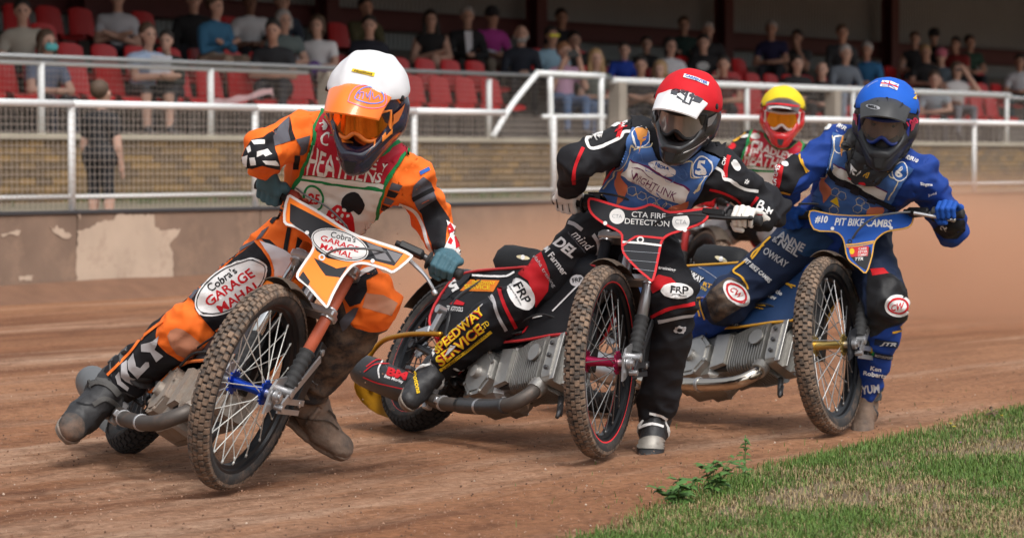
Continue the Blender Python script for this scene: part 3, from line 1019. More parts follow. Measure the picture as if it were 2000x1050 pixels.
    g.slab([e3(.335 + .036 * math.cos(t), -.1, .03 + .034 * math.sin(t)) for t in np.arange(14) * math.pi / 7], dW(ey) * -.008)
    g.lathe(e3(.36, -.06, -.09), dW(-cz * .8 - ey * .5 + cx * .2), [(0, .036), (.045, .033)], 14)
    obj("cylinder_head", g, am, en, smooth=30)
    for i in range(4):
        g = Geo(); g.box(e3(.456 + i * .0 - .0, -.075 + i * .05, .005), dW(cx) * .014, dW(ey) * .0045, dW(cz) * .095, .4)
        obj("cooling_fin", g, am, en, smooth=30)
    for zz_ in (-.05, .0, .05):                                     # rocker cover bolts, spark plug, carburettor, hoses
        g = Geo(); g.lathe(e3(.42, -.088, zz_ + .01), dW(-ey), [(0, .009), (.008, .009), (.010, .005)], 8)
        obj("head_bolt", g, steel_dk, en, smooth=40)
    g = Geo(); g.lathe(e3(.40, -.03, .10), dW(cz - ey * .4), [(0, .012), (.03, .012), (.032, .007), (.06, .009), (.075, .009)], 10)
    obj("spark_plug", g, black_rub, en, smooth=40)
    g = Geo(); g.lathe(e3(.33, .0, .11), dW(cz * .8 - cx * .6), [(0, .028), (.03, .028), (.032, .036), (.08, .036), (.084, .028), (.12, .030)], 16)
    g.box(e3(.27, -.02, .19), dW(cx) * .022, dW(ey) * .03, dW(cz) * .03, .4)
    obj("carburettor", g, alloy, en, smooth=40)
    for k_, pts_ in enumerate((((.40, -.05, .17), (.30, -.11, .19), (.12, -.12, .15), (-.02, -.10, .16)), ((.24, -.07, .20), (.10, -.10, .22), (-.05, -.09, .19), (-.12, -.06, .10)), ((.05, -.12, .09), (.12, -.12, .13), (.2, -.1, .14)))):
        g = Geo(); g.tube(spline([e3(*q) for q in pts_], 6), .005 if k_ else .004, 8)
        obj("hose", g, black_rub, en)
    g = Geo(); g.tube([e3(.40, .02, -.11), e3(.42, .02, -.19)], .012, 8); g.tube([e3(.42, .02, -.15), e3(.44, -.0, -.21)], .008, 8)
    obj("drain_pipe", g, steel_dk, en)
    # --- exhaust and silencer low on the right
    ep = spline([cc + cx * .36 - ey * .065 - cz * .10, cc + cx * .37 - ey * .10 - cz * .15, cc + cx * .32 - ey * .135 - cz * .195, cc + cx * .2 - ey * .145 - cz * .19, (.66, -.15, .085), (.48, -.15, .085), (.36, -.155, .10)], 7)
    g = Geo(); g.tube(W(ep), .0275, 16)
    exh = obj("exhaust_pipe", g, cfg['exhaust'], root)
    for k in (24, 34):
        k = min(k, len(ep) - 2)
        g = Geo(); g.lathe(W(ep[k]), dW(ep[k + 1] - ep[k]), [(-.008, .0275), (-.007, .031), (.007, .031), (.008, .0275)], 16)
        if k > 30: g.box(W(ep[k]) + dW((0, -.02, .0)), dW((.008, 0, 0)), dW((0, .022, 0)), dW((0, 0, .012)), .3)
        obj("exhaust_clamp", g, silver, exh, smooth=40)
    g = Geo(); g.box(W(ep[-3]) , dW((.02, 0, 0)), dW((0, .015, 0)), dW((0, 0, .045)), .3)
    obj("exhaust_bracket", g, silver, exh, smooth=40)
    if cfg.get('heat'):
        g = Geo(); q = ep[16:30]; g.tube(W(q), .0305, 16)
        obj("heat_wrap", g, mat("carbon_wrap", (.035, .035, .037), .35, var=.5, scale=90), exh)
    s0, s1 = A(.36, -.155, .10), A(*cfg.get('sil_end', (-.22, -.19, .175)))
    sd = s1 - s0
    g = Geo()
    pr = [(0, .030), (.06, .038), (.12, .058), (.18, .064), (.5, .066), (.56, .062), (.60, .045), (.605, .022), (.57, .02)]
    Ls = np.linalg.norm(sd) / .6
    g.lathe(W(s0), dW(sd), [(a * Ls, r) for a, r in pr], 24)
    sl = obj("silencer", g, cfg['silencer'], exh, smooth=35)
    ps.sil = sl
    # --- side covers (soft panels laced over the frame), tank, seat, rear guard
    SP = [(.00, .46), (.03, .60), (.14, .655), (.46, .68), (.72, .70), (.97, .72), (1.10, .70), (1.125, .60), (1.10, .46), (.96, .42), (.80, .385), (.64, .36), (.52, .30), (.44, .22), (.34, .24), (.20, .33), (.07, .40)]
    ps.covers = []
    for s in (-1, 1):
        q = smooth_poly(SP, 3)
        Vp = []
        def yy(x, z):
            return s * (.045 + .062 * max(0, 1 - ((x - .42) / .75) ** 2) * (1 - .55 * max(0, (z - .5) / .25)))
        tri = tri_fill(q, .045)
        V2, T2 = tri
        V3 = np.array([(x, yy(x, z) + s * .006 * noise.noise((x * 9, z * 9, s)), z) for x, z in V2])
        g = Geo(); g.add(W(V3), T2); g.add(W(V3 - A(0, s * .006, 0)), [t[::-1] for t in T2])
        cv = obj("side_cover", g, cfg['cover'], root)
        P3 = W(np.array([(x, yy(x, z) + s * .003, z) for x, z in q + q[:1]]))
        g = Geo(); g.tube(P3, .006, 6, cap=False)
        obj("cover_piping", g, cfg['piping'], cv)
        ps.covers.append(cv)
        if s < 0: ps.cov_geo = (W(V3), T2)
    g = Geo()
    rings = []
    for z, hw, x0, x1 in ((.655, .05, .62, 1.07), (.685, .078, .60, 1.08), (.73, .08, .60, 1.06), (.765, .062, .62, 1.02), (.78, .03, .68, .96)):
        n = 24; t = np.arange(n) * 2 * math.pi / n
        cxm, rx = (x0 + x1) / 2, (x1 - x0) / 2
        ct, s_t = np.cos(t), np.sin(t)
        rings.append(W(np.stack([cxm + rx * np.sign(ct) * np.abs(ct) ** .6, hw * np.sign(s_t) * np.abs(s_t) ** .6, np.full(n, z)], 1)))
    g.grid(np.array(rings), loop=True); g.add(rings[-1], [tuple(range(24))])
    tk = obj("fuel_tank", g, cfg['tank'], root)
    g = Geo(); g.lathe(W((.86, 0, .778)), dW((0, 0, 1)), [(0, .026), (.014, .026), (.018, .02)], 16)
    obj("fuel_cap", g, silver, tk, smooth=40)
    g = Geo(); rings = []
    for z, hw, x0, x1 in ((.675, .08, .30, .60), (.70, .095, .28, .61), (.745, .09, .28, .60), (.775, .075, .30, .575), (.785, .05, .33, .55)):
        n = 24; t = np.arange(n) * 2 * math.pi / n
        cxm, rx = (x0 + x1) / 2, (x1 - x0) / 2
        ct, s_t = np.cos(t), np.sin(t)
        zz = z + np.clip(-ct, 0, 1) * .02
        rings.append(W(np.stack([cxm + rx * np.sign(ct) * np.abs(ct) ** .5, hw * np.sign(s_t) * np.abs(s_t) ** .5, zz], 1)))
    g.grid(np.array(rings), loop=True); g.add(rings[-1], [tuple(range(24))])
    ps.seat = obj("seat", g, cfg.get('seatm', mat("seat_vinyl", (.013, .0135, .015), .65, var=.2, spec=.25, dirt=.1)), root)
    g = Geo(); P = []
    for t in np.linspace(R(62), R(150), 12):
        P.append([W(A(math.cos(t) * (RRW + .045 - .03 * q * q), .07 * q, RRW + math.sin(t) * (RRW + .045 - .03 * q * q))) for q in np.linspace(-1, 1, 7)])
    P = np.array(P); g.grid(P); th = dW((0, 0, .005)); g.grid(P + th)
    for e in (P[0], P[-1], P[:, 0], P[:, -1]): g.grid(np.array([e, e + th]))
    obj("rear_mudguard", g, black_plastic, root, smooth=40)
    # --- dirt deflector, lifting bar, footrest, chain side
    g = Geo(); P = []
    dc = A(-.30, -.01, .13)
    for a in np.linspace(0, 1, 6):
        P.append([W(dc + A(-.03 - .05 * math.cos(t) * a * .3, .15 * a * math.sin(t), .085 * a * math.cos(t)) + A(.05 * (1 - a) ** 0 * a * a, 0, 0)) for t in np.arange(20) * 2 * math.pi / 20])
    P = np.array(P); g.grid(P, loop=True); g.grid(P + dW((.006, 0, 0)), loop=True); g.grid(np.array([P[-1], P[-1] + dW((.006, 0, 0))]), loop=True)
    obj("dirt_deflector", g, cfg['deflector'], root)
    g = Geo(); g.tube(W(spline([(.20, -.115, .375), (.10, -.135, .365), (-.05, -.15, .345), (-.20, -.15, .31), (-.27, -.14, .22), (-.30, -.06, .14)], 6)), .011, 10)
    lf = obj("lifting_bar", g, cfg['lift'], root)
    g = Geo(); g.box(W((.08, -.13, .375)), dW((.05, 0, .012)), dW((0, .012, 0)), dW((-.004, 0, .016)), .4)
    g.box(W((.15, -.125, .43)), dW((.012, 0, .05)), dW((0, .012, 0)), dW((.016, 0, -.004)), .4); g.lathe(W((.16, -.14, .47)), dW((0, 1, 0)), [(-.015, .018), (.02, .018)], 12)
    obj("bar_bracket", g, silver, lf, smooth=35)
    g = Geo(); g.tube(W([(.36, -.09, .17), (.33, -.14, .175), (.30, -.20, .18)]), .010, 8); g.box(W((.30, -.20, .182)), dW((.022, 0, 0)), dW((0, .05, 0)), dW((0, 0, .008)), .3)
    obj("footrest", g, steel_dk, root, smooth=35)
    g = Geo()
    for s in (-1, 1):
        g.lathe(W((0, s * .05, RRW)), dW((0, s, 0)), [(0, .012), (.06, .012), (.062, .02), (.075, .02), (.077, .01)], 12)
    g.lathe(W((0, .075, RRW)), dW((0, 1, 0)), [(0, .10), (.004, .10)], 40)
    obj("sprocket", g, steel_dk, root, smooth=40)
    g = Geo(); g.bar(W((.0, .08, RRW + .10)), W((.5, .08, .29)), .014, .012, dW((0, 0, 1)))
    g.bar(W((.5, .08, .288)), W((.5, .08, .20)), .014, .012, dW((1, 0, 0))); g.bar(W((.0, .08, RRW - .10)), W((.5, .08, .20)), .014, .012, dW((0, 0, 1)))
    obj("chain", g, steel_dk, root, smooth=30)
    return ps

# filled outline with inner points, used for everything that has to follow a curved surface
def refine(V, T, L):
    """Split triangles until no edge is longer than L (conforming)."""
    V = [tuple(map(float, v)) for v in V]; T = [tuple(t) for t in T]
    for _ in range(9):
        cut, out, hit = {}, [], False
        def mp(a, b):
            k = (a, b) if a < b else (b, a)
            if k not in cut:
                d = math.dist(V[a], V[b])
                if d > L:
                    V.append(tuple((x + y) / 2 for x, y in zip(V[a], V[b]))); cut[k] = len(V) - 1
                else: cut[k] = None
            return cut[k]
        for a, b, c in T:
            ab, bc, ca = mp(a, b), mp(b, c), mp(c, a)
            k = (ab is not None) + (bc is not None) + (ca is not None)
            if not k: out.append((a, b, c)); continue
            hit = True
            if k == 3: out += [(a, ab, ca), (ab, b, bc), (ca, bc, c), (ab, bc, ca)]
            else:
                while ab is None or (k == 2 and bc is None):
                    a, b, c, ab, bc, ca = b, c, a, bc, ca, ab
                if k == 1: out += [(a, ab, c), (ab, b, c)]
                else: out += [(ab, b, bc), (a, ab, bc), (a, bc, c)]
        T = out
        if not hit: break
    return V, T

def tri_fill(poly, L):
    t = tessellate_polygon([[Vector((p[0], p[1], 0)) for p in poly]])
    return refine([(p[0], p[1]) for p in poly], t, L)
orange_p = mat("plate_orange", "#ff8420", .5, var=.04, spec=.3, dirt=.05)
white_p = mat("plate_white", (.72, .71, .69), .5, var=.04, spec=.3, dirt=.12, dscale=14)
black_p = mat("plate_black", (.014, .015, .019), .5, var=.1, spec=.25, dirt=.05)
red_p = mat("plate_red", (.60, .022, .028), .5, var=.05, spec=.3)
blue_p = mat("plate_blue", (.012, .085, .40), .55, var=.06, spec=.22, dirt=.06)
gold_p = mat("plate_gold", (.70, .36, .03), .4, var=.05)
B1 = bike(1, (-1.4654, 10.8737, .3219, .6158, -.6961), dict(
    label="orange and white speedway motorcycle with blue front hub, leading the race",
    rim=mat("rim_black", (.02, .021, .024), .35, .6, dirt=.25), hub=mat("hub_blue", (.01, .06, .45), .3, .8), spoke=mat("spoke_white", (.62, .62, .58), .4, .3, dirt=.2),
    fork_l=mat("fork_orange", (.52, .12, .06), .4, dirt=.22), fork_r=chrome, link=silver,
    gripR=(533, 372, 10.02), gripL=(868, 522, 9.87), throttle=mat("throttle_red", (.30, .055, .035), .4, .5, dirt=.2),
    lever=[(800, 508, 9.86), (828, 535, 9.84), (842, 556, 9.83), (849, 571, 9.83)],
    cables=[("throttle_cable", [(577, 366, 9.98), (600, 383, 9.93), (640, 405, 9.9), (675, 440, 9.9), (680, 455, 9.93)], .0035),
            ("clutch_cable", [(626, 505, 9.84), (655, 488, 9.8), (700, 485, 9.79), (745, 490, 9.82), (790, 505, 9.86)], .0042)], cable=mat("grey_cable", (.10, .105, .11), .5, dirt=.2),
    plate=[(561, 382), (584, 390), (630, 416), (686, 452), (728, 467), (777, 483), (802, 495), (804, 504), (770, 532), (752, 527), (714, 516), (693, 518), (680, 530), (668, 546), (652, 575), (640, 600), (628, 592), (600, 560), (578, 540), (590, 515), (607, 490), (610, 474), (600, 458), (576, 444), (553, 433)],
    plate_mats=[white_p], plate_layers=[(5, mat("trim_orange", (.85, .22, .04), .4)), (7.5, orange_p)],
    guard=(74, 150), frame=mat("frame_black", (.02, .02, .022), .35, dirt=.2), alloy=alloy_mud, exhaust=mat("exhaust_dark", (.11, .095, .085), .55, .6, dirt=.45), silencer=mat("silencer_grey", (.16, .165, .17), .5, .4, dirt=.3),
    cover=mat("cover_grey", (.03, .03, .035), .55, dirt=.2), piping=mat("pipe_orange", (.8, .2, .04), .5), tank=orange_p, deflector=mat("deflector_grey", (.18, .185, .19), .5, dirt=.3), lift=mat("lift_grey", (.25, .25, .25), .4, .5, dirt=.3)))
B2 = bike(2, (-.4255, 11.7814, .5142, .4401, -.9181), dict(
    label="black and red speedway motorcycle with pink front hub and gold dirt deflector",
    rim=mat("rim_black"), hub=mat("hub_pink", (.42, .02, .09), .35, .8, dirt=.12), spoke=mat("spoke_dark", (.16, .16, .16), .4, .6, dirt=.2), stripe=mat("stripe_red", (.7, .03, .04), .4),
    fork_l=mat("fork_grey", (.33, .33, .34), .3, .7, dirt=.1), fork_r=black_p, link=silver, arm=mat("arm_dark", (.05, .05, .055), .35, .4),
    gripR=(1112, 392, 11.05), gripL=(1455, 428, 10.74), throttle=black_plastic,
    lever=[(1385, 423, 10.70), (1420, 426, 10.68), (1460, 426, 10.67), (1466, 426, 10.67)], leverm=black_plastic,
    cables=[("throttle_cable", [(1150, 377, 11.0), (1180, 378, 10.93), (1215, 385, 10.9), (1248, 400, 10.92), (1252, 408, 10.94)], .004),
            ("clutch_cable", [(1252, 470, 10.86), (1270, 445, 10.80), (1300, 425, 10.76), (1340, 419, 10.74), (1378, 420, 10.74)], .0042)],
    plate=[(1148, 390), (1158, 386), (1199, 398), (1233, 406), (1256, 402), (1270, 397), (1288, 403), (1308, 412), (1345, 409), (1385, 404.5), (1389, 412), (1374, 435), (1332, 451), (1308, 459), (1295, 470), (1290, 490), (1277, 547), (1262, 541), (1240, 522), (1216, 494), (1213, 470), (1210, 455), (1181, 439), (1159, 423), (1149, 408)],
    pof=.12, plate_mats=[red_p], plate_layers=[(4.5, black_p)],
    guard=(74, 150), frame=mat("frame_black"), alloy=alloy, exhaust=mat("exhaust_dark"), heat=True, silencer=mat("silencer_black", (.018, .017, .018), .42, dirt=.2),
    cover=mat("cover_black", (.013, .0135, .016), .7, spec=.25, bump=.15, dirt=.12), piping=mat("pipe_red", (.55, .025, .03), .5), tank=black_p, deflector=mat("deflector_gold", (.55, .26, .015), .4, .3, dirt=.35), lift=mat("lift_gold", (.52, .24, .02), .3, .7)))
B3 = bike(3, (.3589, 12.6084, .6394, .5332, -1.1808), dict(
    label="blue and yellow speedway motorcycle with gold front hub and polished exhaust",
    rim=mat("rim_black"), hub=mat("hub_gold", (.62, .44, .14), .3, .9, dirt=.1), spoke=mat("spoke_steel", (.42, .42, .42), .35, .7, dirt=.15),
    fork_l=mat("fork_dark", (.075, .077, .08), .4, .4, dirt=.2), fork_r=mat("fork_dark"), link=black_p, bolt=mat("bolt_gold", (.75, .42, .03), .3, .8), yoke=silver,
    gripR=(1562, 420, 11.93), gripL=(1852, 418, 11.62), throttle=black_plastic,
    lever=[(1785, 416, 11.62), (1815, 421, 11.60), (1850, 428, 11.58), (1862, 429, 11.58)],
    cables=[("throttle_cable", [(1560, 398, 11.9), (1600, 398, 11.85), (1660, 402, 11.8), (1690, 410, 11.78), (1705, 416, 11.8)], .004),
            ("clutch_cable", [(1661, 472, 11.72), (1680, 445, 11.68), (1710, 424, 11.66), (1750, 416, 11.64), (1778, 414, 11.64)], .0045)], cable=mat("grey_cable"),
    plate=[(1581, 411), (1623, 417), (1677, 420), (1730, 417), (1782, 412), (1785, 425), (1775, 444), (1735, 452), (1717, 463), (1708, 476), (1704, 500), (1692, 533), (1675, 522), (1655, 505), (1648, 474), (1642, 461), (1629, 453), (1589, 448)],
    face=1.0, pof=.20, plate_mats=[gold_p], plate_layers=[(2.5, blue_p)],
    guard=(70, 150), frame=mat("frame_black"), alloy=alloy, exhaust=mat("exhaust_polished", (.62, .56, .48), .16, 1., var=.1, dirt=.12), silencer=silver,
    cover=mat("cover_blue", (.012, .042, .125), .55, var=.2, bump=.1, dirt=.1), piping=mat("pipe_gold", (.70, .36, .04), .5), tank=blue_p, deflector=mat("deflector_grey"), lift=mat("lift_grey")))
B4 = bike(4, (.50, 18.25, .36, .30, -.05), dict(
    label="red and black speedway motorcycle trailing last, half hidden behind the others",
    rim=mat("rim_black"), hub=silver, spoke=mat("spoke_steel"), knob=mat('knob_dusty', (.2, .14, .1), .9, var=.3, dirt=.5, dirtcol=(.3, .2, .14)), fork_l=mat("fork_red", (.4, .03, .03), .4, dirt=.2), fork_r=mat("fork_red"), link=silver,
    gripR=(1385, 388, 16.9), gripL=(1625, 430, 16.7), throttle=black_plastic,
    cables=[("throttle_cable", [(1400, 388, 16.85), (1440, 392, 16.8), (1470, 400, 16.8)], .004)],
    plate=[(1400, 395), (1440, 402), (1500, 400), (1560, 408), (1620, 425), (1600, 440), (1545, 445), (1520, 470), (1505, 505), (1470, 480), (1450, 445), (1410, 425)],
    plate_mats=[red_p], plate_layers=[(3, mat("plate_black2", (.05, .03, .03), .4))],
    guard=(52, 125), frame=mat("frame_black"), alloy=alloy, exhaust=mat("exhaust_dark"), silencer=mat("silencer_black"),
    cover=mat("cover_black"), piping=mat("pipe_red"), tank=red_p, deflector=mat("deflector_grey"), lift=mat("lift_grey")))
# ------------------------------------------------------------------ helmets (one master shape, worn by all four riders)
def helmet_master():
    X, Z = A(1, 0, 0), A(0, 0, 1)
    P = [cap((0, -.01, .035), (0, .035, .035), .124, k=.02), cap((-.05, .03, -.05), (.05, .03, -.05), .078, k=.05), cap((0, .07, -.02), (0, .08, -.03), .085, k=.04)]
    for s in (-1, 1):
        P += [cap((s * .098, -.005, -.045), (s * .020, -.172, -.126), .042, .028, k=.02, flat=[(A(s * .9, -.4, 0), .8)]), cap((s * .100, -.03, -.03), (s * .026, -.172, -.088), .030, .024, k=.02), cap((s * .1, .02, .0), (s * .095, -.02, -.04), .034, k=.03), cap((s * .085, .02, -.085), (s * .03, -.14, -.135), .03, .022, k=.03)]
    P += [cap((0, -.165, -.090), (0, -.190, -.135), .034, .020, k=.02), cap((-.012, -.10, -.125), (.012, -.15, -.142), .03, .022, k=.03)]
    P += [cap((-.068, -.160, .002), (.068, -.160, .002), .064, k=.012, sub=True), cap((0, -.04, .0), (0, -.10, .0), .082, k=.012, sub=True), cap((0, .01, -.18), (0, .01, -.06), .070, k=.02, sub=True)]
    for s in (-1, 1):                                            # pressed lines along the chin bar
        P.append(cap((s * .034, -.196, -.104), (s * .105, -.075, -.055), .0045, k=.004, sub=True))
    V, F, m = sdf_mesh(P, .0042, 2)
    return V, F
_HEL = helmet_master()

def head_frame(roll, yaw, pitch):
    return rot((0, 1, 0), R(roll)) @ rot((0, 0, 1), R(yaw)) @ rot((1, 0, 0), R(pitch))

def helmet(parent, c, M, cfg):
    hs = cfg.get('hs', 1.0)
    T = lambda p: np.asarray(p, float) * hs @ M.T + c
    V, F = _HEL
    g = Geo(); g.add(T(V), F.tolist())
    h = obj("helmet", g, cfg['shell'], parent)
    bv = [(T(V), F.tolist())]
    # face behind the goggles
    V2, F2, m2 = sdf_mesh([cap((0, .0, .02), (0, .02, .03), .082, k=.02), cap((0, -.045, -.03), (0, -.03, -.07), .052, .04, k=.03), cap((0, -.085, .01), (0, -.105, -.022), .010, .015, k=.012), cap((-.035, -.068, .034), (.035, -.068, .034), .016, k=.01)], .006, 2)
    g = Geo(); g.add(T(V2), F2.tolist())
    fc = obj("face", g, skin_m, parent)
    for s in (-1, 1):
        g = Geo(); g.lathe(T((s * .031, -.078, .014)), M @ A(0, -1, 0), [(0, .008), (.003, .007), (.005, .003)], 12)
        obj("eye", g, mat("eye_dark", (.05, .04, .035), .2), fc)
    # goggles: curved lens in a frame with foam and strap
    def lens(t, z):
        return A(.101 * t, -.138 + .066 * t * t - .0 * z, z)
    def lo(t): return -.060 + .036 * math.exp(-(t / .26) ** 2) + .012 * abs(t) ** 3
    def hi(t): return .052 - .010 * abs(t) ** 3
    ts = np.linspace(-1, 1, 25)
    P = [[T(lens(t, lo(t) + (hi(t) - lo(t)) * k)) for t in ts] for k in np.linspace(0, 1, 9)]
    g = Geo(); g.grid(P)
    gg = thing_part = obj("goggles", g, cfg['lens'], h)
    rim = [T(lens(t, lo(t))) for t in ts] + [T(lens(t, hi(t))) for t in ts[::-1]]
    g = Geo(); g.tube(rim + rim[:1], .0075, 8, cap=False)
    P = [[q, q + M @ A(0, .03, 0)] for q in rim + rim[:1]]
    g.grid(P)
    obj("goggle_frame", g, cfg['gframe'], gg)
    for s in (-1, 1):
        P = []; g = Geo()
        for y in np.linspace(-.075, .12, 10):
            x = s * (.1275 * math.sqrt(max(.03, 1 - ((y - .012) / .172) ** 2)) + .004)
            P.append([T((x, y, z + .005)) for z in (-.016, .022)])
        g.grid(P)
        obj("goggle_strap", g, cfg['strap'], gg)
    # peak
    def pk(t, r):
        b = A(.112 * t, -.088 + .07 * t * t, .139 - .052 * t * t)
        e = A((.110 - .016 * abs(t) ** 3) * t, -.236 + .062 * t * t, .100 - .040 * t * t)
        q = b + (e - b) * r
        q[2] += .022 * math.sin(math.pi * min(r, 1) * .8) * (1 - .4 * t * t) - .008 * math.cos(t * math.pi * 3) * r * (1 - r) * 1.2
        return T(q)
    P = np.array([[pk(t, r) for t in np.linspace(-1, 1, 21)] for r in np.linspace(0, 1, 10)])
    g = Geo(); g.grid(P); dn = M @ A(0, 0, -.006); g.grid(P + dn)
    for e in (P[0], P[-1], P[:, 0], P[:, -1]): g.grid(np.array([e, e + dn]))
    peak = obj("peak", g, cfg['peak'], h, smooth=45)
    bvp = (P.reshape(-1, 3), [tuple(f) for f in Geo().grid(P).f])
    g = Geo()                                                    # mouth vent
    g.slab(T([(-.022, -.2005, -.094), (.022, -.2005, -.094), (.012, -.2120, -.130), (-.012, -.2120, -.130)]), M @ A(0, -.004, 0))
    obj("mouth_vent", g, mat("vent_black", (.006, .006, .007), .6), h, smooth=30)
    for s in (-1, 1):                                            # fixing screws and side wings
        g = Geo(); g.lathe(T((s * .123, -.02, .06)), M @ A(s, 0, .25), [(0, .013), (.010, .012), (.012, .006)], 12)
        obj("peak_screw", g, cfg.get('screw', black_plastic), h, smooth=40)
    for s in (-1, 1):
        g = Geo(); q = [(s * .112, -.045, .068), (s * .121, -.02, .075), (s * .126, .012, .062), (s * .125, .008, .045), (s * .117, -.03, .045)]
        g.slab(T(q), M @ A(s * .007, 0, 0))
        obj("peak_wing", g, cfg['peak'], h, smooth=30)
    # cloth cover stretched over the crown
    ctr = A(0, .014, .036); pax = nrm(A(0, math.sin(R(cfg.get('covtilt', 34))), math.cos(R(cfg.get('covtilt', 34)))))
    e1 = A(1, 0, 0); e2 = np.cross(pax, e1)
    P = []
    for i, ph in enumerate(np.linspace(0.02, R(cfg.get('covsize', 92)), 22)):
        row = []
        for t in np.arange(48) * 2 * math.pi / 48:
            d = math.cos(ph) * pax + math.sin(ph) * (math.cos(t) * e1 + math.sin(t) * e2)
            q = d * A(.1385, .1650, .1385) * (1.0 + .018 * noise.noise(tuple(d * 3.1 + cfg['seed'])) + .009 * noise.noise(tuple(d * 9 + cfg['seed'])) * min(1, ph))
            rg = cfg.get('ridge', .014)
            for rx in (-.42, .42):
                q = q * (1 + rg * math.exp(-((d[0] - rx) / .10) ** 2) * max(0, d[2]))
            if i == 21: q = q * .975
            row.append(T(ctr + q))
        P.append(row)
    g = Geo(); g.grid(np.array(P), loop=True); g.add(P[0], [tuple(range(48))[::-1]])
    cov = obj("helmet_cover", g, cfg['cover'], h)
    vv = np.array(P).reshape(-1, 3); ff = [tuple(f) for f in Geo().grid(np.array(P), loop=True).f]
    return h, peak, cov, dict(shell=(T(V), F.tolist()), peak=bvp, cover=(vv, ff))

skin_m = mat("skin_rider", (.45, .26, .19), .55, var=.08)

# ------------------------------------------------------------------ riders
def glove(parent, c, wr, b, cammat, side, seed=0, outd=None):
    """Hand closed round the bar: c grip centre, wr wrist, b bar direction (thumb side first)."""
    b = nrm(b)
    v = wr - c; v = nrm(v - b * np.dot(v, b))
    u = np.cross(b, v)
    if outd is None: outd = A(0, -1, .35)
    if np.dot(u, outd) < 0: u = -u
    P = []
    kn = []
    for i in range(4):
        o = c + b * (-.030 + i * .0215)
        ln = (.94, 1.05, 1.0, .86)[i]; r = (.0125, .013, .0125, .0112)[i]
        k0 = o + v * .036 + u * .026
        k1 = o + u * .039 * ln - v * .012
        k2 = o + u * .010 - v * .038 * ln
        k3 = o - u * .020 - v * .024 * ln
        kn.append(k0)
        P += [cap(k0, k1, r, r * .96, 0, k=.003), cap(k1, k2, r * .96, r * .9, 0, k=.003), cap(k2, k3, r * .9, r * .82, 0, k=.003)]
        P.append(cap(k0, wr * .62 + k0 * .38, .0145, .018, 0, k=.010))
    P.append(cap(wr, c + v * .05 + u * .012, .036, .036, 0, k=.012, flat=[(u, .72)]))
    P.append(cap(wr + (wr - c) * .05, wr + (wr - c) * .30, .036, .042, 1, k=.006))
    t0 = c - b * .040 + v * .045; t1 = c - b * .052 - u * .012 + v * .010; t2 = c - b * .030 - u * .036 - v * .004; t3 = c - b * .004 - u * .040 - v * .012
    P += [cap(t0, t1, .018, .0155, 0, k=.008), cap(t1, t2, .0155, .0135, 0, k=.004), cap(t2, t3, .0135, .011, 0, k=.004)]
    o_, V, F = solid("glove", P, .0042, cammat, parent, 1)
    return o_, V, F

def boot(parent, an, to, up, mats, size=1.0):
    f = nrm(to - an)
    up = nrm(up); f2 = nrm(f - up * np.dot(f, up)); lat = np.cross(f2, up)
    s = size
    heel = an - up * .055 * s - f2 * .045 * s
    ball = an + f2 * .115 * s - up * .066 * s
    toe = an + f2 * .175 * s - up * .068 * s
    P = [cap(an + up * .10 * s, an, .052 * s, .050 * s, 0, k=.02), cap(an, heel, .050 * s, .042 * s, 0, k=.02), cap(an - up * .01, ball, .050 * s, .043 * s, 0, k=.03), cap(ball, toe, .045 * s, .040 * s, 0, k=.02, flat=[(up, .80)]),
         cap(an + f2 * .03 + up * .03, ball + up * .02, .036 * s, .03 * s, 0, k=.02)]
    so = up * .040 * s
    P += [cap(heel - so * .8, ball - so * .85, .034 * s, .040 * s, 1, k=.006, flat=[(up, .42)]), cap(ball - so * .85, toe - so * .65, .040 * s, .036 * s, 1, k=.006, flat=[(up, .42)])]
    for k in (.02, .06):                                        # straps
        q = an + up * (k + .02) * s
        P.append(cap(q - lat * .012, q + lat * .012, .056 * s, .056 * s, 2, k=.004, flat=[(up, .22)]))
    q = (an + ball) / 2 + up * .012
    P.append(cap(q - lat * .01, q + lat * .01, .052 * s, .052 * s, 2, k=.004, flat=[(f2, .22)]))
    def crease(V):
        return np.array([.0035 * (.4 - 2 * abs(noise.noise(tuple(p * 17)))) + .0016 * noise.noise(tuple(p * 60)) for p in V])
    o_, V, F = solid("boot", P, .005, mats, parent, 1, crease)
    for k, nm in ((.018, "boot_buckle"), (.075, "boot_buckle")):
        c_ = an + up * (k + .02) * s + lat * .058 * s * (1 if np.dot(lat, A(0, -1, 0)) > 0 else -1)
        g = Geo(); g.box(c_, f2 * .016 * s, up * .010 * s, lat * .006 * s, .4)
        obj(nm, g, steel_dk, o_, smooth=40)
    g = Geo()
    rim_ = [toe + lat * .034 * s * math.cos(t) + f2 * (.036 * s * abs(math.sin(t)) ** .7) - so * .3 for t in np.linspace(0, math.pi, 14)]
    g.tube(rim_, .006 * s, 6)
    obj("toe_welt", g, mats[1], o_)
    return o_, V, F

def wrinkles(joints, amp=1.0, seed=0.):
    J = np.array(joints)
    def f(V):
        d = np.min(np.linalg.norm(V[:, None] - J[None], axis=2), axis=1)
        near = np.clip(1 - d / .22, 0, 1)
        out = np.empty(len(V))
        for i, p in enumerate(V):
            a = noise.noise((p[0] * 8 + seed, p[1] * 8, p[2] * 13))
            b = noise.noise((p[0] * 21, p[1] * 21 + seed, p[2] * 33))
            c = noise.noise((p[0] * 5 + p[2] * 14, p[1] * 6 - seed, p[2] * 9 - p[0] * 12))
            out[i] = (.011 * (.45 - abs(a) * 2.0) + .008 * (.4 - abs(c) * 2.0) + .003 * b) * (.35 + .9 * near[i])
        return out * amp
    return f

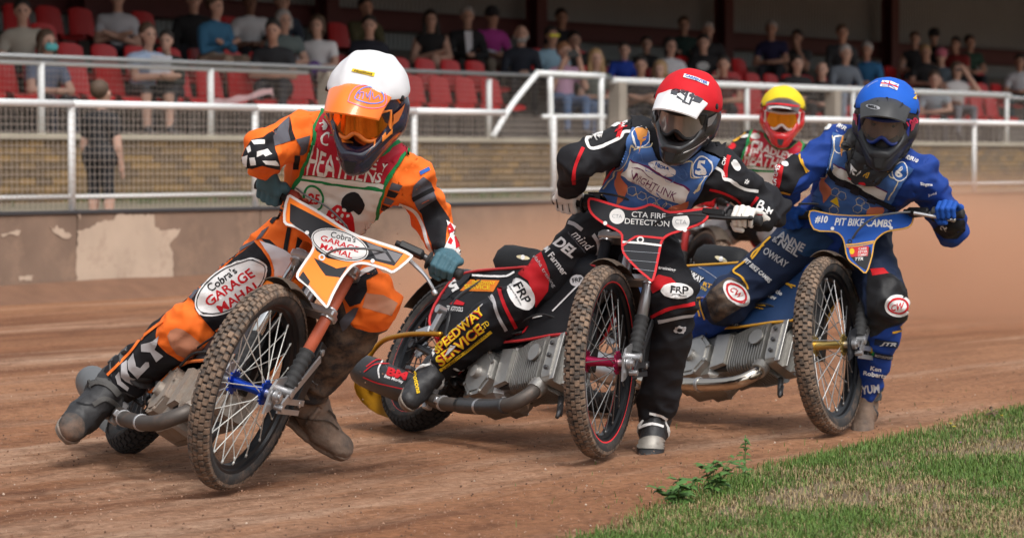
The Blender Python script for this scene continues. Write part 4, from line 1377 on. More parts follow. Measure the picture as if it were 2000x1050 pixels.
def rider(idx, J, cfg):
    q = {k: pt(*v) for k, v in J.items()}
    base = q['pel'] * A(1, 1, 0)
    root = thing("person", base, cfg['label'], "rider", "speedway riders racing on the shale")
    lat = nrm(q['shL'] - q['shR']); up = nrm(q['neck'] - q['pel']); fw = nrm(np.cross(up, lat)); fw = fw if fw[1] < 0 else -fw
    hl = nrm(q['hipL'] - q['hipR'])
    wst = q['pel'] * .62 + q['neck'] * .38; ch = q['pel'] * .30 + q['neck'] * .70
    s = cfg.get('scale', 1.0); B = cfg.get('bulk', 1.0)
    P = [cap(q['hipR'] + hl * .02, q['hipL'] - hl * .02, .112 * s * B, k=.04, m=0),
         cap(q['pel'], wst, .128 * s * B, .135 * s * B, 0, .05, [(fw, .85)])]
    for sg in (-1, 1):
        P.append(cap(wst + lat * sg * .04, ch + lat * sg * .075, .112 * s * B, .122 * s * B, 0, .05, [(fw, .92)]))
    P += [cap(q['shR'] + lat * .05 - up * .03, q['shL'] - lat * .05 - up * .03, .092 * s, None, 0, .05),
          cap(q['neck'] - up * .04, q['neck'] + up * .06 + fw * .02, .068 * s, .06 * s, 0, .04),
          cap(q['neck'] - up * .02, q['shR'] + lat * .02 + up * .01, .066 * s, .072 * s, 0, .04), cap(q['neck'] - up * .02, q['shL'] - lat * .02 + up * .01, .066 * s, .072 * s, 0, .04)]
    for S in 'RL':
        P += [cap(q['sh' + S], q['el' + S], .077 * s, .062 * s, 1, .03), cap(q['el' + S], q['wr' + S], .062 * s, .047 * s, 1, .025),
              cap(q['hip' + S], q['kn' + S], .104 * s * B, .083 * s, 2, .05), cap(q['kn' + S], q['kn' + S] + nrm(q['an' + S] - q['kn' + S]) * .06, .086 * s, .08 * s, 2, .03)]
        kn = q['kn' + S]; an = q['an' + S] + nrm(kn - q['an' + S]) * .055; ms = 3 if S == 'R' else 4
        calf = kn * .62 + an * .38 - fw * .012
        P += [cap(kn, calf, .080 * s, .080 * s * cfg.get('calf' + S, 1), ms, .03), cap(calf, an, .078 * s * cfg.get('calf' + S, 1), .060 * s * cfg.get('cuff' + S, 1), ms, .03)]
    body, V, F = solid("body", P, .0075, cfg['suit'], root, 2, wrinkles([q[k + S] for k in ('sh', 'el', 'wr', 'hip', 'kn', 'an') for S in 'RL'], cfg.get('wr', 1.45), idx * 3.7))
    out = dict(root=root, body=body, q=q, fw=fw, up=up, lat=lat)
    out['bvh'] = BVHTree.FromPolygons(V.tolist(), F.tolist())
    out['bodyVF'] = (V, F.tolist())
    bd = nrm(pt(*cfg['gripL']) - pt(*cfg['gripR']))
    out['gl'] = {}
    for S, c, sg in (('R', pt(*cfg['gripR']), -1), ('L', pt(*cfg['gripL']), 1)):
        o_, v_, f_ = glove(root, c, q['wr' + S], bd * sg, cfg['gloves'], S)
        out['gl'][S] = (o_, BVHTree.FromPolygons(v_.tolist(), f_.tolist()))
    out['bt'] = {}
    for S in 'RL':
        u_ = nrm(q['kn' + S] - q['an' + S])
        u_ = nrm(u_ + A(*cfg.get('bootup' + S, (0, 0, 0))))
        o_, v_, f_ = boot(root, q['an' + S], q['to' + S], u_, cfg['boots' + S] if 'boots' + S in cfg else cfg['boots'], cfg.get('bs' + S, cfg.get('bs', 1.0)))
        out['bt'][S] = (o_, BVHTree.FromPolygons(v_.tolist(), f_.tolist()))
    hc = cfg['helmet']
    h, pk_, cv, hb = helmet(root, pt(*hc['c']), head_frame(*hc['rot']), hc)
    out['helmet'], out['peak'], out['cover'] = h, pk_, cv
    for k, (a, b) in hb.items():
        out['b_' + k] = BVHTree.FromPolygons(np.asarray(a).tolist(), [tuple(int(i) for i in f) for f in b])
    return out

def cloth(name, col=(.5, .5, .5), **k):
    k.setdefault('rough', .72); k.setdefault('var', .1); k.setdefault('bump', .18); k.setdefault('bscale', 420); k.setdefault('sheen', 0.); k.setdefault('spec', .25); k.setdefault('dirt', .10); k.setdefault('dscale', 7); k.setdefault('fold', .55)
    return mat(name, col, **k)
suit_orange = cloth("suit_orange", "#fb7226", dirt=.14, dirtcol=(.52, .29, .19))
suit_grey = cloth("suit_grey", (.105, .105, .125))
suit_black = cloth("suit_black", (.013, .013, .016), dirt=.07)
suit_red = cloth("suit_red", (.50, .012, .018))
suit_blue = cloth("suit_blue", (.012, .047, .25))
suit_navy = cloth("suit_navy", (.012, .022, .055))
suit_muddy = cloth("suit_muddy", (.028, .026, .028), dirt=.8, dirtcol=(.155, .105, .072), dscale=20)
white_c = cloth("suit_white", (.74, .71, .74), dirt=.04, dirtcol=(.45, .36, .32))
sole_m = mat("boot_sole", (.22, .185, .155), .8, dirt=.5)
boot_blk = mat("boot_black", (.022, .022, .024), .55, bump=.3, dirt=.3, dirtcol=(.16, .12, .10), dscale=14)
boot_mud = mat("boot_muddy", (.10, .075, .06), .8, bump=.5, bscale=90, dirt=.85, dirtcol=(.24, .165, .12), dscale=8)
strap_m = mat("boot_strap", (.05, .05, .052), .6, dirt=.3)

R1 = rider(1, dict(pel=(597, 492, 10.28), neck=(700, 268, 9.93), shR=(592, 262, 9.98), shL=(800, 342, 9.95), elR=(512, 292, 9.74), wrR=(517, 328, 9.95),
                   elL=(846, 425, 10.16), wrL=(868, 492, 9.98), hipR=(545, 492, 10.28), knR=(372, 640, 10.32), anR=(232, 748, 10.53), toR=(158, 818, 10.42),
                   hipL=(655, 515, 10.25), knL=(730, 588, 10.00), anL=(592, 770, 10.25), toL=(682, 818, 10.24)), dict(
    label="rider in orange racing suit and white helmet cover, leading the pack",
    suit=[suit_orange, suit_orange, suit_orange, suit_black, suit_muddy], gloves=[mat("glove_teal", (.045, .12, .155), .7, var=.15, bump=.2, dirt=.15), suit_black], boots=[boot_blk, sole_m, strap_m], bootsL=[boot_mud, boot_mud, boot_mud], bs=1.22, bsR=1.36,
    gripR=(533, 372, 10.02), gripL=(868, 522, 9.87), calfL=1.12, cuffL=1.35, calfR=1.02, cuffR=1.35, bulk=.98,
    helmet=dict(c=(717, 206, 9.80), rot=(8, -12, 34), shell=mat("helmet_navy", (.012, .016, .04), .22, var=.2, coat=.6, dirt=.06), lens=mat("lens_orange", (.75, .22, .02), .06, .75, var=.35, scale=30), gframe=mat("gframe_orange", (.85, .24, .04), .35),
                strap=mat("strap_orange", (.75, .2, .04), .5), peak=mat("peak_orange", "#ff7a22", .32, var=.03, coat=.3), cover=cloth("cover_white", (.64, .64, .66), dirt=.03), seed=1.3, covtilt=26, covsize=86, ridge=.05)))
R2 = rider(2, dict(pel=(1215, 438, 11.15), neck=(1322, 290, 10.85), shR=(1228, 272, 10.92), shL=(1412, 338, 10.82), elR=(1125, 318, 10.76), wrR=(1115, 366, 10.98),
                   elL=(1510, 408, 11.02), wrL=(1488, 426, 10.84), hipR=(1168, 452, 11.17), knR=(1008, 598, 11.2), anR=(856, 718, 11.42), toR=(806, 782, 11.24),
                   hipL=(1262, 460, 11.1), knL=(1318, 575, 10.86), anL=(1280, 815, 11.08), toL=(1272, 868, 10.93)), dict(
    label="rider in black suit with red stripes and red helmet cover, wearing blue number 5 bib",
    suit=[suit_black], gloves=[cloth("glove_white", (.72, .69, .64), dirt=.12), suit_black], boots=[boot_blk, sole_m, mat("strap_white", (.6, .6, .58), .5, dirt=.3)], bs=1.05,
    gripR=(1112, 392, 11.05), gripL=(1455, 428, 10.74), calfL=1.05, cuffL=1.3, calfR=1.14, cuffR=1.2, bulk=1.0,
    helmet=dict(hs=.89, c=(1341, 220, 10.72), rot=(11, -18, 27), shell=mat("helmet_black", (.018, .018, .02), .28, var=.15, coat=.5, dirt=.05), lens=mat("lens_smoke", (.30, .265, .25), .12, .5, var=.3, scale=25), gframe=black_plastic, strap=mat("strap_grey", (.2, .19, .19), .5),
                peak=mat("peak_white", (.80, .80, .81), .3, var=.03, coat=.4), cover=cloth("cover_red", (.55, .01, .018), dirt=.02), seed=4.1, covtilt=30, covsize=96)))
R3 = rider(3, dict(pel=(1630, 440, 12.05), neck=(1722, 292, 11.7), shR=(1640, 282, 11.78), shL=(1802, 342, 11.65), elR=(1545, 345, 11.7), wrR=(1532, 396, 11.88),
                   elL=(1858, 446, 11.85), wrL=(1860, 424, 11.68), hipR=(1590, 452, 12.07), knR=(1425, 585, 12.05), anR=(1310, 680, 12.38), toR=(1230, 715, 12.4),
                   hipL=(1685, 465, 12.0), knL=(1730, 588, 11.72), anL=(1688, 785, 11.97), toL=(1690, 828, 11.82)), dict(
    label="rider in royal blue suit, blue helmet cover, black neck brace and number 6 bib",
    suit=[suit_blue, suit_blue, suit_navy, suit_blue, suit_blue], gloves=[cloth("glove_blue", (.012, .075, .36), bump=.4, bscale=200), suit_blue], boots=[boot_mud, sole_m, strap_m], bs=1.0,
    gripR=(1548, 424, 11.95), gripL=(1852, 416, 11.58), bulk=1.1,
    helmet=dict(hs=.93, c=(1730, 234, 11.6), rot=(6, -11, 24), shell=mat("helmet_matt", (.016, .017, .02), .45, var=.15, dirt=.05), lens=mat("lens_clear", (.62, .58, .55), .05, 0, trans=.9, var=.05), gframe=mat("gframe_blue", (.01, .03, .2), .4), strap=mat("strap_redblue", (.40, .02, .06), .5),
                peak=mat("peak_matt", (.035, .036, .038), .5, var=.2), cover=cloth("cover_blue_cloth", (.01, .10, .50), dirt=.02), seed=8.2, covtilt=30, covsize=92)))
R4 = rider(4, dict(pel=(1478, 420, 17.0), neck=(1520, 290, 16.78), shR=(1462, 285, 16.82), shL=(1585, 312, 16.72), elR=(1398, 330, 16.75), wrR=(1383, 372, 16.88),
                   elL=(1640, 380, 16.9), wrL=(1632, 420, 16.75), hipR=(1445, 430, 17.12), knR=(1345, 492, 17.35), anR=(1275, 560, 17.6), toR=(1230, 585, 17.6),
                   hipL=(1510, 435, 17.0), knL=(1560, 500, 16.65), anL=(1535, 640, 16.85), toL=(1535, 668, 16.7)), dict(
    label="rider in black jacket and yellow helmet cover with mirrored orange goggles, last in line",
    suit=[suit_black, suit_black, cloth("suit_lightgrey", (.32, .30, .30)), suit_black, suit_black], gloves=[suit_red, suit_black], boots=[boot_blk, sole_m, strap_m],
    gripR=(1385, 388, 16.9), gripL=(1625, 430, 16.7),
    helmet=dict(hs=.92, c=(1528, 224, 16.68), rot=(4, -5, 18), shell=mat("helmet_red", (.55, .015, .02), .25, var=.1, coat=.5), lens=mat("lens_amber", (.85, .33, .02), .08, .6, var=.3), gframe=mat("gframe_white", (.7, .7, .7), .4), strap=suit_red,
                peak=mat("peak_dark", (.045, .03, .03), .3, coat=.4), cover=cloth("cover_yellow", (.72, .55, .02), dirt=.02), seed=2.2, covtilt=32, covsize=92)))
# ------------------------------------------------------------------ sewn panels, printing and lettering that lie on the curved surfaces
def hit_bvh(bv, dist0=10.):
    last = [dist0]
    def f(px, py):
        d = ray(px, py); d = d / np.linalg.norm(d)
        h = bv.ray_cast(Vector(CAMP), Vector(d), 60)
        if h[0] is None:
            h = bv.find_nearest(Vector(CAMP + d * last[0]))
            n = np.array(h[1]); n = n if np.dot(n, d) < 0 else -n
            return np.array(h[0]), n
        last[0] = float(np.linalg.norm(np.array(h[0]) - CAMP))
        n = np.array(h[1]); n = n if np.dot(n, d) < 0 else -n
        return np.array(h[0]), n
    return f
def hit_plane(o, n):
    n = nrm(n); n = n if n[1] < 0 else -n
    return lambda x, y: (on_plane(x, y, o, n), n)

def lay(name, V, T, hit, m, parent, off, thick=0.):
    P = [hit(x, y) for x, y in V]
    g = Geo()
    Q = np.array([p + n * off for p, n in P])
    g.add(Q, T)
    if thick:
        B = np.array([p + n * (off - thick) for p, n in P])
        g.add(B, [t[::-1] for t in T])
        cnt = {}
        for t in T:
            for a, b in ((t[0], t[1]), (t[1], t[2]), (t[2], t[0])):
                cnt[min(a, b), max(a, b)] = cnt.get((min(a, b), max(a, b)), 0) + 1
        k = len(V)
        A_ = np.concatenate([Q, B])
        g.add(A_, [(a, b, b + k, a + k) for (a, b), c in cnt.items() if c == 1])
    return obj(name, g, m, parent)
def patch(name, poly, hit, m, parent, off=.002, L=7., curve=0, thick=0.):
    if curve: poly = [tuple(p) for p in smooth_poly(poly, curve)]
    V, T = tri_fill(poly, L)
    return lay(name, V, T, hit, m, parent, off, thick)
def strip(name, pts, w, hit, m, parent, off=.003, L=7., sm=5, thick=0.):
    P = spline([np.array(p, float) for p in pts], sm) if len(pts) > 2 and sm else np.array(pts, float)
    t = np.gradient(P, axis=0); t /= np.linalg.norm(t, axis=1)[:, None] + 1e-9
    n = np.stack([-t[:, 1], t[:, 0]], 1) * w / 2
    V = np.concatenate([P + n, P - n]).tolist(); k = len(P)
    T = [q for i in range(k - 1) for q in ((i, i + 1, k + i), (i + 1, k + i + 1, k + i))]
    V, T = refine(V, T, L)
    return lay(name, V, T, hit, m, parent, off, thick)
def ellipse(c, a, b, ang, n=36):
    ang = R(ang)
    return [(c[0] + a * math.cos(t) * math.cos(ang) - b * math.sin(t) * math.sin(ang), c[1] + a * math.cos(t) * math.sin(ang) + b * math.sin(t) * math.cos(ang)) for t in np.arange(n) * 2 * math.pi / n]
def ring(name, c, a, b, ang, w, hit, m, parent, off=.003):
    e = ellipse(c, a, b, ang)
    return strip(name, e + e[:1], w, hit, m, parent, off, sm=0)
_TX = {}
def glyphs(s, bold, shear):
    key = (s, bold, shear)
    if key not in _TX:
        cu = bpy.data.curves.new("lettering", 'FONT'); cu.body = s; cu.offset = bold; cu.shear = shear; cu.resolution_u = 3; cu.align_x = 'LEFT'
        o = bpy.data.objects.new("lettering", cu); COL.objects.link(o)
        dg = bpy.context.evaluated_depsgraph_get()
        me = o.evaluated_get(dg).to_mesh(); me.calc_loop_triangles()
        V = np.array([v.co[:2] for v in me.vertices]); T = [tuple(t.vertices) for t in me.loop_triangles]
        bpy.data.objects.remove(o); bpy.data.curves.remove(cu)
        mn, mx = V.min(0), V.max(0)
        _TX[key] = ((V - mn) / (mx - mn), T, (mx - mn)[0] / (mx - mn)[1])
    return _TX[key]
def text(s, c, w, ang, hit, m, parent, off=.004, h=None, bold=.02, shear=0., warp=None, L=6.):
    """Lettering w photo-pixels wide (h high), centred on c, turned by ang degrees (clockwise in the picture)."""
    V, T, asp = glyphs(s, bold, shear)
    if warp: P = [warp(x, y) for x, y in V]
    else:
        h = h or w / asp
        a = R(ang); P = []
        for x, y in V:
            X, Y = (x - .5) * w, (.5 - y) * h
            P.append((c[0] + X * math.cos(a) - Y * math.sin(a), c[1] + X * math.sin(a) + Y * math.cos(a)))
    P, T = refine(P, T, L)
    return lay("lettering", P, T, hit, m, parent, off)
def zf(k, ox, oy):                      # a picture enlarged k times from corner (ox, oy) -> photo pixels
    return lambda *pts: [(ox + x / k, oy + y / k) for x, y in pts]

inkw = cloth("print_white", (.78, .77, .76), dirt=.04)
inkk = cloth("print_black", (.012, .012, .014), dirt=.02)
inkr = cloth("print_red", (.55, .012, .02), dirt=.03)
inkg = cloth("print_green", (.01, .22, .065), dirt=.03)
inky = cloth("print_yellow", (.80, .52, .02), dirt=.03)
inkgold = cloth("print_gold", (.72, .38, .03), dirt=.03)
inkb = cloth("print_blue", (.03, .12, .42), dirt=.03)
inkgr = cloth("print_grey", (.13, .13, .15), dirt=.03)
inklg = cloth("print_lightgrey", (.45, .44, .45), dirt=.03)
inko = cloth("print_orange", "#ff7a30", dirt=.03)
bib_red = cloth("bib_red", (.40, .012, .03), rough=.5, dirt=.03)
bib_white = cloth("bib_white", (.70, .69, .65), rough=.5, dirt=.06)
bib_blue = cloth("bib_blue", (.055, .135, .36), rough=.5, var=.25, dirt=.04)
plum = cloth("print_plum", (.14, .02, .09), dirt=.02)
cream = cloth("print_cream", (.66, .58, .38), dirt=.02)
flame = cloth("print_flame", (.62, .19, .10), dirt=.02)

# ===== rider 1, orange
h1 = hit_bvh(R1['bvh'], 10.1); b1 = R1['body']; z = zf(2.837, 460, 190)
bib = patch("race_bib", [(627, 213), (641, 213), (655, 240), (690, 300), (742, 298), (786, 271), (802, 290), (785, 318), (767, 345), (754, 366), (740, 410), (721, 464), (640, 440), (556, 402), (576, 359), (587, 338), (600, 295), (615, 243)], h1, inkg, R1['root'], .012, thick=.004)
patch("bib_top", [(633, 216), (648, 238), (684, 304), (742, 305), (784, 281), (795, 291), (776, 320), (752, 358), (594, 337), (606, 300), (621, 250)], h1, bib_red, bib, .0135)
patch("bib_strip", [(593, 338), (753, 359), (750, 366), (591, 345)], h1, bib_white, bib, .0135)
patch("bib_panel", [(590, 350), (748, 371), (733, 410), (716, 460), (640, 437), (563, 400), (580, 366)], h1, bib_white, bib, .0135)
def wp(x, y):
    X = 405 + 415 * x; bt = 418 + (X - 405) * .135; tp = 258 + (X - 405) * .395
    return 460 + (X + (1 - y) * -16 + 8) / 2.837, 190 + (bt + (tp - bt) * y) / 2.837
text("HEATHENS", None, 0, 0, h1, bib_white, bib, .015, warp=wp, bold=.015)
for ch, p, w, a in (("C", (636, 273), 17, 8), ("L", (705, 306), 8, 5), ("E", (731, 319), 11, 10), ("Y", (751, 327), 14, 15)):
    text(ch, p, w, a, h1, bib_white, bib, .015, bold=.03)
patch("bib_emblem", z((470, 160), (490, 140), (500, 160), (492, 190), (475, 185)), h1, bib_white, bib, .015)
ring("number_ring", (615, 384), 19, 25, -8, 4, h1, inkg, bib, .015)
text("25", (615, 383), 24, 6, h1, inkr, bib, .0155, bold=.03, h=21)
patch("hammer", z((605, 550), (650, 515), (690, 525), (722, 580), (705, 618), (680, 635), (655, 612), (630, 625), (600, 600)), h1, inkk, bib, .0155, curve=2)
patch("fist", z((508, 662), (525, 615), (570, 585), (615, 600), (645, 630), (656, 680), (648, 745), (590, 720), (540, 690)), h1, inkr, bib, .0152, curve=2)
for p in ((545, 640), (575, 612), (600, 640), (570, 660), (610, 610), (590, 670), (625, 640), (548, 668), (610, 690)):
    patch("fist_dot", ellipse(z(p)[0], 3.0, 3.4, 20, 10), h1, bib_white, bib, .0165)
# sleeves
patch("sleeve_panel", z((300, 108), (290, 190), (302, 243), (215, 272), (205, 205), (240, 160)), h1, suit_grey, b1, .003)
patch("sleeve_panel", z((302, 108), (310, 180), (330, 235), (302, 243), (290, 190)), h1, inkk, b1, .0035)
patch("sleeve_panel", z((215, 182), (240, 165), (205, 215), (222, 300), (190, 330), (140, 235), (180, 200)), h1, suit_black, b1, .004)
patch("sleeve_cuff", z((150, 225), (190, 250), (225, 310), (245, 395), (150, 375), (45, 405), (38, 350), (60, 290), (95, 240)), h1, suit_black, b1, .006)
for q in (((95, 245), (160, 235), (155, 262), (110, 268)), ((45, 330), (75, 320), (70, 380), (50, 385)), ((120, 300), (170, 290), (200, 320), (165, 330), (150, 318), (120, 330)), ((85, 335), (110, 330), (118, 370), (90, 372)), ((150, 350), (215, 345), (235, 372), (165, 368)), ((70, 285), (90, 270), (95, 300), (78, 310))):
    patch("cuff_mark", z(*q), h1, inkw, b1, .008)
patch("sleeve_panel", z((332, 235), (412, 214), (392, 300), (372, 318), (352, 320), (360, 280)), h1, suit_grey, b1, .003)
patch("sleeve_panel", z((325, 320), (355, 322), (352, 400), (322, 400)), h1, suit_black, b1, .003)
patch("sleeve_panel", z((1040, 440), (1082, 470), (1100, 535), (1112, 562), (1010, 622), (975, 545), (985, 490)), h1, suit_grey, b1, .003)
strip("sleeve_stripe", z((978, 565), (1095, 508)), 9, h1, inkk, b1, .004)
patch("sleeve_panel", z((1112, 560), (1185, 680), (1170, 720), (1160, 870), (1100, 850), (1068, 760), (1028, 640), (1012, 622)), h1, suit_black, b1, .0035)
patch("sleeve_cuff", z((1165, 685), (1215, 720), (1245, 800), (1255, 890), (1180, 880), (1140, 870), (1185, 770)), h1, inkw, b1, .005)
for q in (((1185, 700), (1205, 740), (1180, 760), (1172, 720)), ((1205, 770), (1240, 790), (1235, 830), (1215, 835)), ((1160, 830), (1215, 845), (1235, 880), (1165, 865)), ((1185, 780), (1200, 800), (1190, 820), (1172, 810))):
    patch("cuff_mark", z(*q), h1, inkr, b1, .0065)
strip("sleeve_piping", z((905, 590), (985, 625), (1035, 700), (1065, 800), (1092, 860)), 6, h1, inkw, b1, .004)
patch("shoulder_badge", z((1018, 412), (1068, 388), (1075, 405), (1025, 432)), h1, inkb, b1, .004)
for k in range(4):
    patch("side_bar", z((868 - k * 18, 470 + k * 40), (925 - k * 22, 490 + k * 40), (905 - k * 22, 518 + k * 38), (852 - k * 16, 508 + k * 38)), h1, suit_grey if k % 2 == 0 else suit_black, b1, .003)
for q in (((290, 715), (312, 722), (285, 880), (262, 862)), ((345, 770), (372, 790), (345, 905), (325, 880)), ((140, 780), (190, 790), (290, 885), (300, 930), (210, 850)), ((190, 690), (250, 615), (268, 625), (205, 705))):
    patch("waist_stripe", z(*q), h1, suit_black, b1, .003)
patch("hip_panel", z((190, 715), (150, 740), (115, 790), (140, 782), (185, 722)), h1, suit_grey, b1, .003)
# right thigh
patch("thigh_panel", [(508, 470), (560, 490), (575, 500), (572, 540), (545, 572), (500, 607), (438, 655), (428, 632), (505, 590), (530, 560), (537, 527), (527, 500)], h1, white_c, b1, .0055)
tp = patch("thigh_patch", [(502, 472), (523, 500), (532, 525), (527, 548), (505, 585), (460, 612), (427, 634), (417, 622), (393, 602), (375, 585), (420, 540), (456, 508)], h1, suit_black, b1, .0062)
strip("thigh_piping", [(501, 470), (525, 500), (534, 527), (527, 556), (505, 588), (465, 614), (420, 645)], 5, h1, inko, b1, .007)
strip("thigh_piping", [(503, 470), (470, 488), (420, 530), (372, 582)], 6, h1, suit_grey, b1, .004)
patch("knee_band", [(393, 598), (428, 634), (445, 652), (432, 664), (412, 640), (380, 602)], h1, suit_black, b1, .004)
ov = patch("oval_badge", ellipse((452, 561), 82, 38, -35), h1, inkw, b1, .008)
ring("badge_ring", (452, 561), 77, 34, -35, 1.8, h1, inkk, ov, .0095)
text("Cobra's", (436, 546), 66, -36, h1, inkk, ov, .0095, bold=.015, h=15)
text("GARAGE", (450, 560), 108, -34.5, h1, inkr, ov, .0095, bold=.02, h=17)
text("MAHAL", (467, 577), 94, -34, h1, inkr, ov, .0095, bold=.02, h=17)
z6 = zf(3.5, 120, 600)
for q in (((550, 255), (630, 230), (672, 190), (660, 240), (640, 285), (700, 330), (650, 370), (612, 305), (550, 300)), ((497, 312), (457, 370), (462, 425), (520, 482), (603, 400), (600, 370), (578, 370), (540, 412), (512, 400)), ((452, 360), (413, 388), (408, 470), (440, 502), (490, 527), (522, 490), (470, 470), (455, 440)), ((372, 470), (400, 435), (410, 500), (462, 545), (450, 568), (385, 522))):
    patch("shin_mark", z6(*q), h1, inklg, b1, .004)
strip("shin_piping", z6((700, 92), (560, 200), (470, 310), (318, 462)), 5, h1, inko, b1, .004)
hb1 = hit_bvh(R1['bt']['R'][1], 10.5); bb = R1['bt']['R'][0]
patch("toe_cap", [(112, 824), (126, 808), (148, 808), (164, 824), (162, 850), (142, 862), (120, 854)], hb1, mat("toe_worn", (.06, .05, .044), .7, var=.4, scale=40, dirt=.5), bb, .003, curve=2)
strip("boot_strap", [(172, 752), (190, 744), (215, 752), (232, 770)], 13, hb1, mat("strap_grey_worn", (.07, .068, .065), .7, dirt=.4), bb, .006, thick=.005)
strip("boot_strap", [(182, 790), (205, 778), (228, 790), (238, 808)], 9, hb1, mat("strap_grey_worn"), bb, .005, thick=.004)
strip("boot_crease", [(150, 786), (175, 790), (195, 780), (215, 784)], 2.2, hb1, inkk, bb, .0045)
hb1 = hit_bvh(R1['bt']['L'][1], 10.25); bb = R1['bt']['L'][0]
strip("boot_strap", [(556, 778), (580, 770), (610, 776), (632, 792)], 12, hb1, mat("strap_mud", (.15, .10, .07), .85, dirt=.6), bb, .006, thick=.005)
strip("boot_crease", [(565, 808), (600, 818), (640, 822), (660, 838)], 2.5, hb1, mat("crease_dark", (.05, .034, .024), .9), bb, .004)  # darker line laid along the boot crease
strip("boot_crease", [(640, 800), (652, 812), (660, 826)], 3, hb1, mat("crease_dark"), bb, .004)
patch("knee_dust", [(328, 655), (345, 640), (372, 652), (398, 682), (380, 700), (345, 690)], h1, cloth("dusty_orange", (.50, .21, .12), dirt=.5, dirtcol=(.42, .24, .16)), b1, .003, curve=2)
# left leg
z5 = zf(2.5, 540, 460)
patch("thigh_panel", z5((330, 215), (400, 190), (440, 215), (445, 270), (410, 330), (360, 345), (330, 300), (250, 400), (225, 415), (240, 350)), h1, suit_black, b1, .003)
strip("thigh_stripe", z5((400, 195), (440, 170), (485, 168)), 10, h1, inkw, b1, .0035)
strip("thigh_stripe", z5((420, 215), (490, 175)), 12, h1, suit_black, b1, .004)
patch("knee_dust", z5((420, 350), (440, 280), (520, 290), (590, 330), (560, 390), (500, 372)), h1, cloth("dusty_orange", (.50, .21, .12), dirt=.5, dirtcol=(.42, .24, .16)), b1, .003)
patch("shin_panel", z5((310, 420), (345, 380), (380, 350), (405, 350), (385, 400), (345, 450), (325, 465)), h1, suit_grey, b1, .004)
# plate of bike 1
hp1 = hit_plane(*B1.plate); p1 = B1.platebase; D = .0028
patch("plate_graphic", [(567, 398), (625, 428), (686, 461), (740, 481), (788, 496), (770, 520), (728, 509), (700, 508), (680, 512), (640, 505), (618, 490), (612, 474), (600, 456), (578, 443), (566, 433)], hp1, black_p, p1, D)
for q in ([(716, 474), (745, 484), (765, 512), (735, 506)], [(755, 488), (786, 498), (772, 514)]):
    patch("plate_bar", q, hp1, mat("plate_grey", (.13, .125, .135), .4), p1, D + .0006)
patch("plate_graphic", z((432, 890), (560, 950), (622, 938), (580, 1000), (500, 990), (470, 950)), hp1, black_p, p1, D)
patch("plate_graphic", z5((110, 205), (130, 175), (165, 225), (155, 245)), hp1, black_p, p1, D)
po_ = patch("oval_badge", ellipse((664, 479), 58, 28, 19), hp1, white_p, p1, D + .0008)
ring("badge_ring", (664, 479), 55, 25.5, 19, 1.6, hp1, inkk, po_, D + .0014)
text("Cobra's", (671, 464), 50, 13, hp1, inkk, po_, D + .0016, bold=.01, h=12)
text("GARAGE", (664, 477), 78, 18, hp1, inkr, po_, D + .0016, bold=.02, h=11)
text("MAHAL", (658, 491), 66, 18, hp1, inkr, po_, D + .0016, bold=.02, h=11)
for c_ in ((600, 456), (728, 511)):
    patch("plate_screw", ellipse(c_, 4, 4, 0, 14), hp1, white_p, p1, D + .003)
ring("grommet", (629, 504), 5, 5, 0, 3, hp1, silver, p1, D + .003)
# helmet 1
hpk = hit_bvh(R1['b_peak'], 9.6); zh = zf(4.12, 620, 85); pk = R1['peak']
blue_ink = mat("peak_ink_blue", (.12, .22, .62), .4); pink_ink = mat("peak_ink_pink", (.75, .2, .35), .4)
strip("peak_logo", zh((245, 470), (270, 400), (320, 350), (400, 340), (500, 360), (548, 420), (545, 490), (480, 520), (380, 515), (250, 470)), 1.6, hpk, pink_ink, pk, .002, L=3)
strip("peak_logo", zh((300, 440), (330, 390), (390, 355), (480, 365), (530, 420), (520, 470), (430, 485), (330, 460), (300, 440)), 2.2, hpk, blue_ink, pk, .002, L=3)
for q in (((330, 450), (345, 415), (330, 405), (370, 395), (360, 450)), ((390, 400), (400, 440), (430, 370), (415, 460)), ((440, 395), (450, 450), (490, 420), (500, 455))):
    strip("peak_logo", zh(*q), 1.8, hpk, blue_ink, pk, .0024, L=3, sm=2)
hcv = hit_bvh(R1['b_cover'], 9.75); cv1 = R1['cover']
tg = patch("brand_tag", zh((285, 205), (465, 240), (455, 270), (275, 228)), hcv, inky, cv1, .003, L=4)
text("HotShots", zh((370, 237))[0], 36, 11, hcv, inkk, tg, .005, h=5, L=4, shear=.3)
hsh = hit_bvh(R1['b_shell'], 9.75); hs = R1['helmet']
for q in (((70, 620), (80, 640), (68, 660)), ((92, 680), (104, 690), (95, 745)), ((625, 560), (640, 565), (630, 620), (600, 670), (598, 650)), ((520, 745), (548, 710), (552, 740), (590, 700), (605, 680), (600, 720), (520, 790)), ((460, 775), (475, 765), (465, 815), (450, 835)), ((190, 775), (280, 790), (290, 808), (200, 800)), ((420, 860), (440, 840), (385, 905))):
    patch("shell_graphic", zh(*q), hsh, mat("shell_orange", (.9, .26, .04), .3, coat=.3), hs, .002, L=4)

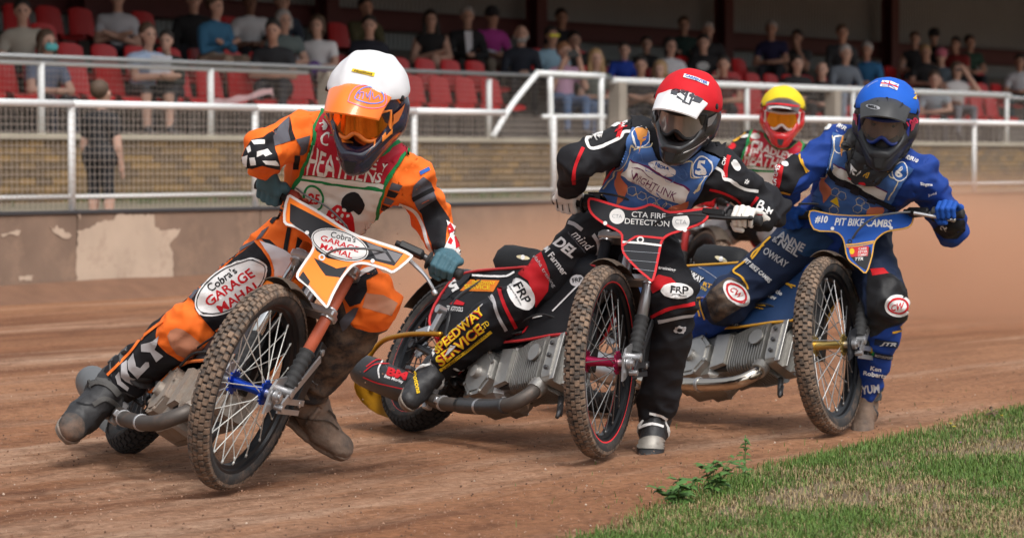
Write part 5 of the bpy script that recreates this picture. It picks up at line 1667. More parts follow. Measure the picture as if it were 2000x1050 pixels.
# ===== rider 2, black
h2 = hit_bvh(R2['bvh'], 11.0); b2 = R2['body']; z = zf(4.038, 1060, 220)
bib = patch("race_bib", [(1233, 250), (1262, 262), (1290, 318), (1330, 322), (1370, 296), (1404, 314), (1382, 349), (1345, 408), (1300, 425), (1230, 432), (1176, 372), (1206, 326), (1218, 294)], h2, bib_blue, R2['root'], .014, thick=.006)
strip("bib_border", z((690, 245), (660, 330), (600, 450), (500, 600)), 2.4, h2, cream, bib, .0155)
strip("bib_border", z((690, 245), (740, 290), (850, 285), (880, 250)), 2.4, h2, cream, bib, .0155)
strip("bib_border", z((1050, 400), (1170, 380), (1165, 460), (1200, 510), (1280, 520), (1200, 620)), 2.4, h2, cream, bib, .0155)
patch("number_disc", ellipse(z((775, 210))[0], 18, 18, 0), h2, inkb, bib, .0155)
ring("number_ring", z((775, 210))[0], 18, 19, 0, 2.4, h2, inkw, bib, .0165)
patch("lightning_bolt", z((733, 145), (818, 138), (820, 215), (788, 222), (775, 325), (760, 218), (742, 205)), h2, cloth("bolt_orange", (.78, .33, .08)), bib, .0168)
patch("number_disc", ellipse(z((1258, 430))[0], 19, 19, 0), h2, inkb, bib, .0155)
ring("number_ring", z((1258, 430))[0], 19, 20, 0, 2.4, h2, inkw, bib, .0165)
text("5", z((1256, 432))[0], 20, 10, h2, inkw, bib, .0168, bold=.04, h=26)
bn = patch("bib_banner", z((680, 365), (1172, 600), (1105, 702), (905, 640), (636, 482)), h2, bib_white, bib, .0158)
strip("banner_line", z((680, 362), (930, 470), (1172, 600)), 3, h2, plum, bn, .0168)
text("WIGHT", z((808, 525))[0], 56, 27, h2, plum, bn, .017, h=14, bold=0.)
text("LINK", z((990, 617))[0], 39, 26, h2, plum, bn, .017, h=12, bold=0.)
text("ISLE OF WIGHT FERRIES", z((790, 560))[0], 48, 27, h2, plum, bn, .017, h=3.6, bold=0.)
strip("banner_swoosh", z((715, 425), (800, 450), (880, 515)), 1.2, h2, plum, bn, .017)
strip("banner_swoosh", z((912, 615), (970, 665), (1075, 690)), 1.2, h2, inkb, bn, .017)
no = patch("sponsor_oval", ellipse(z((950, 430))[0], 28, 11, 22), h2, inkw, bib, .016)
text("NORA", z((957, 420))[0], 26, 22, h2, inkb, no, .017, h=8, bold=.03)
patch("bib_flame", z((600, 500), (632, 415), (640, 500), (682, 560), (672, 625), (645, 690), (598, 710), (612, 640), (588, 560)), h2, flame, bib, .016, curve=2)
patch("bib_flame", z((990, 740), (1060, 705), (1155, 668), (1120, 740), (1080, 770)), h2, flame, bib, .016, curve=2)
for hx, hy in ((715, 600), (790, 640), (870, 680), (950, 690), (900, 730), (990, 730), (700, 330), (760, 350), (1100, 470), (1010, 500), (860, 430)):
    e = ellipse(z((hx, hy))[0], 10, 9, 22, 6)
    strip("bib_hexagon", e + e[:1], .9, h2, cream if hy > 550 else mat("hex_dim", (.09, .19, .45), .6), bib, .0162, sm=0)
patch("shoulder_pad", z((705, 50), (760, 45), (850, 85), (850, 155), (690, 120)), h2, suit_black, bib, .017, thick=.006)
patch("shoulder_pad", z((1320, 215), (1440, 275), (1415, 375), (1385, 370), (1270, 310)), h2, suit_black, bib, .022, thick=.01)
for pts, w, m_ in ((((690, 150), (640, 155), (595, 205), (400, 288), (348, 238), (365, 190), (470, 130)), 6, inkw), (((652, 40), (620, 110), (590, 198)), 8, inkr), (((318, 280), (270, 380), (246, 470), (246, 562)), 6.5, inkr), (((570, 430), (520, 500), (460, 600)), 4, inkr),
                  (((1362, 430), (1415, 465), (1432, 520), (1480, 535), (1590, 600), (1695, 618)), 6, inkw), (((1470, 340), (1445, 430), (1440, 512)), 8, inkr), (((1320, 603), (1430, 632), (1540, 690), (1575, 750)), 4.5, inkr), (((1480, 700), (1530, 740), (1560, 780)), 3, inkw), (((1690, 665), (1640, 740)), 7, inkr)):
    strip("sleeve_piping", z(*pts), w, h2, m_, b2, .004)
text("WEAR", z((645, 75))[0], 24, -78, h2, inkw, b2, .005, h=7, bold=.03)
text("CW", z((1432, 385))[0], 15, -72, h2, inkw, b2, .005, h=7, bold=.03)
text("Tyler", z((440, 175))[0], 15, 55, h2, inkw, b2, .005, h=4)
text("Racing", z((410, 195))[0], 18, 55, h2, inkw, b2, .005, h=4)
patch("sleeve_badge", ellipse(z((575, 80))[0], 12, 8, -40, 20), h2, inkw, b2, .005)
patch("sleeve_badge", ellipse(z((1520, 420))[0], 7, 12, -30, 20), h2, inkw, b2, .005)
for p, c_, w, a in (("B", (1725, 740), 14, 20), ("M", (1785, 775), 9, 30), ("Z", (1745, 790), 10, 60), ("#", (1600, 545), 8, 30)):
    text(p, z(c_)[0], w, a, h2, inkw, b2, .006, bold=.02)
g2 = R2['gl']
for S, pts in (('R', (((155, 720), (160, 770)), ((205, 715), (212, 780)), ((110, 680), (120, 750)))), ('L', (((1565, 800), (1565, 850)), ((1612, 825), (1608, 920)), ((1665, 825), (1655, 910))))):
    hg = hit_bvh(g2[S][1], 10.9)
    for q in pts: strip("glove_seam", z(*q), 2, hg, inkk, g2[S][0], .003)
    for k in range(3):
        q = ((160 + k * 25, 600), (230, 615 + k * 14)) if S == 'R' else ((1690, 800 + k * 28), (1730, 805 + k * 28))
        strip("glove_mark", z(*q), 1.8, hg, inkr, g2[S][0], .003)
# legs
z5b = zf(5, 1090, 430)
text("mind", z5b((245, 195))[0], 46, 45, h2, inkw, b2, .005, h=17, shear=.3, bold=.0)
text("for better mental health", z5b((185, 215))[0], 50, 50, h2, inkgr, b2, .005, h=3.5)
text("DEL", (1105, 482), 46, 37, h2, inkw, b2, .005, h=21, bold=.04, shear=.25)
text("Di Farmer", (1084, 507), 70, 53, h2, inkw, b2, .005, h=13, bold=.02)
text("ylaha training", (1063, 529), 72, 57, h2, inklg, b2, .005, h=9, bold=.0)
strip("leg_piping", z5b((105, 20), (170, 45), (240, 95)), 7, h2, inklg, b2, .004)
strip("leg_piping", z5b((345, 140), (395, 215), (390, 320), (300, 430)), 7, h2, inklg, b2, .004)
z4 = zf(2.5, 680, 440)
patch("knee_panel", z4((815, 225), (860, 190), (945, 130), (985, 240), (975, 320), (912, 400), (905, 340), (880, 270)), h2, suit_red, b2, .003)
ko = patch("knee_badge", ellipse((1018, 574), 33, 23, 58), h2, inkw, b2, .005)
text("FRP", (1021, 573), 42, 62, h2, inkk, ko, .0065, h=20, bold=.02)
text("www.frp.com", (1006, 578), 44, 60, h2, inkk, ko, .0065, h=5)
strip("knee_stripe", z4((733, 285), (765, 390), (820, 500)), 7, h2, inkr, b2, .004)
strip("knee_stripe", z4((680, 340), (705, 350), (735, 440), (772, 512)), 6, h2, inklg, b2, .004)
strip("shin_piping", z4((395, 625), (520, 510), (660, 385)), 2, h2, inklg, b2, .004)
for m_, o_, bd in ((suit_red, .005, .06), (inky, .0065, .02)):
    text("SPEEDWAY", (897, 646), 124, -41, h2, m_, b2, o_, h=17, bold=bd)
    text("SERVICE", (899, 673), 110, -39, h2, m_, b2, o_, h=19, bold=bd)
text("LTD", (948, 635), 20, -37, h2, inky, b2, .006, h=10, bold=.02)
strip("badge_line", z4((450, 705), (575, 615), (700, 515)), 6, h2, inky, b2, .005)
text("ALAN BELCHAM - SPEEDWAYSERVICE", (908, 686), 112, -38.5, h2, inkk, b2, .0065, h=4, bold=.01)
strip("ankle_strap", z4((345, 655), (380, 685), (415, 722)), 6, h2, inkw, b2, .006)
zl = zf(2.385, 1060, 480)
patch("knee_panel", zl((505, 200), (512, 160), (540, 135), (600, 150), (640, 195), (560, 195), (515, 222)), h2, suit_red, b2, .003)
ko = patch("knee_badge", ellipse((1322, 568), 30, 14, 2), h2, inkw, b2, .005)
text("FRP", (1326, 566), 32, 4, h2, inkk, ko, .0065, h=13, bold=.02)
text("www.frp.com", (1326, 576), 26, 4, h2, inkk, ko, .0065, h=4)
strip("knee_stripe", zl((506, 332), (600, 287), (706, 270)), 6.5, h2, inkr, b2, .004)
strip("knee_stripe", zl((540, 353), (640, 330), (708, 322)), 6, h2, inklg, b2, .004)
rg = random.Random(4)
patch("torn_hole", [(1328 + math.cos(t) * (9 + 5 * rg.random()), 643 + math.sin(t) * (6 + 4 * rg.random())) for t in np.arange(18) * math.pi / 9], h2, inklg, b2, .004, L=4)
patch("torn_hole", ellipse((1327, 643), 5, 4, 0, 12), h2, inkk, b2, .0052, L=4)
strip("cuff_band", zl((500, 780), (545, 785), (578, 805)), 5, h2, inkw, b2, .006)
text("a training", (1299, 526), 40, 12, h2, inkw, b2, .005, h=8)
hb2 = hit_bvh(R2['bt']['R'][1], 11.5)
text("protona", z4((330, 765))[0], 46, 82, hb2, inky, R2['bt']['R'][0], .005, h=11, bold=.03)
hb2 = hit_bvh(R2['bt']['L'][1], 11.0)
patch("toe_guard", zl((442, 935), (455, 900), (505, 882), (555, 893), (574, 925), (560, 945), (470, 945)), hb2, mat("toe_steel", (.30, .28, .25), .5, .3, dirt=.5), R2['bt']['L'][0], .004, curve=2)
strip("boot_strap", zl((450, 845), (510, 828), (560, 840)), 5, hb2, inkw, R2['bt']['L'][0], .004)
# plate of bike 2
hp2 = hit_plane(*B2.plate); p2 = B2.platebase; D = .0018
for c_, r_ in (((1205.6, 423), 15), ((1330, 434), 17)):
    d_ = patch("sponsor_disc", ellipse(c_, r_, r_, 0), hp2, white_p, p2, D + .0008)
    text("CTA", c_, r_ * 1.3, 3, hp2, mat("cta_grey", (.3, .31, .33), .5), d_, D + .0016, bold=.0)
text("CTA FIRE", (1267, 421), 66, 4, hp2, white_p, p2, D + .001, h=11, bold=.01)
text("DETECTION", (1264, 435), 87, 4, hp2, white_p, p2, D + .001, h=11, bold=.01)
strip("plate_line", [(1214, 482), (1236, 466), (1250, 462), (1297, 466)], 4, hp2, red_p, p2, D + .001)
strip("plate_line", [(1216, 473), (1250, 475), (1292, 480)], 4, hp2, white_p, p2, D + .001)
ring("grommet", (1251, 469), 5.5, 5, 0, 3, hp2, white_p, p2, D + .002)
for c_ in ((1182.5, 437), (1338, 450)):
    patch("plate_screw", ellipse(c_, 4, 4, 0, 14), hp2, white_p, p2, D + .003)
for y0 in (490, 508, 525):
    strip("stitch_line", [(1216 + (y0 - 490) * .6, y0), (1288 - (y0 - 490) * .25, y0 + 5)], .7, hp2, mat("stitch", (.3, .32, .36), .6), p2, D + .001)
# side cover of bike 2
hc2 = hit_bvh(BVHTree.FromPolygons(B2.cov_geo[0].tolist(), B2.cov_geo[1]), 11.3); c2 = B2.covers[0]
patch("number_patch", z4((460, 330), (560, 225), (610, 225), (590, 260), (480, 360), (455, 365)), hc2, black_p, c2, .003)
text("5", (887, 558), 18, 150, hc2, inkw, c2, .005, h=22, bold=.05)
sb_ = patch("sponsor_block", z4((548, 320), (600, 265), (742, 270), (710, 325)), hc2, cloth("block_orange", (.72, .2, .02)), c2, .003)
text("SPEEDWAY", z4((665, 282))[0], 46, 2, hc2, inky, sb_, .005, h=7, bold=.03)
text("SERVICE", z4((635, 303))[0], 50, 2, hc2, inky, sb_, .005, h=9, bold=.03)
text("TENGTOOLS", z4((524, 408))[0], 32, 6, hc2, inkw, c2, .004, h=9, bold=.02)
patch("sponsor_mark", z4((500, 385), (530, 362), (572, 380), (565, 392)), hc2, inkr, c2, .004)
for pts, w, m_ in ((((608, 245), (700, 250), (775, 248), (815, 228)), 4, inkw), (((885, 455), (950, 440)), 4, inkw), (((1000, 420), (1130, 290), (1220, 205)), 3, inkw), (((370, 550), (450, 552)), 3, inkr), (((760, 540), (850, 525), (880, 490)), 3, inkr)):
    strip("cover_line", z4(*pts), w, hc2, m_, c2, .004)
fo = patch("sponsor_oval", ellipse(z5b((190, 590))[0], 14, 11, -20), hc2, inkw, c2, .004)
text("FRP", z5b((195, 588))[0], 19, -10, hc2, inkk, fo, .0055, h=9, bold=.02)
# silencer of bike 2
def silhit(B):
    s0, s1 = A(.36, -.155, .10), A(-.22, -.19, .175)
    g_ = Geo(); pr = [(0, .030), (.06, .038), (.12, .058), (.18, .064), (.5, .066), (.56, .062), (.60, .045)]
    Ls = np.linalg.norm(s1 - s0) / .6
    g_.lathe(B.W(s0), B.dW(s1 - s0), [(a * Ls, r) for a, r in pr], 24)
    return hit_bvh(BVHTree.FromPolygons(g_.verts().tolist(), g_.f), 11.5)
hs2 = silhit(B2)
text("BM", z4((240, 725))[0], 40, 16, hs2, inkr, B2.sil, .003, h=16, bold=.05)
text("Ben Morley", z4((225, 752))[0], 38, 18, hs2, inkw, B2.sil, .003, h=8)
for pts, w, m_ in ((((175, 650), (150, 700), (155, 745)), 3, inkw), (((80, 715), (130, 680), (200, 675)), 2, inkr), (((75, 740), (150, 770), (280, 800)), 2, inkr), (((90, 690), (150, 655), (240, 670)), 2, inkr)):
    strip("silencer_line", z4(*pts), w, hs2, m_, B2.sil, .003)
# helmet 2
zh = zf(5, 1260, 120); hk = hit_bvh(R2['b_peak'], 10.5); pk = R2['peak']
gry = mat("peak_grey", (.05, .055, .065), .4)
patch("peak_bar", zh((275, 200), (350, 195), (310, 335), (248, 320)), hk, gry, pk, .002)
patch("peak_bar", zh((570, 265), (618, 320), (530, 412), (455, 385)), hk, gry, pk, .002)
for pts in (((390, 240), (350, 300), (390, 340), (430, 270), (380, 230)), ((450, 215), (380, 390), (310, 345)), ((500, 240), (430, 420), (360, 390)), ((420, 215), (520, 250)), ((430, 330), (490, 350))):
    strip("peak_logo", zh(*pts), 4.5, hk, gry, pk, .0025, sm=0, L=4)
hk = hit_bvh(R2['b_cover'], 10.65)
tg = patch("brand_tag", zh((385, 125), (500, 160), (622, 210), (610, 242), (490, 190), (372, 158)), hk, inkw, R2['cover'], .003, L=4)
text("CARPENTER", zh((498, 182))[0], 44, 20, hk, inkb, tg, .005, h=5, bold=.03, L=4)
hk = hit_bvh(R2['b_shell'], 10.7)
text("A", zh((612, 742))[0], 6, 10, hk, inkw, R2['helmet'], .002, bold=.03)
strip("shell_line", zh((370, 895), (480, 840), (590, 765)), 1.2, hk, inkw, R2['helmet'], .002)
strip("shell_line", zh((80, 600), (95, 720), (125, 810)), 1.2, hk, inkw, R2['helmet'], .002)

# ===== rider 3, blue
h3 = hit_bvh(R3['bvh'], 11.9); b3 = R3['body']; z = zf(3.751, 1490, 220)
bib = patch("race_bib", [(1629, 260), (1661, 271), (1690, 320), (1740, 318), (1786, 330), (1757, 369), (1730, 414), (1690, 420), (1630, 420), (1596, 411), (1590, 384), (1609, 346), (1621, 300)], h3, bib_blue, R3['root'], .012, thick=.005)
strip("bib_border", z((520, 180), (515, 280), (475, 400), (440, 470)), 2.2, h3, cream, bib, .0135)
strip("bib_border", z((930, 400), (935, 470), (1000, 500), (920, 620)), 2.2, h3, cream, bib, .0135)
ring("number_ring", z((565, 240))[0], 13, 16, 0, 2.4, h3, inkw, bib, .0135)
patch("lightning_bolt", z((580, 175), (610, 190), (600, 260), (585, 325), (575, 255), (562, 245)), h3, cloth("bolt_orange"), bib, .014)
patch("number_disc", ellipse(z((1012, 435))[0], 15, 17, 0), h3, inkb, bib, .0135)
ring("number_ring", z((1012, 435))[0], 15, 17, 0, 2.2, h3, inkw, bib, .0142)
text("6", z((1008, 438))[0], 15, 18, h3, inkw, bib, .0145, bold=.04, h=19)
bn = patch("bib_banner", z((508, 370), (620, 420), (720, 480), (920, 572), (890, 625), (700, 560), (490, 440)), h3, bib_white, bib, .0138)
strip("banner_line", z((508, 366), (620, 415), (720, 475), (922, 570)), 2.5, h3, plum, bn, .0145)
patch("bib_flame", z((440, 500), (465, 440), (470, 500), (512, 550), (500, 600), (460, 660), (455, 600), (432, 550)), h3, flame, bib, .014, curve=2)
patch("bib_flame", z((760, 735), (790, 680), (885, 675), (880, 715), (830, 740)), h3, flame, bib, .014, curve=2)
patch("bib_star", z((505, 640), (555, 605), (570, 680)), h3, inky, bib, .014)
for hx, hy in ((540, 570), (590, 600), (720, 640), (760, 670), (530, 700), (700, 690)):
    e = ellipse(z((hx, hy))[0], 9, 8, 22, 6)
    strip("bib_hexagon", e + e[:1], .9, h3, cream, bib, .0142, sm=0)
strip("chest_strap", z((465, 410), (560, 480), (680, 540), (800, 605), (970, 690)), 9, h3, inkk, bib, .018, thick=.004)
for c_ in ((590, 490), (700, 555), (820, 620)):
    patch("strap_buckle", z((c_[0] - 35, c_[1] - 25), (c_[0] + 25, c_[1] - 5), (c_[0] + 15, c_[1] + 30), (c_[0] - 45, c_[1] + 8)), h3, black_plastic, bib, .022, thick=.006)
nb = patch("neck_brace", [(1650, 266), (1651, 300), (1657, 325), (1668, 345), (1684, 355), (1702, 358), (1724, 352), (1745, 335), (1760, 312), (1778, 285), (1740, 268), (1690, 262)], h3, mat("brace_black", (.022, .023, .026), .45), R3['root'], .045, thick=.02)
text("RIR", z((705, 402))[0], 24, 17, h3, inkw, nb, .0465, h=8, bold=.03, shear=.3)
text("10", z((797, 447))[0], 11, 17, h3, inkgold, nb, .0465, h=7, bold=.03, shear=.3)
for q in (((605, 285), (640, 258), (625, 280)), ((928, 395), (938, 400), (932, 430))):
    patch("brace_flash", z(*q), h3, inkgold, nb, .0465)
for c_ in ((650, 440), (775, 497)):
    patch("brace_clip", ellipse(z(c_)[0], 6, 3, 25, 10), h3, inkr, nb, .048)
patch("sleeve_panel", z((150, 345), (215, 300), (275, 320), (330, 435), (270, 480), (205, 600), (60, 600), (80, 430), (110, 370)), h3, suit_black, b3, .003)
patch("sleeve_panel", z((105, 375), (152, 400), (118, 585), (52, 610), (60, 480)), h3, suit_red, b3, .005)
text("SHD MECH", z((95, 490))[0], 52, 102, h3, inkw, b3, .0065, h=8, bold=.02)
patch("sleeve_badge", ellipse(z((165, 382))[0], 7, 5, 0, 14), h3, inkw, b3, .0065)
for pts in (((265, 290), (280, 360), (335, 430)), ((285, 345), (305, 400), (320, 440)), ((65, 612), (130, 580), (200, 592)), ((62, 660), (130, 625), (205, 640))):
    strip("sleeve_piping", z(*pts), 3.2, h3, inkgold, b3, .005)
text("RIR", z((575, 110))[0], 18, 25, h3, inkw, b3, .006, h=8, bold=.03, shear=.3)
text("RIR10", z((1095, 345))[0], 26, 24, h3, inkw, b3, .006, h=8, bold=.03, shear=.3)
patch("sleeve_badge", ellipse(z((475, 105))[0], 9, 6, -40, 16), h3, inkw, b3, .005)
text("Singma", z((1195, 525))[0], 22, 5, h3, inkw, b3, .005, h=7, bold=.03)
text("Judd", z((1240, 595))[0], 16, -15, h3, inkw, b3, .005, h=6, bold=.02)
patch("sleeve_cuff", z((1250, 850), (1330, 800), (1470, 780), (1478, 860), (1420, 920), (1330, 915)), h3, suit_black, b3, .005)
text("2", z((1330, 840))[0], 8, -70, h3, inkw, b3, .0065, bold=.03)
# plate of bike 3
hp3 = hit_plane(*B3.plate); p3 = B3.platebase; D = .0018
text("#10", (1604.6, 429), 25, 3, hp3, white_p, p3, D + .001, h=15, bold=.04, shear=.2)
text("PIT BIKE CAMBS", (1686, 435), 112, 2, hp3, white_p, p3, D + .001, h=15, bold=.025, shear=.25)
for c_ in ((1626, 447), (1740.6, 446)):
    patch("plate_screw", ellipse(c_, 3.5, 3.5, 0, 14), hp3, white_p, p3, D + .003)
strip("plate_line", z((610, 970), (700, 962), (815, 942)), 3, hp3, gold_p, p3, D + .001)
strip("plate_line", z((612, 985), (720, 975), (810, 955)), 2, hp3, gold_p, p3, D + .001)
patch("plate_graphic", [(1660, 500), (1700, 482), (1702, 500), (1692, 528), (1676, 518)], hp3, black_p, p3, D + .0006)
cb = patch("sponsor_block", [(1657, 483), (1697, 481), (1695, 500), (1662, 502)], hp3, red_p, p3, D + .001)
for s_, y_ in (("CARE", 486), ("AFTER", 492), ("COMBAT", 498)):
    text(s_, (1685, y_), 16 if s_ == "CARE" else 19, -4, hp3, white_p, cb, D + .0018, h=4.6, bold=.02)
patch("sponsor_mark", ellipse((1664, 491), 5, 6, 0, 12), hp3, inky, cb, D + .0018)
text("TTR", (1678, 506), 16, -4, hp3, white_p, p3, D + .0018, h=6, bold=.03, shear=.3)
ring("grommet", (1660, 472), 3.5, 3.5, 0, 2, hp3, black_p, p3, D + .002)
# legs
patch("thigh_panel", [(1530, 448), (1600, 445), (1630, 470), (1600, 500), (1570, 500), (1520, 462)], h3, cloth("suit_teal_blue", (.015, .05, .13)), b3, .003)
text("ANNE", (1546, 471), 56, 29, h3, inklg, b3, .005, h=16, bold=.03)
text("&", (1515, 469), 10, 25, h3, inklg, b3, .005, h=10, bold=.01)
text("NEIL", (1541, 484), 44, 31, h3, inklg, b3, .005, h=14, bold=.03)
text("OWKAY", (1515, 503), 52, 33, h3, inklg, b3, .005, h=14, bold=.02)
text("PIT BIKE CAMBS", (1480, 528), 64, 41, h3, inkw, b3, .005, h=9, bold=.02, shear=.2)
zk = zf(5.833, 1320, 460)
for pts, w in ((((1085, 20), (1000, 100), (930, 200), (870, 270)), 3.5), (((1010, 110), (900, 190), (860, 250)), 3), (((800, 290), (720, 350), (660, 410), (740, 470), (800, 540), (825, 610)), 3.5), (((240, 690), (250, 800), (280, 915)), 3.2), (((275, 680), (290, 810), (335, 950)), 3.2)):
    strip("leg_piping", zk(*pts), w, h3, inkgold, b3, .005)
kb = patch("knee_patch", zk((350, 690), (450, 580), (560, 500), (640, 480), (810, 560), (830, 700), (760, 800), (600, 900), (450, 990), (390, 880)), h3, suit_muddy, b3, .003, curve=2)
ko = patch("knee_badge", ellipse(zk((690, 655))[0], 30, 19, 42), h3, inkw, b3, .005)
ring("badge_ring", zk((690, 655))[0], 22, 14, 42, 4, h3, inkr, ko, .0065)
text("CW", zk((690, 655))[0], 26, 42, h3, inkr, ko, .0065, h=12, bold=.02, shear=.3)
zk = zf(2.386, 1520, 440)
patch("knee_patch", zk((420, 215), (470, 205), (540, 235), (605, 310), (610, 430), (560, 450), (500, 480), (430, 520), (415, 380)), h3, cloth("knee_leather", (.016, .016, .018), rough=.5), b3, .003, curve=2)
ko = patch("knee_badge", ellipse(zk((555, 375))[0], 25, 21, 5), h3, inkw, b3, .005)
ring("badge_ring", zk((555, 375))[0], 18, 13, 5, 3.5, h3, inkr, ko, .0065)
text("CW", zk((555, 378))[0], 24, -8, h3, inkr, ko, .0065, h=12, bold=.02, shear=.3)
patch("thigh_badge", zk((430, 205), (490, 200), (515, 225), (440, 235)), h3, suit_red, b3, .004)
strip("shin_stripe", zk((530, 498), (585, 485)), 4, h3, inkgold, b3, .005)
strip("shin_stripe", zk((450, 540), (555, 555)), 12, h3, suit_navy, b3, .004)
text("JTR", zk((510, 552))[0], 30, 6, h3, inklg, b3, .0055, h=9, bold=.04, shear=.3)
strip("shin_stripe", zk((420, 595), (530, 615)), 10, h3, suit_navy, b3, .004)
text("MOTORSPORT", zk((490, 608))[0], 32, 10, h3, inklg, b3, .0055, h=5, bold=.02)
patch("shin_mark", zk((410, 585), (450, 585), (445, 605), (415, 602)), h3, inkg, b3, .006)
text("Ken", zk((455, 665))[0], 20, 10, h3, inkw, b3, .005, h=9, bold=.03)
text("Roberts", zk((450, 692))[0], 42, 8, h3, inkw, b3, .005, h=9, bold=.03)
text("YUM", zk((428, 760))[0], 34, -6, h3, inklg, b3, .005, h=17, bold=.04)
# side cover of bike 3
hc3 = hit_bvh(BVHTree.FromPolygons(B3.cov_geo[0].tolist(), B3.cov_geo[1]), 12.3); c3 = B3.covers[0]
zk = zf(5.833, 1320, 460)
ob = patch("sponsor_block", zk((135, 365), (340, 490), (245, 565), (55, 460)), hc3, black_p, c3, .003)
text("OWKAY", zk((205, 460))[0], 41, 30, hc3, inkw, ob, .005, h=12, bold=.03)
text("RTF", zk((385, 575))[0], 24, 18, hc3, inkgold, c3, .004, h=8, bold=.02)
text("TTO", zk((320, 610))[0], 13, 25, hc3, inky, c3, .004, h=5, bold=.03)
text("Uncle", zk((1145, 630))[0], 28, 28, hc3, inkw, c3, .004, h=9, bold=.02)
text("Kev", zk((1095, 695))[0], 20, 25, hc3, inkw, c3, .004, h=9, bold=.02)
text("TENGTOOLS", zk((630, 1000))[0], 30, 18, hc3, inkw, c3, .004, h=6, bold=.02)
patch("sponsor_mark", zk((600, 970), (660, 940), (720, 990), (690, 1000)), hc3, inkr, c3, .004)
for pts, w in ((((865, 770), (930, 790), (1030, 800)), 2.5), (((885, 815), (1000, 835)), 2.5), (((1100, 530), (1200, 530), (1370, 580)), 3), (((1160, 515), (1280, 560), (1330, 600)), 3)):
    strip("cover_line", zk(*pts), w, hc3, inkgold, c3, .004)
strip("stitch_line", zk((250, 345), (400, 440), (510, 520)), .8, hc3, inklg, c3, .004)
# helmet 3
zh = zf(5.25, 1650, 135); hk = hit_bvh(R3['b_peak'], 11.4); pk = R3['peak']
bo = patch("peak_badge", ellipse(zh((290, 392))[0], 14, 4.5, 12, 20), hk, silver, pk, .002, L=4)
text("BELL", zh((290, 392))[0], 18, 12, hk, inkk, bo, .0035, h=4.5, bold=.04, L=4)
for c_ in ((325, 250), (432, 278)):
    patch("peak_vent", ellipse(zh(c_)[0], 2.6, 5, 15, 14), hk, mat("vent_black"), pk, .002, L=3)
for q in (((245, 250), (262, 240), (258, 300)), ((395, 350), (480, 290), (410, 340)), ((590, 330), (600, 370), (560, 400))):
    patch("peak_vent", zh(*q), hk, mat("vent_black"), pk, .002, L=3)
hk = hit_bvh(R3['b_cover'], 11.5)
fl_ = patch("flag_patch", zh((385, 122), (470, 128), (552, 165), (535, 222), (450, 188), (362, 182)), hk, inkw, R3['cover'], .003, L=4)
for q, w, m_ in ((((400, 135), (520, 210)), 1.6, inkb), (((380, 175), (540, 172)), 1.6, inkb), (((372, 152), (455, 158), (545, 195)), 2.4, inkr), (((462, 130), (448, 188)), 2.2, inkr)):
    strip("flag_stripe", zh(*q), w, hk, m_, fl_, .0042, sm=0, L=4)
text("2", zh((722, 275))[0], 7, 15, hk, inky, R3['cover'], .003, h=13, bold=.03)
strip("cover_mark", zh((205, 165), (260, 115), (330, 85)), 2, hk, inkw, R3['cover'], .003)
hk = hit_bvh(R3['b_shell'], 11.55)
text("%", zh((105, 490))[0], 8, 20, hk, mat("ink_pink", (.65, .03, .1), .5), R3['helmet'], .003, h=13, bold=.04)
text("100", zh((690, 545))[0], 22, -30, hk, mat("ink_pink"), R3['helmet'], .003, h=13, bold=.04)

# ===== rider 4, yellow cap
h4 = hit_bvh(R4['bvh'], 16.9); b4 = R4['body']; z = zf(5, 1370, 210)
bib = patch("race_bib", z((510, 150), (575, 160), (640, 300), (740, 390), (860, 400), (950, 330), (1010, 370), (960, 560), (880, 800), (420, 760), (340, 560), (430, 370), (480, 240)), h4, inkg, R4['root'], .012, thick=.004)
patch("bib_top", z((522, 165), (565, 172), (620, 300), (730, 405), (870, 415), (950, 345), (990, 375), (930, 590), (362, 555), (450, 370), (500, 250)), h4, bib_red, bib, .0135)
patch("bib_strip", z((362, 562), (930, 600), (925, 620), (358, 580)), h4, bib_white, bib, .0135)
patch("bib_panel", z((355, 605), (920, 640), (870, 800), (420, 760)), h4, bib_white, bib, .0135)
text("CRADLEY", z((690, 430))[0], 84, 18, h4, bib_white, bib, .015, h=15, bold=.03)
def wq(x, y):
    X = 395 + 520 * x; bt = 555 + (X - 395) * .09; tp = 385 + (X - 395) * .36
    return 1370 + (X + 40 * y) / 5, 210 + (bt + (tp - bt) * y) / 5
text("HEATHENS", None, 0, 0, h4, bib_white, bib, .015, warp=wq, bold=.015)
patch("bib_emblem", ellipse(z((525, 295))[0], 9, 6, 0, 10), h4, bib_white, bib, .015)
ring("number_ring", z((440, 690))[0], 12, 13, 0, 2.5, h4, inkg, bib, .015)
patch("fist", z((540, 790), (600, 740), (660, 780), (640, 850), (560, 850)), h4, inkr, bib, .015)
strip("shoulder_line", z((385, 290), (465, 275)), 5, h4, inkw, b4, .004)
patch("sleeve_badge", ellipse(z((300, 380))[0], 8, 6, -30, 14), h4, inkr, b4, .004)
patch("sleeve_mark", z((300, 240), (350, 180), (400, 165), (390, 195), (330, 230), (320, 290)), h4, inkgold, b4, .004)
hk = hit_bvh(R4['b_peak'], 16.5)
strip("peak_line", [(1488, 206), (1515, 203), (1560, 208)], 3, hk, inkr, R4['peak'], .002)
strip("peak_line", [(1490, 211), (1520, 209), (1545, 213)], 2, hk, inkw, R4['peak'], .002)

# winged emblems on the seats
for B_, c_, a_ in ((B2, (1022, 503), 10), (B3, (1409, 506), 22)):
    so_ = np.array(B_.seat["_o"]); me_ = B_.seat.data
    hq = hit_bvh(BVHTree.FromPolygons([tuple(np.array(v.co) + so_) for v in me_.vertices], [tuple(p.vertices) for p in me_.polygons]), 12.)
    em = patch("seat_emblem", ellipse(c_, 13, 4, a_, 18), hq, cream, B_.seat, .002, L=4)
    patch("emblem_core", ellipse(c_, 4, 5, a_, 12), hq, inkw, em, .0035, L=4)
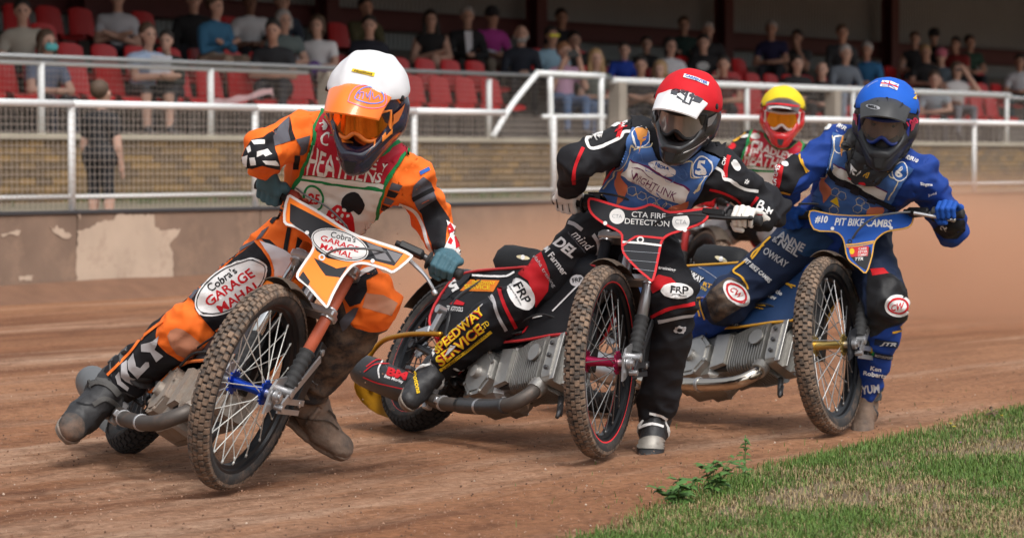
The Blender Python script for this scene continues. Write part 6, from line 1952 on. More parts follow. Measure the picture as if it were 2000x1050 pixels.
# ------------------------------------------------------------------ spectators: one continuous body each, seated in the rows or standing
SKIN = [mat("skin_a", (.47, .28, .21), .6, var=.08), mat("skin_b", (.40, .22, .155), .6, var=.08), mat("skin_c", (.17, .085, .055), .6, var=.08)]
HAIR = dict(brown=mat("hair_brown", (.07, .042, .025), .7, var=.3), dark=mat("hair_dark", (.018, .014, .012), .7, var=.3), grey=mat("hair_grey", (.32, .31, .30), .75, var=.2), fair=mat("hair_fair", (.33, .21, .10), .7, var=.25), ginger=mat("hair_ginger", (.22, .10, .045), .7, var=.25))
def wear(c):
    if isinstance(c, str): c = srgb(c)
    return mat("wear_%02x%02x%02x" % tuple(int(x * 255) for x in c), c, .85, var=.16, scale=7, bump=.2, bscale=120)
CROWD = []
def spectator(px, py, label, top, legs=(.02, .022, .03), skin=0, hair='brown', style='short', pose='knees', row=None, child=False, sleeve='short', lean=.1, turn=0., extra=None, n=None, z0=None):
    """px, py: where the face is in the photo; the row is the terrace step that puts a seated head at that height."""
    k = .86 if child else 1.0
    stand_ = pose == 'stand'
    if n is None:
        best = None
        for r_ in (range(6) if row is None else [row]):
            n_ = N0 + .2 + r_ * ROWD + (.46 if not stand_ else .25)
            zz = z_at(px, py, n_)
            fl = FLOOR + r_ * ROWH
            want = (1.60 if stand_ else 1.19) * k
            e = abs(zz - fl - want)
            if best is None or e < best[0]: best = (e, r_, n_, zz, fl)
        _, r_, n_, zz, fl = best
    else: n_, fl, zz = n, z0, z_at(px, py, n)
    s_ = s_at(px, n_)
    head = fp(s_, n_, zz)
    rj = random.Random(int(px * 7 + py)); turn += rj.uniform(-.4, .4) if n is None else 0; lean += rj.uniform(-.06, .12)
    fwd = nrm(A(head[0] * -1, -head[1], 0) * .6 + -FN * .6); c, sn = math.cos(turn), math.sin(turn)
    fwd = A(fwd[0] * c - fwd[1] * sn, fwd[0] * sn + fwd[1] * c, 0)
    lat = np.cross(fwd, A(0, 0, 1)) * -1; U = A(0, 0, 1)
    hips = head - U * .63 * k - fwd * (.02 + lean * .55)
    chest = head - U * .265 * k - fwd * (.02 + lean * .12)
    P = [cap(hips - lat * .085 * k, hips + lat * .085 * k, .125 * k, m=2, k=.04), cap(hips + U * .08, chest - U * .04, .135 * k, .14 * k, 1, .05, [(fwd, .8)]),
         cap(chest - lat * .12 * k, chest + lat * .12 * k, .095 * k, None, 1, .05), cap(chest + U * .06, head - U * .09 * k, .055 * k, .05 * k, 0, .03)]
    P += [cap(head + U * .012, head + U * .03 - fwd * .015, .088 * k, .092 * k, 0, .02, [(lat, .86)]), cap(head - U * .045 + fwd * .03, head - U * .06 + fwd * .035, .058 * k, .05 * k, 0, .03),
          cap(head + fwd * .088 * k, head + fwd * .108 * k - U * .025, .012, .016, 0, .012)]
    for sg in (-1, 1):
        P.append(cap(head + lat * sg * .083 * k - U * .01, head + lat * sg * .088 * k + U * .015, .014, .016, 0, .006))
    mS = 1 if sleeve == 'long' else 0
    tl = rj.uniform(-.03, .03)
    sh = [chest + U * tl * sg + lat * sg * .175 * k + U * .015 for sg in (-1, 1)]
    if stand_:
        kn = [hips + lat * sg * .10 * k - U * .42 * k + fwd * .02 for sg in (-1, 1)]
        an = [hips + lat * sg * .11 * k - U * .80 * k for sg in (-1, 1)]
    else:
        kn = [hips + lat * sg * (.13 if pose != 'crossed' else .03 + .06 * sg) * k + fwd * .42 * k + U * (.02 if sg > 0 or pose != 'crossed' else .12) for sg in (-1, 1)]
        an = [q - U * .40 * k + fwd * .02 + (lat * .12 * k if pose == 'crossed' and i else 0) for i, q in enumerate(kn)]
    for i, sg in enumerate((-1, 1)):
        if pose in ('knees', 'crossed'): el, wr = sh[i] - U * .24 * k + fwd * .10 + lat * sg * .06, (kn[i] * .72 + hips * .28) + U * .12 - lat * sg * .05
        elif pose == 'folded': el, wr = sh[i] - U * .24 * k + fwd * .06 + lat * sg * .05, chest + fwd * .20 - U * .14 - lat * sg * .08
        elif pose == 'phone': el, wr = sh[i] - U * .20 * k + fwd * .14 + lat * sg * .06, head + fwd * .24 - U * .02 + lat * sg * .075
        elif pose == 'chin': el, wr = (sh[i] - U * .24 + fwd * .16, head + fwd * .10 - U * .12 + lat * .02) if sg > 0 else (sh[i] - U * .24 + fwd * .1, kn[i] + U * .1)
        elif pose == 'rail': el, wr = sh[i] - U * .20 + fwd * .20 + lat * sg * .04, chest + fwd * .42 - U * .17 - lat * sg * .04 + lat * .06
        elif pose == 'shade': el, wr = (sh[i] - U * .05 + fwd * .12 + lat * sg * .14, head + fwd * .10 + U * .01 + lat * sg * .08) if sg > 0 else (sh[i] - U * .25 + fwd * .05, kn[i] + U * .1)
        else: el, wr = sh[i] - U * .28 * k + lat * sg * .04, sh[i] - U * .50 * k + fwd * .06 + lat * sg * .03
        mid = sh[i] * .45 + el * .55
        if sleeve == 'none': P.append(cap(sh[i], el, .055 * k, .046 * k, 0, .02))
        else: P += [cap(sh[i], mid, .064 * k, .060 * k, 1, .02), cap(mid, el, .052 * k, .046 * k, mS, .015)]
        P += [cap(el, wr, .045 * k, .034 * k, mS, .015), cap(wr, wr + nrm(wr - el) * .09 * k, .036 * k, .030 * k, 0, .015, [(lat, .8)])]
        sk = extra == 'barelegs' or extra == 'shorts'
        P += [cap(hips + lat * sg * .08 * k, kn[i], .088 * k, .064 * k, 2 if extra != 'barelegs' else 0, .03), cap(kn[i], an[i], .060 * k, .042 * k, 0 if sk else 2, .02), cap(an[i], an[i] + fwd * .15 * k - U * .03, .045 * k, .038 * k, 3, .015, [(U, .75)])]
    root = thing("person", fp(s_, n_, fl) if n is None else fp(s_, n_, z0), label, "spectator", "spectators watching from the stand")
    body, V, F = solid("body", P, .021, [SKIN[skin], wear(top), wear(legs), wear((.05, .05, .055))], root, 1)
    H = []
    if style != 'bald':
        H = [cap(head + U * .052 - fwd * .038, head + U * .05 - fwd * .05, .100 * k, .100 * k, k=.02, flat=[(lat, .93)])]
        if style == 'long': H += [cap(head - fwd * .05, chest - fwd * .06 + U * .02, .085 * k, .075 * k, k=.03)] + [cap(head + lat * sg * .075 + U * .02, chest + lat * sg * .095 + fwd * .02 + U * .02, .032, .04, k=.02) for sg in (-1, 1)]
        if style == 'bob': H += [cap(head - fwd * .04, head - fwd * .05 - U * .09, .085 * k, .07 * k, k=.03)] + [cap(head + lat * sg * .075 + U * .02, head + lat * sg * .08 - U * .06, .032, .03, k=.02) for sg in (-1, 1)]
        solid("hair", H, .014, [HAIR[hair]], root, 1)
    if style == 'bald' and hair == 'grey':
        solid("beard", [cap(head - U * .075 + fwd * .06 - lat * .03, head - U * .075 + fwd * .06 + lat * .03, .036, k=.02), cap(head - U * .03 - fwd * .04 - lat * .08, head - U * .03 - fwd * .04 + lat * .08, .03, k=.02)], .014, [HAIR['grey']], root, 1)
    if extra in ('cap', 'pinkcap'):
        m_ = wear((.02, .02, .024)) if extra == 'cap' else wear((.45, .12, .17))
        solid("cap", [cap(head + U * .06, head + U * .065 - fwd * .02, .098 * k, .098 * k, k=.02), cap(head + U * .055 + fwd * .07 - lat * .03, head + U * .05 + fwd * .12, .05, .04, k=.02, flat=[(U, .3)])], .014, [m_], root, 1)
    for i, sg in enumerate((-1, 1)):
        g = Geo(); g.lathe(head + fwd * .083 * k + lat * sg * .031 * k + U * .012, fwd, [(0, .014), (.006, .010), (.009, .004)], 8)
        obj("eye", g, mat("eye_dark"), root)
    def glasses(name, m_):
        g = Geo()
        for sg in (-1, 1):
            g.box(head + fwd * .102 * k + lat * sg * .034 + U * .012, lat * .030, fwd * .004, U * .019, .6)
        g.tube([head + fwd * .104 - lat * .01 + U * .018, head + fwd * .104 + lat * .01 + U * .018], .004, 6)
        for sg in (-1, 1): g.tube([head + fwd * .10 + lat * sg * .062 + U * .016, head + lat * sg * .088 + U * .02 - fwd * .01], .004, 6)
        obj(name, g, m_, root)
    if extra == 'yellowshades': glasses("sunglasses", mat("shade_yellow", (.75, .72, .03), .25))
    if extra == 'shades': glasses("sunglasses", mat("shade_black", (.012, .012, .014), .2))
    if extra == 'mask':
        solid("face_mask", [cap(head - U * .045 + fwd * .075 - lat * .03, head - U * .045 + fwd * .075 + lat * .03, .045, k=.02)], .014, [wear((.10, .42, .44))], root, 1)
    if extra == 'shirtfront':
        g = Geo(); c0 = chest + fwd * .118
        g.slab([c0 - lat * .05 + U * .08, c0 + lat * .05 + U * .08, c0 + lat * .055 - U * .14 - fwd * .01, c0 - lat * .02 - U * .22 - fwd * .015], fwd * .008)
        obj("shirt_front", g, wear((.66, .68, .74)), root, smooth=False)
    if extra == 'print':
        g = Geo(); c0 = chest + fwd * .118 - U * .05
        g.slab([c0 + lat * .09 * math.cos(t) + U * .06 * math.sin(t) for t in np.arange(14) * math.pi / 7], fwd * .008)
        obj("shirt_print", g, wear((.5, .52, .53)), root, smooth=False)
    if extra == 'stripe':
        for i, sg in enumerate((-1, 1)):
            g = Geo(); g.tube([sh[i] + lat * sg * .045 + U * .02, sh[i] * .4 + (sh[i] - U * .24 + fwd * .1) * .6 + lat * sg * .058], .018, 8)
            obj("sleeve_stripe", g, wear((.65, .68, .75)), root)
    CROWD.append((root, head, fwd, lat, chest, kn))
    return root, head, fwd, lat, chest, kn

spectator(46, 24, "man in beige T-shirt seated nearest the far end of the stand", (.36, .33, .28), hair='dark', pose='knees', sleeve='short', row=1)
spectator(95, 84, "long-haired spectator with turquoise face mask below the beige T-shirt man", (.12, .15, .22), hair='brown', style='long', extra='mask', row=0, turn=.3)
spectator(232, -2, "spectator in pale striped shirt with folded arms beside the first maroon column", (.42, .43, .47), pose='folded', row=2)
spectator(292, 70, "man in pale blue shirt and dark shorts leaning forward on the rail", (.36, .46, .62), (.045, .045, .05), hair='brown', pose='rail', extra='shorts', lean=.35, row=0)
r5 = spectator(326, 82, "dark-haired youth in black holding a sheet of white paper by the rail", (.015, .02, .018), hair='dark', pose='rail', row=0, lean=.25, child=True, sleeve='long')
spectator(380, 2, "person in long black coat standing behind the blue shirt man", (.012, .012, .014), pose='stand', row=2, sleeve='long', hair='dark')
spectator(424, 14, "woman in blue cardigan beside the black-coated person", (.03, .13, .24), (.3, .22, .16), hair='brown', pose='folded', row=1, sleeve='long', turn=.5)
spectator(490, 6, "dark-skinned man in loose white shirt in an upper row", (.56, .57, .60), skin=2, hair='dark', pose='knees', row=2)
spectator(534, 62, "broad man in black T-shirt sitting behind the rail", (.012, .013, .016), skin=1, hair='dark', pose='knees', lean=.3, row=0)
spectator(556, 42, "grey-haired spectator in muted green seated behind black T-shirt man", (.10, .13, .13), hair='grey', style='bob', row=1)
spectator(553, 6, "spectator in dark navy jacket above the grey-haired one", (.02, .03, .05), hair='brown', row=2, sleeve='long')
spectator(620, 52, "woman in white T-shirt with purple bundle on her lap", (.62, .62, .64), (.10, .05, .18), hair='brown', style='bob', row=1)
spectator(716, 16, "man in olive jacket raising his hands by the second column", (.055, .05, .02), skin=1, hair='dark', pose='chin', row=2, sleeve='long')
spectator(722, 52, "man in dark navy shirt just above the white helmet cover", (.012, .014, .025), hair='dark', row=1)
spectator(842, 40, "woman in black vest top with crossed bare legs", (.012, .012, .014), (.02, .02, .02), hair='dark', style='long', pose='crossed', extra='barelegs', sleeve='none', row=2)
spectator(913, 34, "older man in black suit jacket and white shirt", (.014, .014, .016), (.02, .02, .022), hair='grey', style='short', extra='shirtfront', row=2, sleeve='long')
spectator(962, 34, "man in magenta polo shirt and dark cap", (.36, .035, .25), (.3, .25, .2), skin=1, extra='cap', row=2, turn=.4)
spectator(1018, 68, "bald grey-bearded man in black jacket over blue shirt", (.014, .018, .03), style='bald', hair='grey', row=1, sleeve='long')
spectator(1078, 72, "man in pale blue shirt wearing bright yellow sunglasses", (.26, .42, .54), skin=1, hair='dark', extra='yellowshades', row=1)
spectator(1097, 36, "dark-clothed man in an upper row beside the third column", (.014, .015, .022), skin=1, hair='dark', row=3)
spectator(1122, 80, "young dark-haired man in dark top behind the pink shirt", (.03, .03, .03), hair='dark', row=2)
spectator(1103, 104, "person in pink shirt and jeans holding up a phone at the handrail", (.52, .31, .44), (.09, .15, .27), hair='ginger', pose='phone', row=0)
spectator(1164, 116, "woman with long fair hair in grey-green top beside the handrail", (.13, .15, .13), (.09, .14, .24), hair='fair', style='long', row=0)
spectator(1219, 100, "boy in blue tracksuit top with white sleeve stripes", (.01, .045, .33), hair='dark', extra='stripe', child=True, row=1, sleeve='long')
spectator(1262, 88, "boy in black hoodie behind the blue tracksuit boy", (.012, .012, .014), hair='dark', child=True, row=2, sleeve='long')
spectator(1251, 130, "dark-haired spectator in charcoal top with folded arms at the front", (.025, .026, .03), skin=1, hair='dark', pose='folded', row=0)
spectator(1288, 138, "blonde-haired older woman beside the charcoal top spectator", (.06, .03, .06), hair='fair', style='bob', pose='folded', row=0)
spectator(1309, 92, "heavy-set woman in white T-shirt with folded arms", (.60, .61, .65), (.03, .03, .05), hair='dark', style='bob', pose='folded', row=1)
spectator(1335, 50, "man in dark green jumper with folded arms, upper row", (.018, .045, .04), hair='brown', pose='folded', row=3, sleeve='long')
spectator(1373, 86, "man in black T-shirt with pale print on the chest", (.014, .014, .015), skin=0, hair='dark', extra='print', row=1)
spectator(1382, 62, "grey-haired spectator in dark jacket beside the fourth column", (.02, .022, .024), hair='grey', row=2, sleeve='long')
spectator(1412, 128, "spectator in dull red top half hidden by the red helmet cover", (.12, .03, .03), skin=1, hair='dark', row=0)
spectator(1505, 58, "man in navy shirt resting his arms on his knees", (.014, .014, .06), skin=1, hair='grey', row=2, lean=.3)
spectator(1555, 76, "man in grey top with hand on his chin", (.05, .055, .06), skin=1, hair='dark', pose='chin', row=2)
spectator(1556, 126, "dark-haired person in black with grey collar near yellow helmet", (.018, .018, .02), hair='dark', row=0, sleeve='long')
spectator(1604, 138, "bareheaded fair person in black top beside the dark-haired one", (.012, .012, .014), style='bald', hair='dark', row=0)
spectator(1644, 66, "tall man in dark coat standing in the upper row", (.018, .02, .024), skin=1, hair='brown', pose='stand', row=1, sleeve='long')
spectator(1651, 106, "grey-haired person in grey jacket leaning forward", (.12, .14, .17), (.3, .34, .42), hair='grey', row=0, lean=.3, sleeve='long')
spectator(1691, 100, "older man in bright blue jacket", (.02, .12, .27), skin=1, hair='grey', row=1, sleeve='long')
spectator(1785, 78, "person with bare arms in dark vest beside the fifth column", (.02, .02, .025), hair='brown', sleeve='none', row=2)
spectator(1806, 104, "large man in black T-shirt with blue badge", (.012, .012, .014), skin=1, hair='fair', row=1)
spectator(1822, 72, "spectator in black wearing a dark cap, upper row", (.014, .014, .016), extra='cap', row=3)
spectator(1836, 112, "spectator in grey shirt and pink cap", (.09, .12, .15), (.1, .12, .14), extra='pinkcap', row=1)
spectator(1864, 88, "spectator in red top behind the pink cap", (.22, .02, .02), skin=1, hair='dark', row=2)
spectator(1893, 84, "spectator in dark green top, upper row", (.018, .05, .035), skin=1, hair='dark', row=2)
spectator(1868, 138, "woman in white top and dark sunglasses shading her face", (.52, .50, .50), (.2, .2, .23), hair='brown', style='bob', pose='shade', extra='shades', sleeve='none', row=0)
spectator(1824, 156, "spectator in pale grey shirt at the front below the black T-shirt man", (.30, .36, .42), hair='brown', row=0, lean=.3)
spectator(1990, 122, "spectator in white T-shirt beyond the end of the white rail", (.50, .52, .56), (.03, .08, .10), skin=1, hair='dark', row=1)
# boy standing at the fence
spectator(202, 186, "small boy in black T-shirt and long black shorts standing at the track fence", (.010, .010, .012), (.008, .008, .010), hair='brown', pose='stand', child=True, extra='shorts', n=1.9, z0=.66, turn=2.4)

# things in hands and on laps
_, head, fwd, lat, chest, kn = r5
g = Geo(); c0 = chest + fwd * .44 - A(0, 0, .06)
g.slab([c0 - lat * .12 - A(0, 0, .10), c0 + lat * .10 - A(0, 0, .12), c0 + lat * .12 + A(0, 0, .12), c0 - lat * .10 + A(0, 0, .14)], fwd * .003)
tag(obj("paper_sheet", g, wear((.60, .62, .68)), smooth=False), "sheet of white paper held by the dark-haired youth at the rail", "paper")
_, head, fwd, lat, chest, kn = CROWD[21]
g = Geo(); g.box(head + fwd * .27 - A(0, 0, .01), lat * .085, fwd * .006, A(0, 0, .05), .3)
tag(obj("phone", g, mat("phone_black", (.012, .012, .013), .25), smooth=30), "black phone held up before the face of the pink shirt spectator", "phone")
_, head, fwd, lat, chest, kn = CROWD[11]
solidroot = None
_o, _v, _f = solid("purple_bundle", [cap(kn[0] * .6 + kn[1] * .4 + A(0, 0, .08), kn[0] * .4 + kn[1] * .6 + A(0, 0, .12) - fwd * .08, .09, .08, k=.04), cap(kn[1] + A(0, 0, .05), kn[1] + A(0, 0, .07) - fwd * .1, .07, k=.04)], .018, [wear((.10, .035, .20))], None, 1)
tag(_o, "rolled purple jacket on the lap of the white T-shirt woman", "jacket")
_, head, fwd, lat, chest, kn = CROWD[16]
g = Geo(); c0 = kn[0] + A(0, 0, .16)
g.slab([c0 - lat * .1, c0 + lat * .08 - A(0, 0, .04), c0 + lat * .10 - fwd * .16, c0 - lat * .08 - fwd * .17 + A(0, 0, .03)], A(0, 0, .01))
tag(obj("race_programme", g, wear((.55, .57, .66)), smooth=False), "pale race programme on the lap of the magenta polo man", "booklet")
# ------------------------------------------------------------------ grass verge inside the track, lower right
EDGE = [(1075, 1090), (1135, 1062), (1185, 1043), (1232, 1022), (1275, 1000), (1330, 980), (1420, 935), (1500, 916), (1600, 893), (1700, 868), (1800, 843), (1900, 818), (2000, 796), (2120, 772), (2400, 720)]
def ground_pt(px, py): return on_plane(px, py, A(0, 0, 0), A(0, 0, 1))
EG = np.array([ground_pt(*p)[:2] for p in EDGE])
def edge_d(x, y):
    """Signed distance past the turf edge (positive on the grass)."""
    P = np.stack([x, y], -1); best = np.full(len(P), 9.); sign = np.ones(len(P))
    for a, b in zip(EG[:-1], EG[1:]):
        ab = b - a; t = np.clip(((P - a) @ ab) / (ab @ ab), 0, 1)
        d = np.linalg.norm(P - a - t[:, None] * ab, axis=1)
        cr = ab[0] * (P[:, 1] - a[1]) - ab[1] * (P[:, 0] - a[0])
        w = d < best
        best = np.where(w, d, best); sign = np.where(w, np.where(cr < 0, 1, -1), sign)
    return best * sign
def build_verge():
    # turf sheet
    xs = np.arange(0, 6.5, .05); ys = np.arange(7.2, 16.5, .06)
    X, Y = np.meshgrid(xs, ys, indexing='ij')
    d = edge_d(X.ravel(), Y.ravel())
    hz = hnoise(X.ravel(), Y.ravel(), 4, 3.3)
    Z = np.clip(d / .12, -1, 1) * .018 + .012 * hz - .012
    Z = np.where(d < -.12, -.06, Z)
    g = Geo(); g.grid(np.stack([X.ravel(), Y.ravel(), Z], -1).reshape(len(xs), len(ys), 3))
    tag(obj("verge_soil", g, mat("verge_soil", (.145, .105, .065), .95, var=.4, scale=14, bump=.5, bscale=60)), kind="structure")
    r = np.random.default_rng(11)
    N = 190000
    y = 8.0 + 7.0 * r.random(N) ** 1.25; u = r.random(N) * .215
    x = u * y
    d = edge_d(x, y)
    keep = d > np.where(r.random(N) < .06, -r.exponential(.16, N), r.normal(.02, .06, N)) - .02
    x, y, d = x[keep], y[keep], d[keep]
    n1 = hnoise(x, y, 1.5, 9.1); n2 = hnoise(x, y, 5.5, 2.7)
    dry = (n1 * 1.2 + n2 * .7 + np.clip(d - .45, -.4, 1.0) * .55) > r.normal(.07, .5, len(x))
    bare = (n2 + n1 * .6 > .30) & (r.random(len(x)) < .7) & (d > .2)
    x, y, d, dry = x[~bare], y[~bare], d[~bare], dry[~bare]
    k = len(x)
    L = np.where(dry, r.uniform(.010, .026, k), r.uniform(.014, .036, k)) * (1 + .35 * (d < .08))
    a = r.random(k) * 2 * math.pi; ln = np.abs(r.normal(.6, .45, k)) + np.where(dry, .55, 0)
    w = r.uniform(.0008, .0018, k)
    base = np.stack([x, y, .018 * np.clip(d / .12, -1, 1) + 0 * x - .006], -1)
    dirv = np.stack([np.cos(a), np.sin(a), np.zeros(k)], -1); side = np.stack([-np.sin(a), np.cos(a), np.zeros(k)], -1)
    up = np.array([0, 0, 1.])
    mid = base + (up * .6 + dirv * (ln * .22)[:, None]) * L[:, None]
    tip = base + (up * (1 - .25 * ln)[:, None] + dirv * (ln * .75)[:, None]) * L[:, None]
    V = np.stack([base - side * w[:, None], base + side * w[:, None], mid + side * (w * .8)[:, None], mid - side * (w * .8)[:, None], tip], 1).reshape(-1, 3)
    me = bpy.data.meshes.new("turf_grass")
    q = np.arange(k) * 5
    F = np.concatenate([np.stack([q, q + 1, q + 2, q + 3], 1).reshape(-1)]); T = np.stack([q + 3, q + 2, q + 4], 1).reshape(-1)
    loops = np.concatenate([F, T]); starts = np.concatenate([np.arange(k) * 4, 4 * k + np.arange(k) * 3]); tot = np.concatenate([np.full(k, 4), np.full(k, 3)])
    me.vertices.add(len(V)); me.vertices.foreach_set("co", V.ravel())
    me.loops.add(len(loops)); me.loops.foreach_set("vertex_index", loops.astype(np.int32))
    me.polygons.add(2 * k); me.polygons.foreach_set("loop_start", starts.astype(np.int32)); me.polygons.foreach_set("loop_total", tot.astype(np.int32))
    gm = np.where(dry, 2 + (r.random(k) < .4), (r.random(k) < .35).astype(int))
    me.polygons.foreach_set("material_index", np.concatenate([gm, gm]).astype(np.int32))
    for nm, c in (("blade_green", (.075, .145, .026)), ("blade_fresh", (.115, .185, .036)), ("blade_dry", (.32, .235, .125)), ("blade_straw", (.235, .19, .085))):
        me.materials.append(mat(nm, c, .6, var=.3, scale=5, spec=.3))
    me.update(); me.validate()
    o = bpy.data.objects.new("turf_grass", me); COL.objects.link(o)
    tag(o, "short patchy green and dry grass on the infield verge", "grass", kind="stuff")
build_verge()

leaf_m = mat("weed_leaf", (.065, .15, .03), .5, var=.3, scale=30); stem_m = mat("weed_stem", (.09, .15, .04), .6)
def weed(px, py, label, h, leaves, spread, seed, up=False, mleaf=None):
    r = random.Random(seed); b = ground_pt(px, py)
    t = thing("weed", b, label, "weed", "weeds growing along the turf edge")
    n = 3 if up else 6
    tips = []
    for i in range(n):
        a = r.random() * 6.28; tip = b + A(math.cos(a) * spread * r.random(), math.sin(a) * spread * r.random(), h * r.uniform(.6, 1) if i else h)
        P = spline([b, b * .5 + tip * .5 + A(0, 0, h * .1), tip], 4)
        g = Geo(); g.tube(P, np.linspace(.0028, .0012, len(P)), 5)
        obj("stem", g, stem_m, t)
        tips.append(P)
    for i in range(leaves):
        P = r.choice(tips); k = r.randrange(1, len(P)); q = P[k]
        a = r.random() * 6.28; el = r.uniform(-.2, .6); L = r.uniform(.022, .05) * (1.1 if not up else .7); w = L * r.uniform(.24, .36)
        d = A(math.cos(a) * math.cos(el), math.sin(a) * math.cos(el), math.sin(el)); s = nrm(np.cross(d, A(0, 0, 1)))
        n_ = np.cross(s, d)
        V = [q, q + d * L * .35 + s * w - n_ * .004, q + d * L * .35 + n_ * .002, q + d * L * .35 - s * w - n_ * .004, q + d * L * .75 + s * w * .6 - n_ * .008, q + d * L * .75 - n_ * .003, q + d * L * .75 - s * w * .6 - n_ * .008, q + d * L - n_ * .016]
        g = Geo(); g.add(V, [(0, 1, 2), (0, 2, 3), (1, 4, 5, 2), (3, 2, 5, 6), (4, 7, 5), (6, 5, 7)])
        obj("leaf", g, mleaf or leaf_m, t)
    return t
weed(1325, 990, "low leafy weed clump at the tip of the turf edge", .085, 90, .11, 1)
weed(1388, 972, "bushy weed with upright sprigs beside the leafy clump", .13, 70, .08, 2)
weed(1455, 938, "tall single-stemmed weed standing up from the turf edge", .155, 26, .012, 3, up=True)
weed(1938, 822, "spindly reddish weed at the far end of the turf", .06, 12, .02, 4, up=True, mleaf=mat("weed_red", (.12, .07, .04), .6))
def flower(px, py, label, col, seed):
    b = ground_pt(px, py); t = thing("flower", b, label, "flower", "small flowers in the turf")
    g = Geo(); g.tube([b, b + A(.003, 0, .03)], .0012, 5); obj("stem", g, stem_m, t)
    g = Geo(); c = b + A(.003, 0, .032)
    for i in range(7):
        a = i * 6.28 / 7; d = A(math.cos(a), math.sin(a), .25); s = A(-math.sin(a), math.cos(a), 0)
        g.add([c, c + d * .006 + s * .003, c + d * .009, c + d * .006 - s * .003], [(0, 1, 2, 3)])
    g.lathe(c - A(0, 0, .002), A(0, 0, 1), [(0, .003), (.004, .003), (.005, .001)], 8)
    obj("petals", g, mat("petal_" + col, dict(yellow=(.75, .52, .02), pink=(.45, .16, .35))[col], .6), t)
flower(1855, 842, "yellow flower at the turf edge, leftmost of the three yellow ones", "yellow", 1)
flower(1862, 848, "lower yellow flower beside the leftmost one", "yellow", 2)
flower(1955, 826, "yellow flower nearest the reddish weed", "yellow", 3)
flower(1874, 880, "pink clover head in the green turf", "pink", 4)

# grass tufts along the foot of the stand wall
r = np.random.default_rng(3); g = Geo()
for i in range(3000):
    s = r.uniform(-9, 14); n = N0 - abs(r.normal(0, .35)) - .02
    if noise.noise((s * .8, 0, 5)) < -.05: continue
    b = fp(s, n, .63); h = r.uniform(.06, .17); a = r.random() * 6.28; d = A(math.cos(a), math.sin(a), 0); sd = A(-d[1], d[0], 0) * .006
    g.add([b - sd, b + sd, b + d * h * .4 + A(0, 0, h)], [(0, 1, 2)])
tag(obj("wall_foot_grass", g, mat("foot_grass", (.05, .095, .02), .7, var=.3), smooth=False), "rough green grass along the foot of the grandstand wall", "grass", kind="stuff")

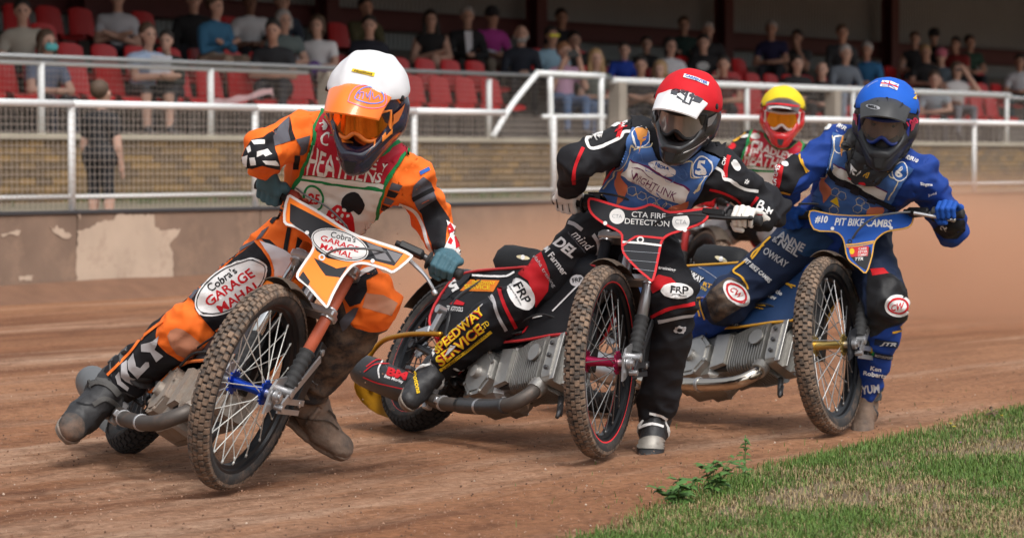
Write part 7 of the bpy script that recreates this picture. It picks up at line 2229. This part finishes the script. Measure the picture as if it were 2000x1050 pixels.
# ------------------------------------------------------------------ dust thrown up behind the wheels, hanging over the far side of the track
def dust(name, label, c, rad, dens, seed, col=(.86, .54, .365)):
    g = Geo(); n = 20
    P = []
    for i in range(9):
        ph = math.pi * (i + .5) / 9 - math.pi / 2
        P.append([A(*c) + A(*rad) * A(math.cos(ph) * math.cos(t), math.cos(ph) * math.sin(t), math.sin(ph)) for t in np.arange(n) * 2 * math.pi / n])
    g.grid(np.array(P), loop=True); g.add(P[0], [tuple(range(n))[::-1]]); g.add(P[-1], [tuple(range(n))])
    m = bpy.data.materials.new(name); m.use_nodes = True
    nt = m.node_tree; N = nt.nodes; Lk = nt.links.new
    N.remove(N["Principled BSDF"])
    v = N.new("ShaderNodeVolumePrincipled"); v.inputs["Color"].default_value = (*col, 1); v.inputs["Anisotropy"].default_value = .2
    tc = N.new("ShaderNodeTexCoord"); mp = N.new("ShaderNodeMapping"); mp.vector_type = 'POINT'
    mp.inputs["Scale"].default_value = tuple(1 / q for q in rad)
    Lk(tc.outputs["Object"], mp.inputs[0])
    ln = N.new("ShaderNodeVectorMath"); ln.operation = 'LENGTH'; Lk(mp.outputs[0], ln.inputs[0])
    fall = N.new("ShaderNodeMapRange"); fall.interpolation_type = 'SMOOTHSTEP'
    fall.inputs[1].default_value = .98; fall.inputs[2].default_value = .1; fall.inputs[3].default_value = 0; fall.inputs[4].default_value = 1
    Lk(ln.outputs["Value"], fall.inputs[0])
    nz = N.new("ShaderNodeTexNoise"); nz.inputs["Scale"].default_value = .8; nz.inputs["Detail"].default_value = 4; nz.noise_dimensions = '4D'; nz.inputs["W"].default_value = seed
    Lk(tc.outputs["Object"], nz.inputs["Vector"])
    mr = N.new("ShaderNodeMapRange"); mr.inputs[1].default_value = .38; mr.inputs[2].default_value = .64; mr.inputs[3].default_value = .08; mr.inputs[4].default_value = 2.0
    Lk(nz.outputs["Fac"], mr.inputs[0])
    mu = N.new("ShaderNodeMath"); mu.operation = 'MULTIPLY'; Lk(fall.outputs[0], mu.inputs[0]); Lk(mr.outputs[0], mu.inputs[1])
    m2 = N.new("ShaderNodeMath"); m2.operation = 'MULTIPLY'; Lk(mu.outputs[0], m2.inputs[0]); m2.inputs[1].default_value = dens
    Lk(m2.outputs[0], v.inputs["Density"])
    Lk(v.outputs[0], N["Material Output"].inputs["Volume"])
    o = obj(name, g, m, off=A(*c))
    tag(o, label, "dust", kind="stuff")
dust("dust_cloud", "brown dust hanging over the track behind the last two riders", (3.2, 21.5, .22), (4.8, 4.4, .88), 1.7, 1.)
def spray(name, label, c, rad, n, seed):
    r = np.random.default_rng(seed); g = Geo()
    base = np.array([(1, 0, 0), (-1, 0, 0), (0, 1, 0), (0, -1, 0), (0, 0, 1), (0, 0, -1)], float)
    F = [(0, 2, 4), (2, 1, 4), (1, 3, 4), (3, 0, 4), (2, 0, 5), (1, 2, 5), (3, 1, 5), (0, 3, 5)]
    for i in range(n):
        t = r.random() ** 1.6
        p = A(*c) + FS * t * rad[0] + A(r.normal(0, .10 + .25 * t), r.normal(0, .2), abs(r.normal(0, .06 + rad[1] * t)) + .01)
        q = .0012 + .004 * r.random() ** 4
        g.add(base * q * (1 + .5 * (r.random((6, 3)) - .5)) + p, F)
    tag(obj(name, g, mat("clod_a"), smooth=False), label, "flying dirt", kind="stuff")
spray("shale_spray", "flying specks of shale thrown up by the black motorcycle's rear wheel", (-.35, 11.95, .05), (1.3, .45), 420, 1)
spray("shale_spray", "flying specks of shale thrown up behind the orange motorcycle", (-1.35, 11.0, .05), (1.3, .35), 260, 2)
spray("shale_spray", "flying specks of shale behind the blue motorcycle", (.5, 12.8, .05), (1.6, .35), 300, 3)
dust("dust_plume", "spray of dust behind the rear wheel of the black motorcycle", (-.1, 14.0, .25), (1.1, 1.7, .62), 2.0, 4.)
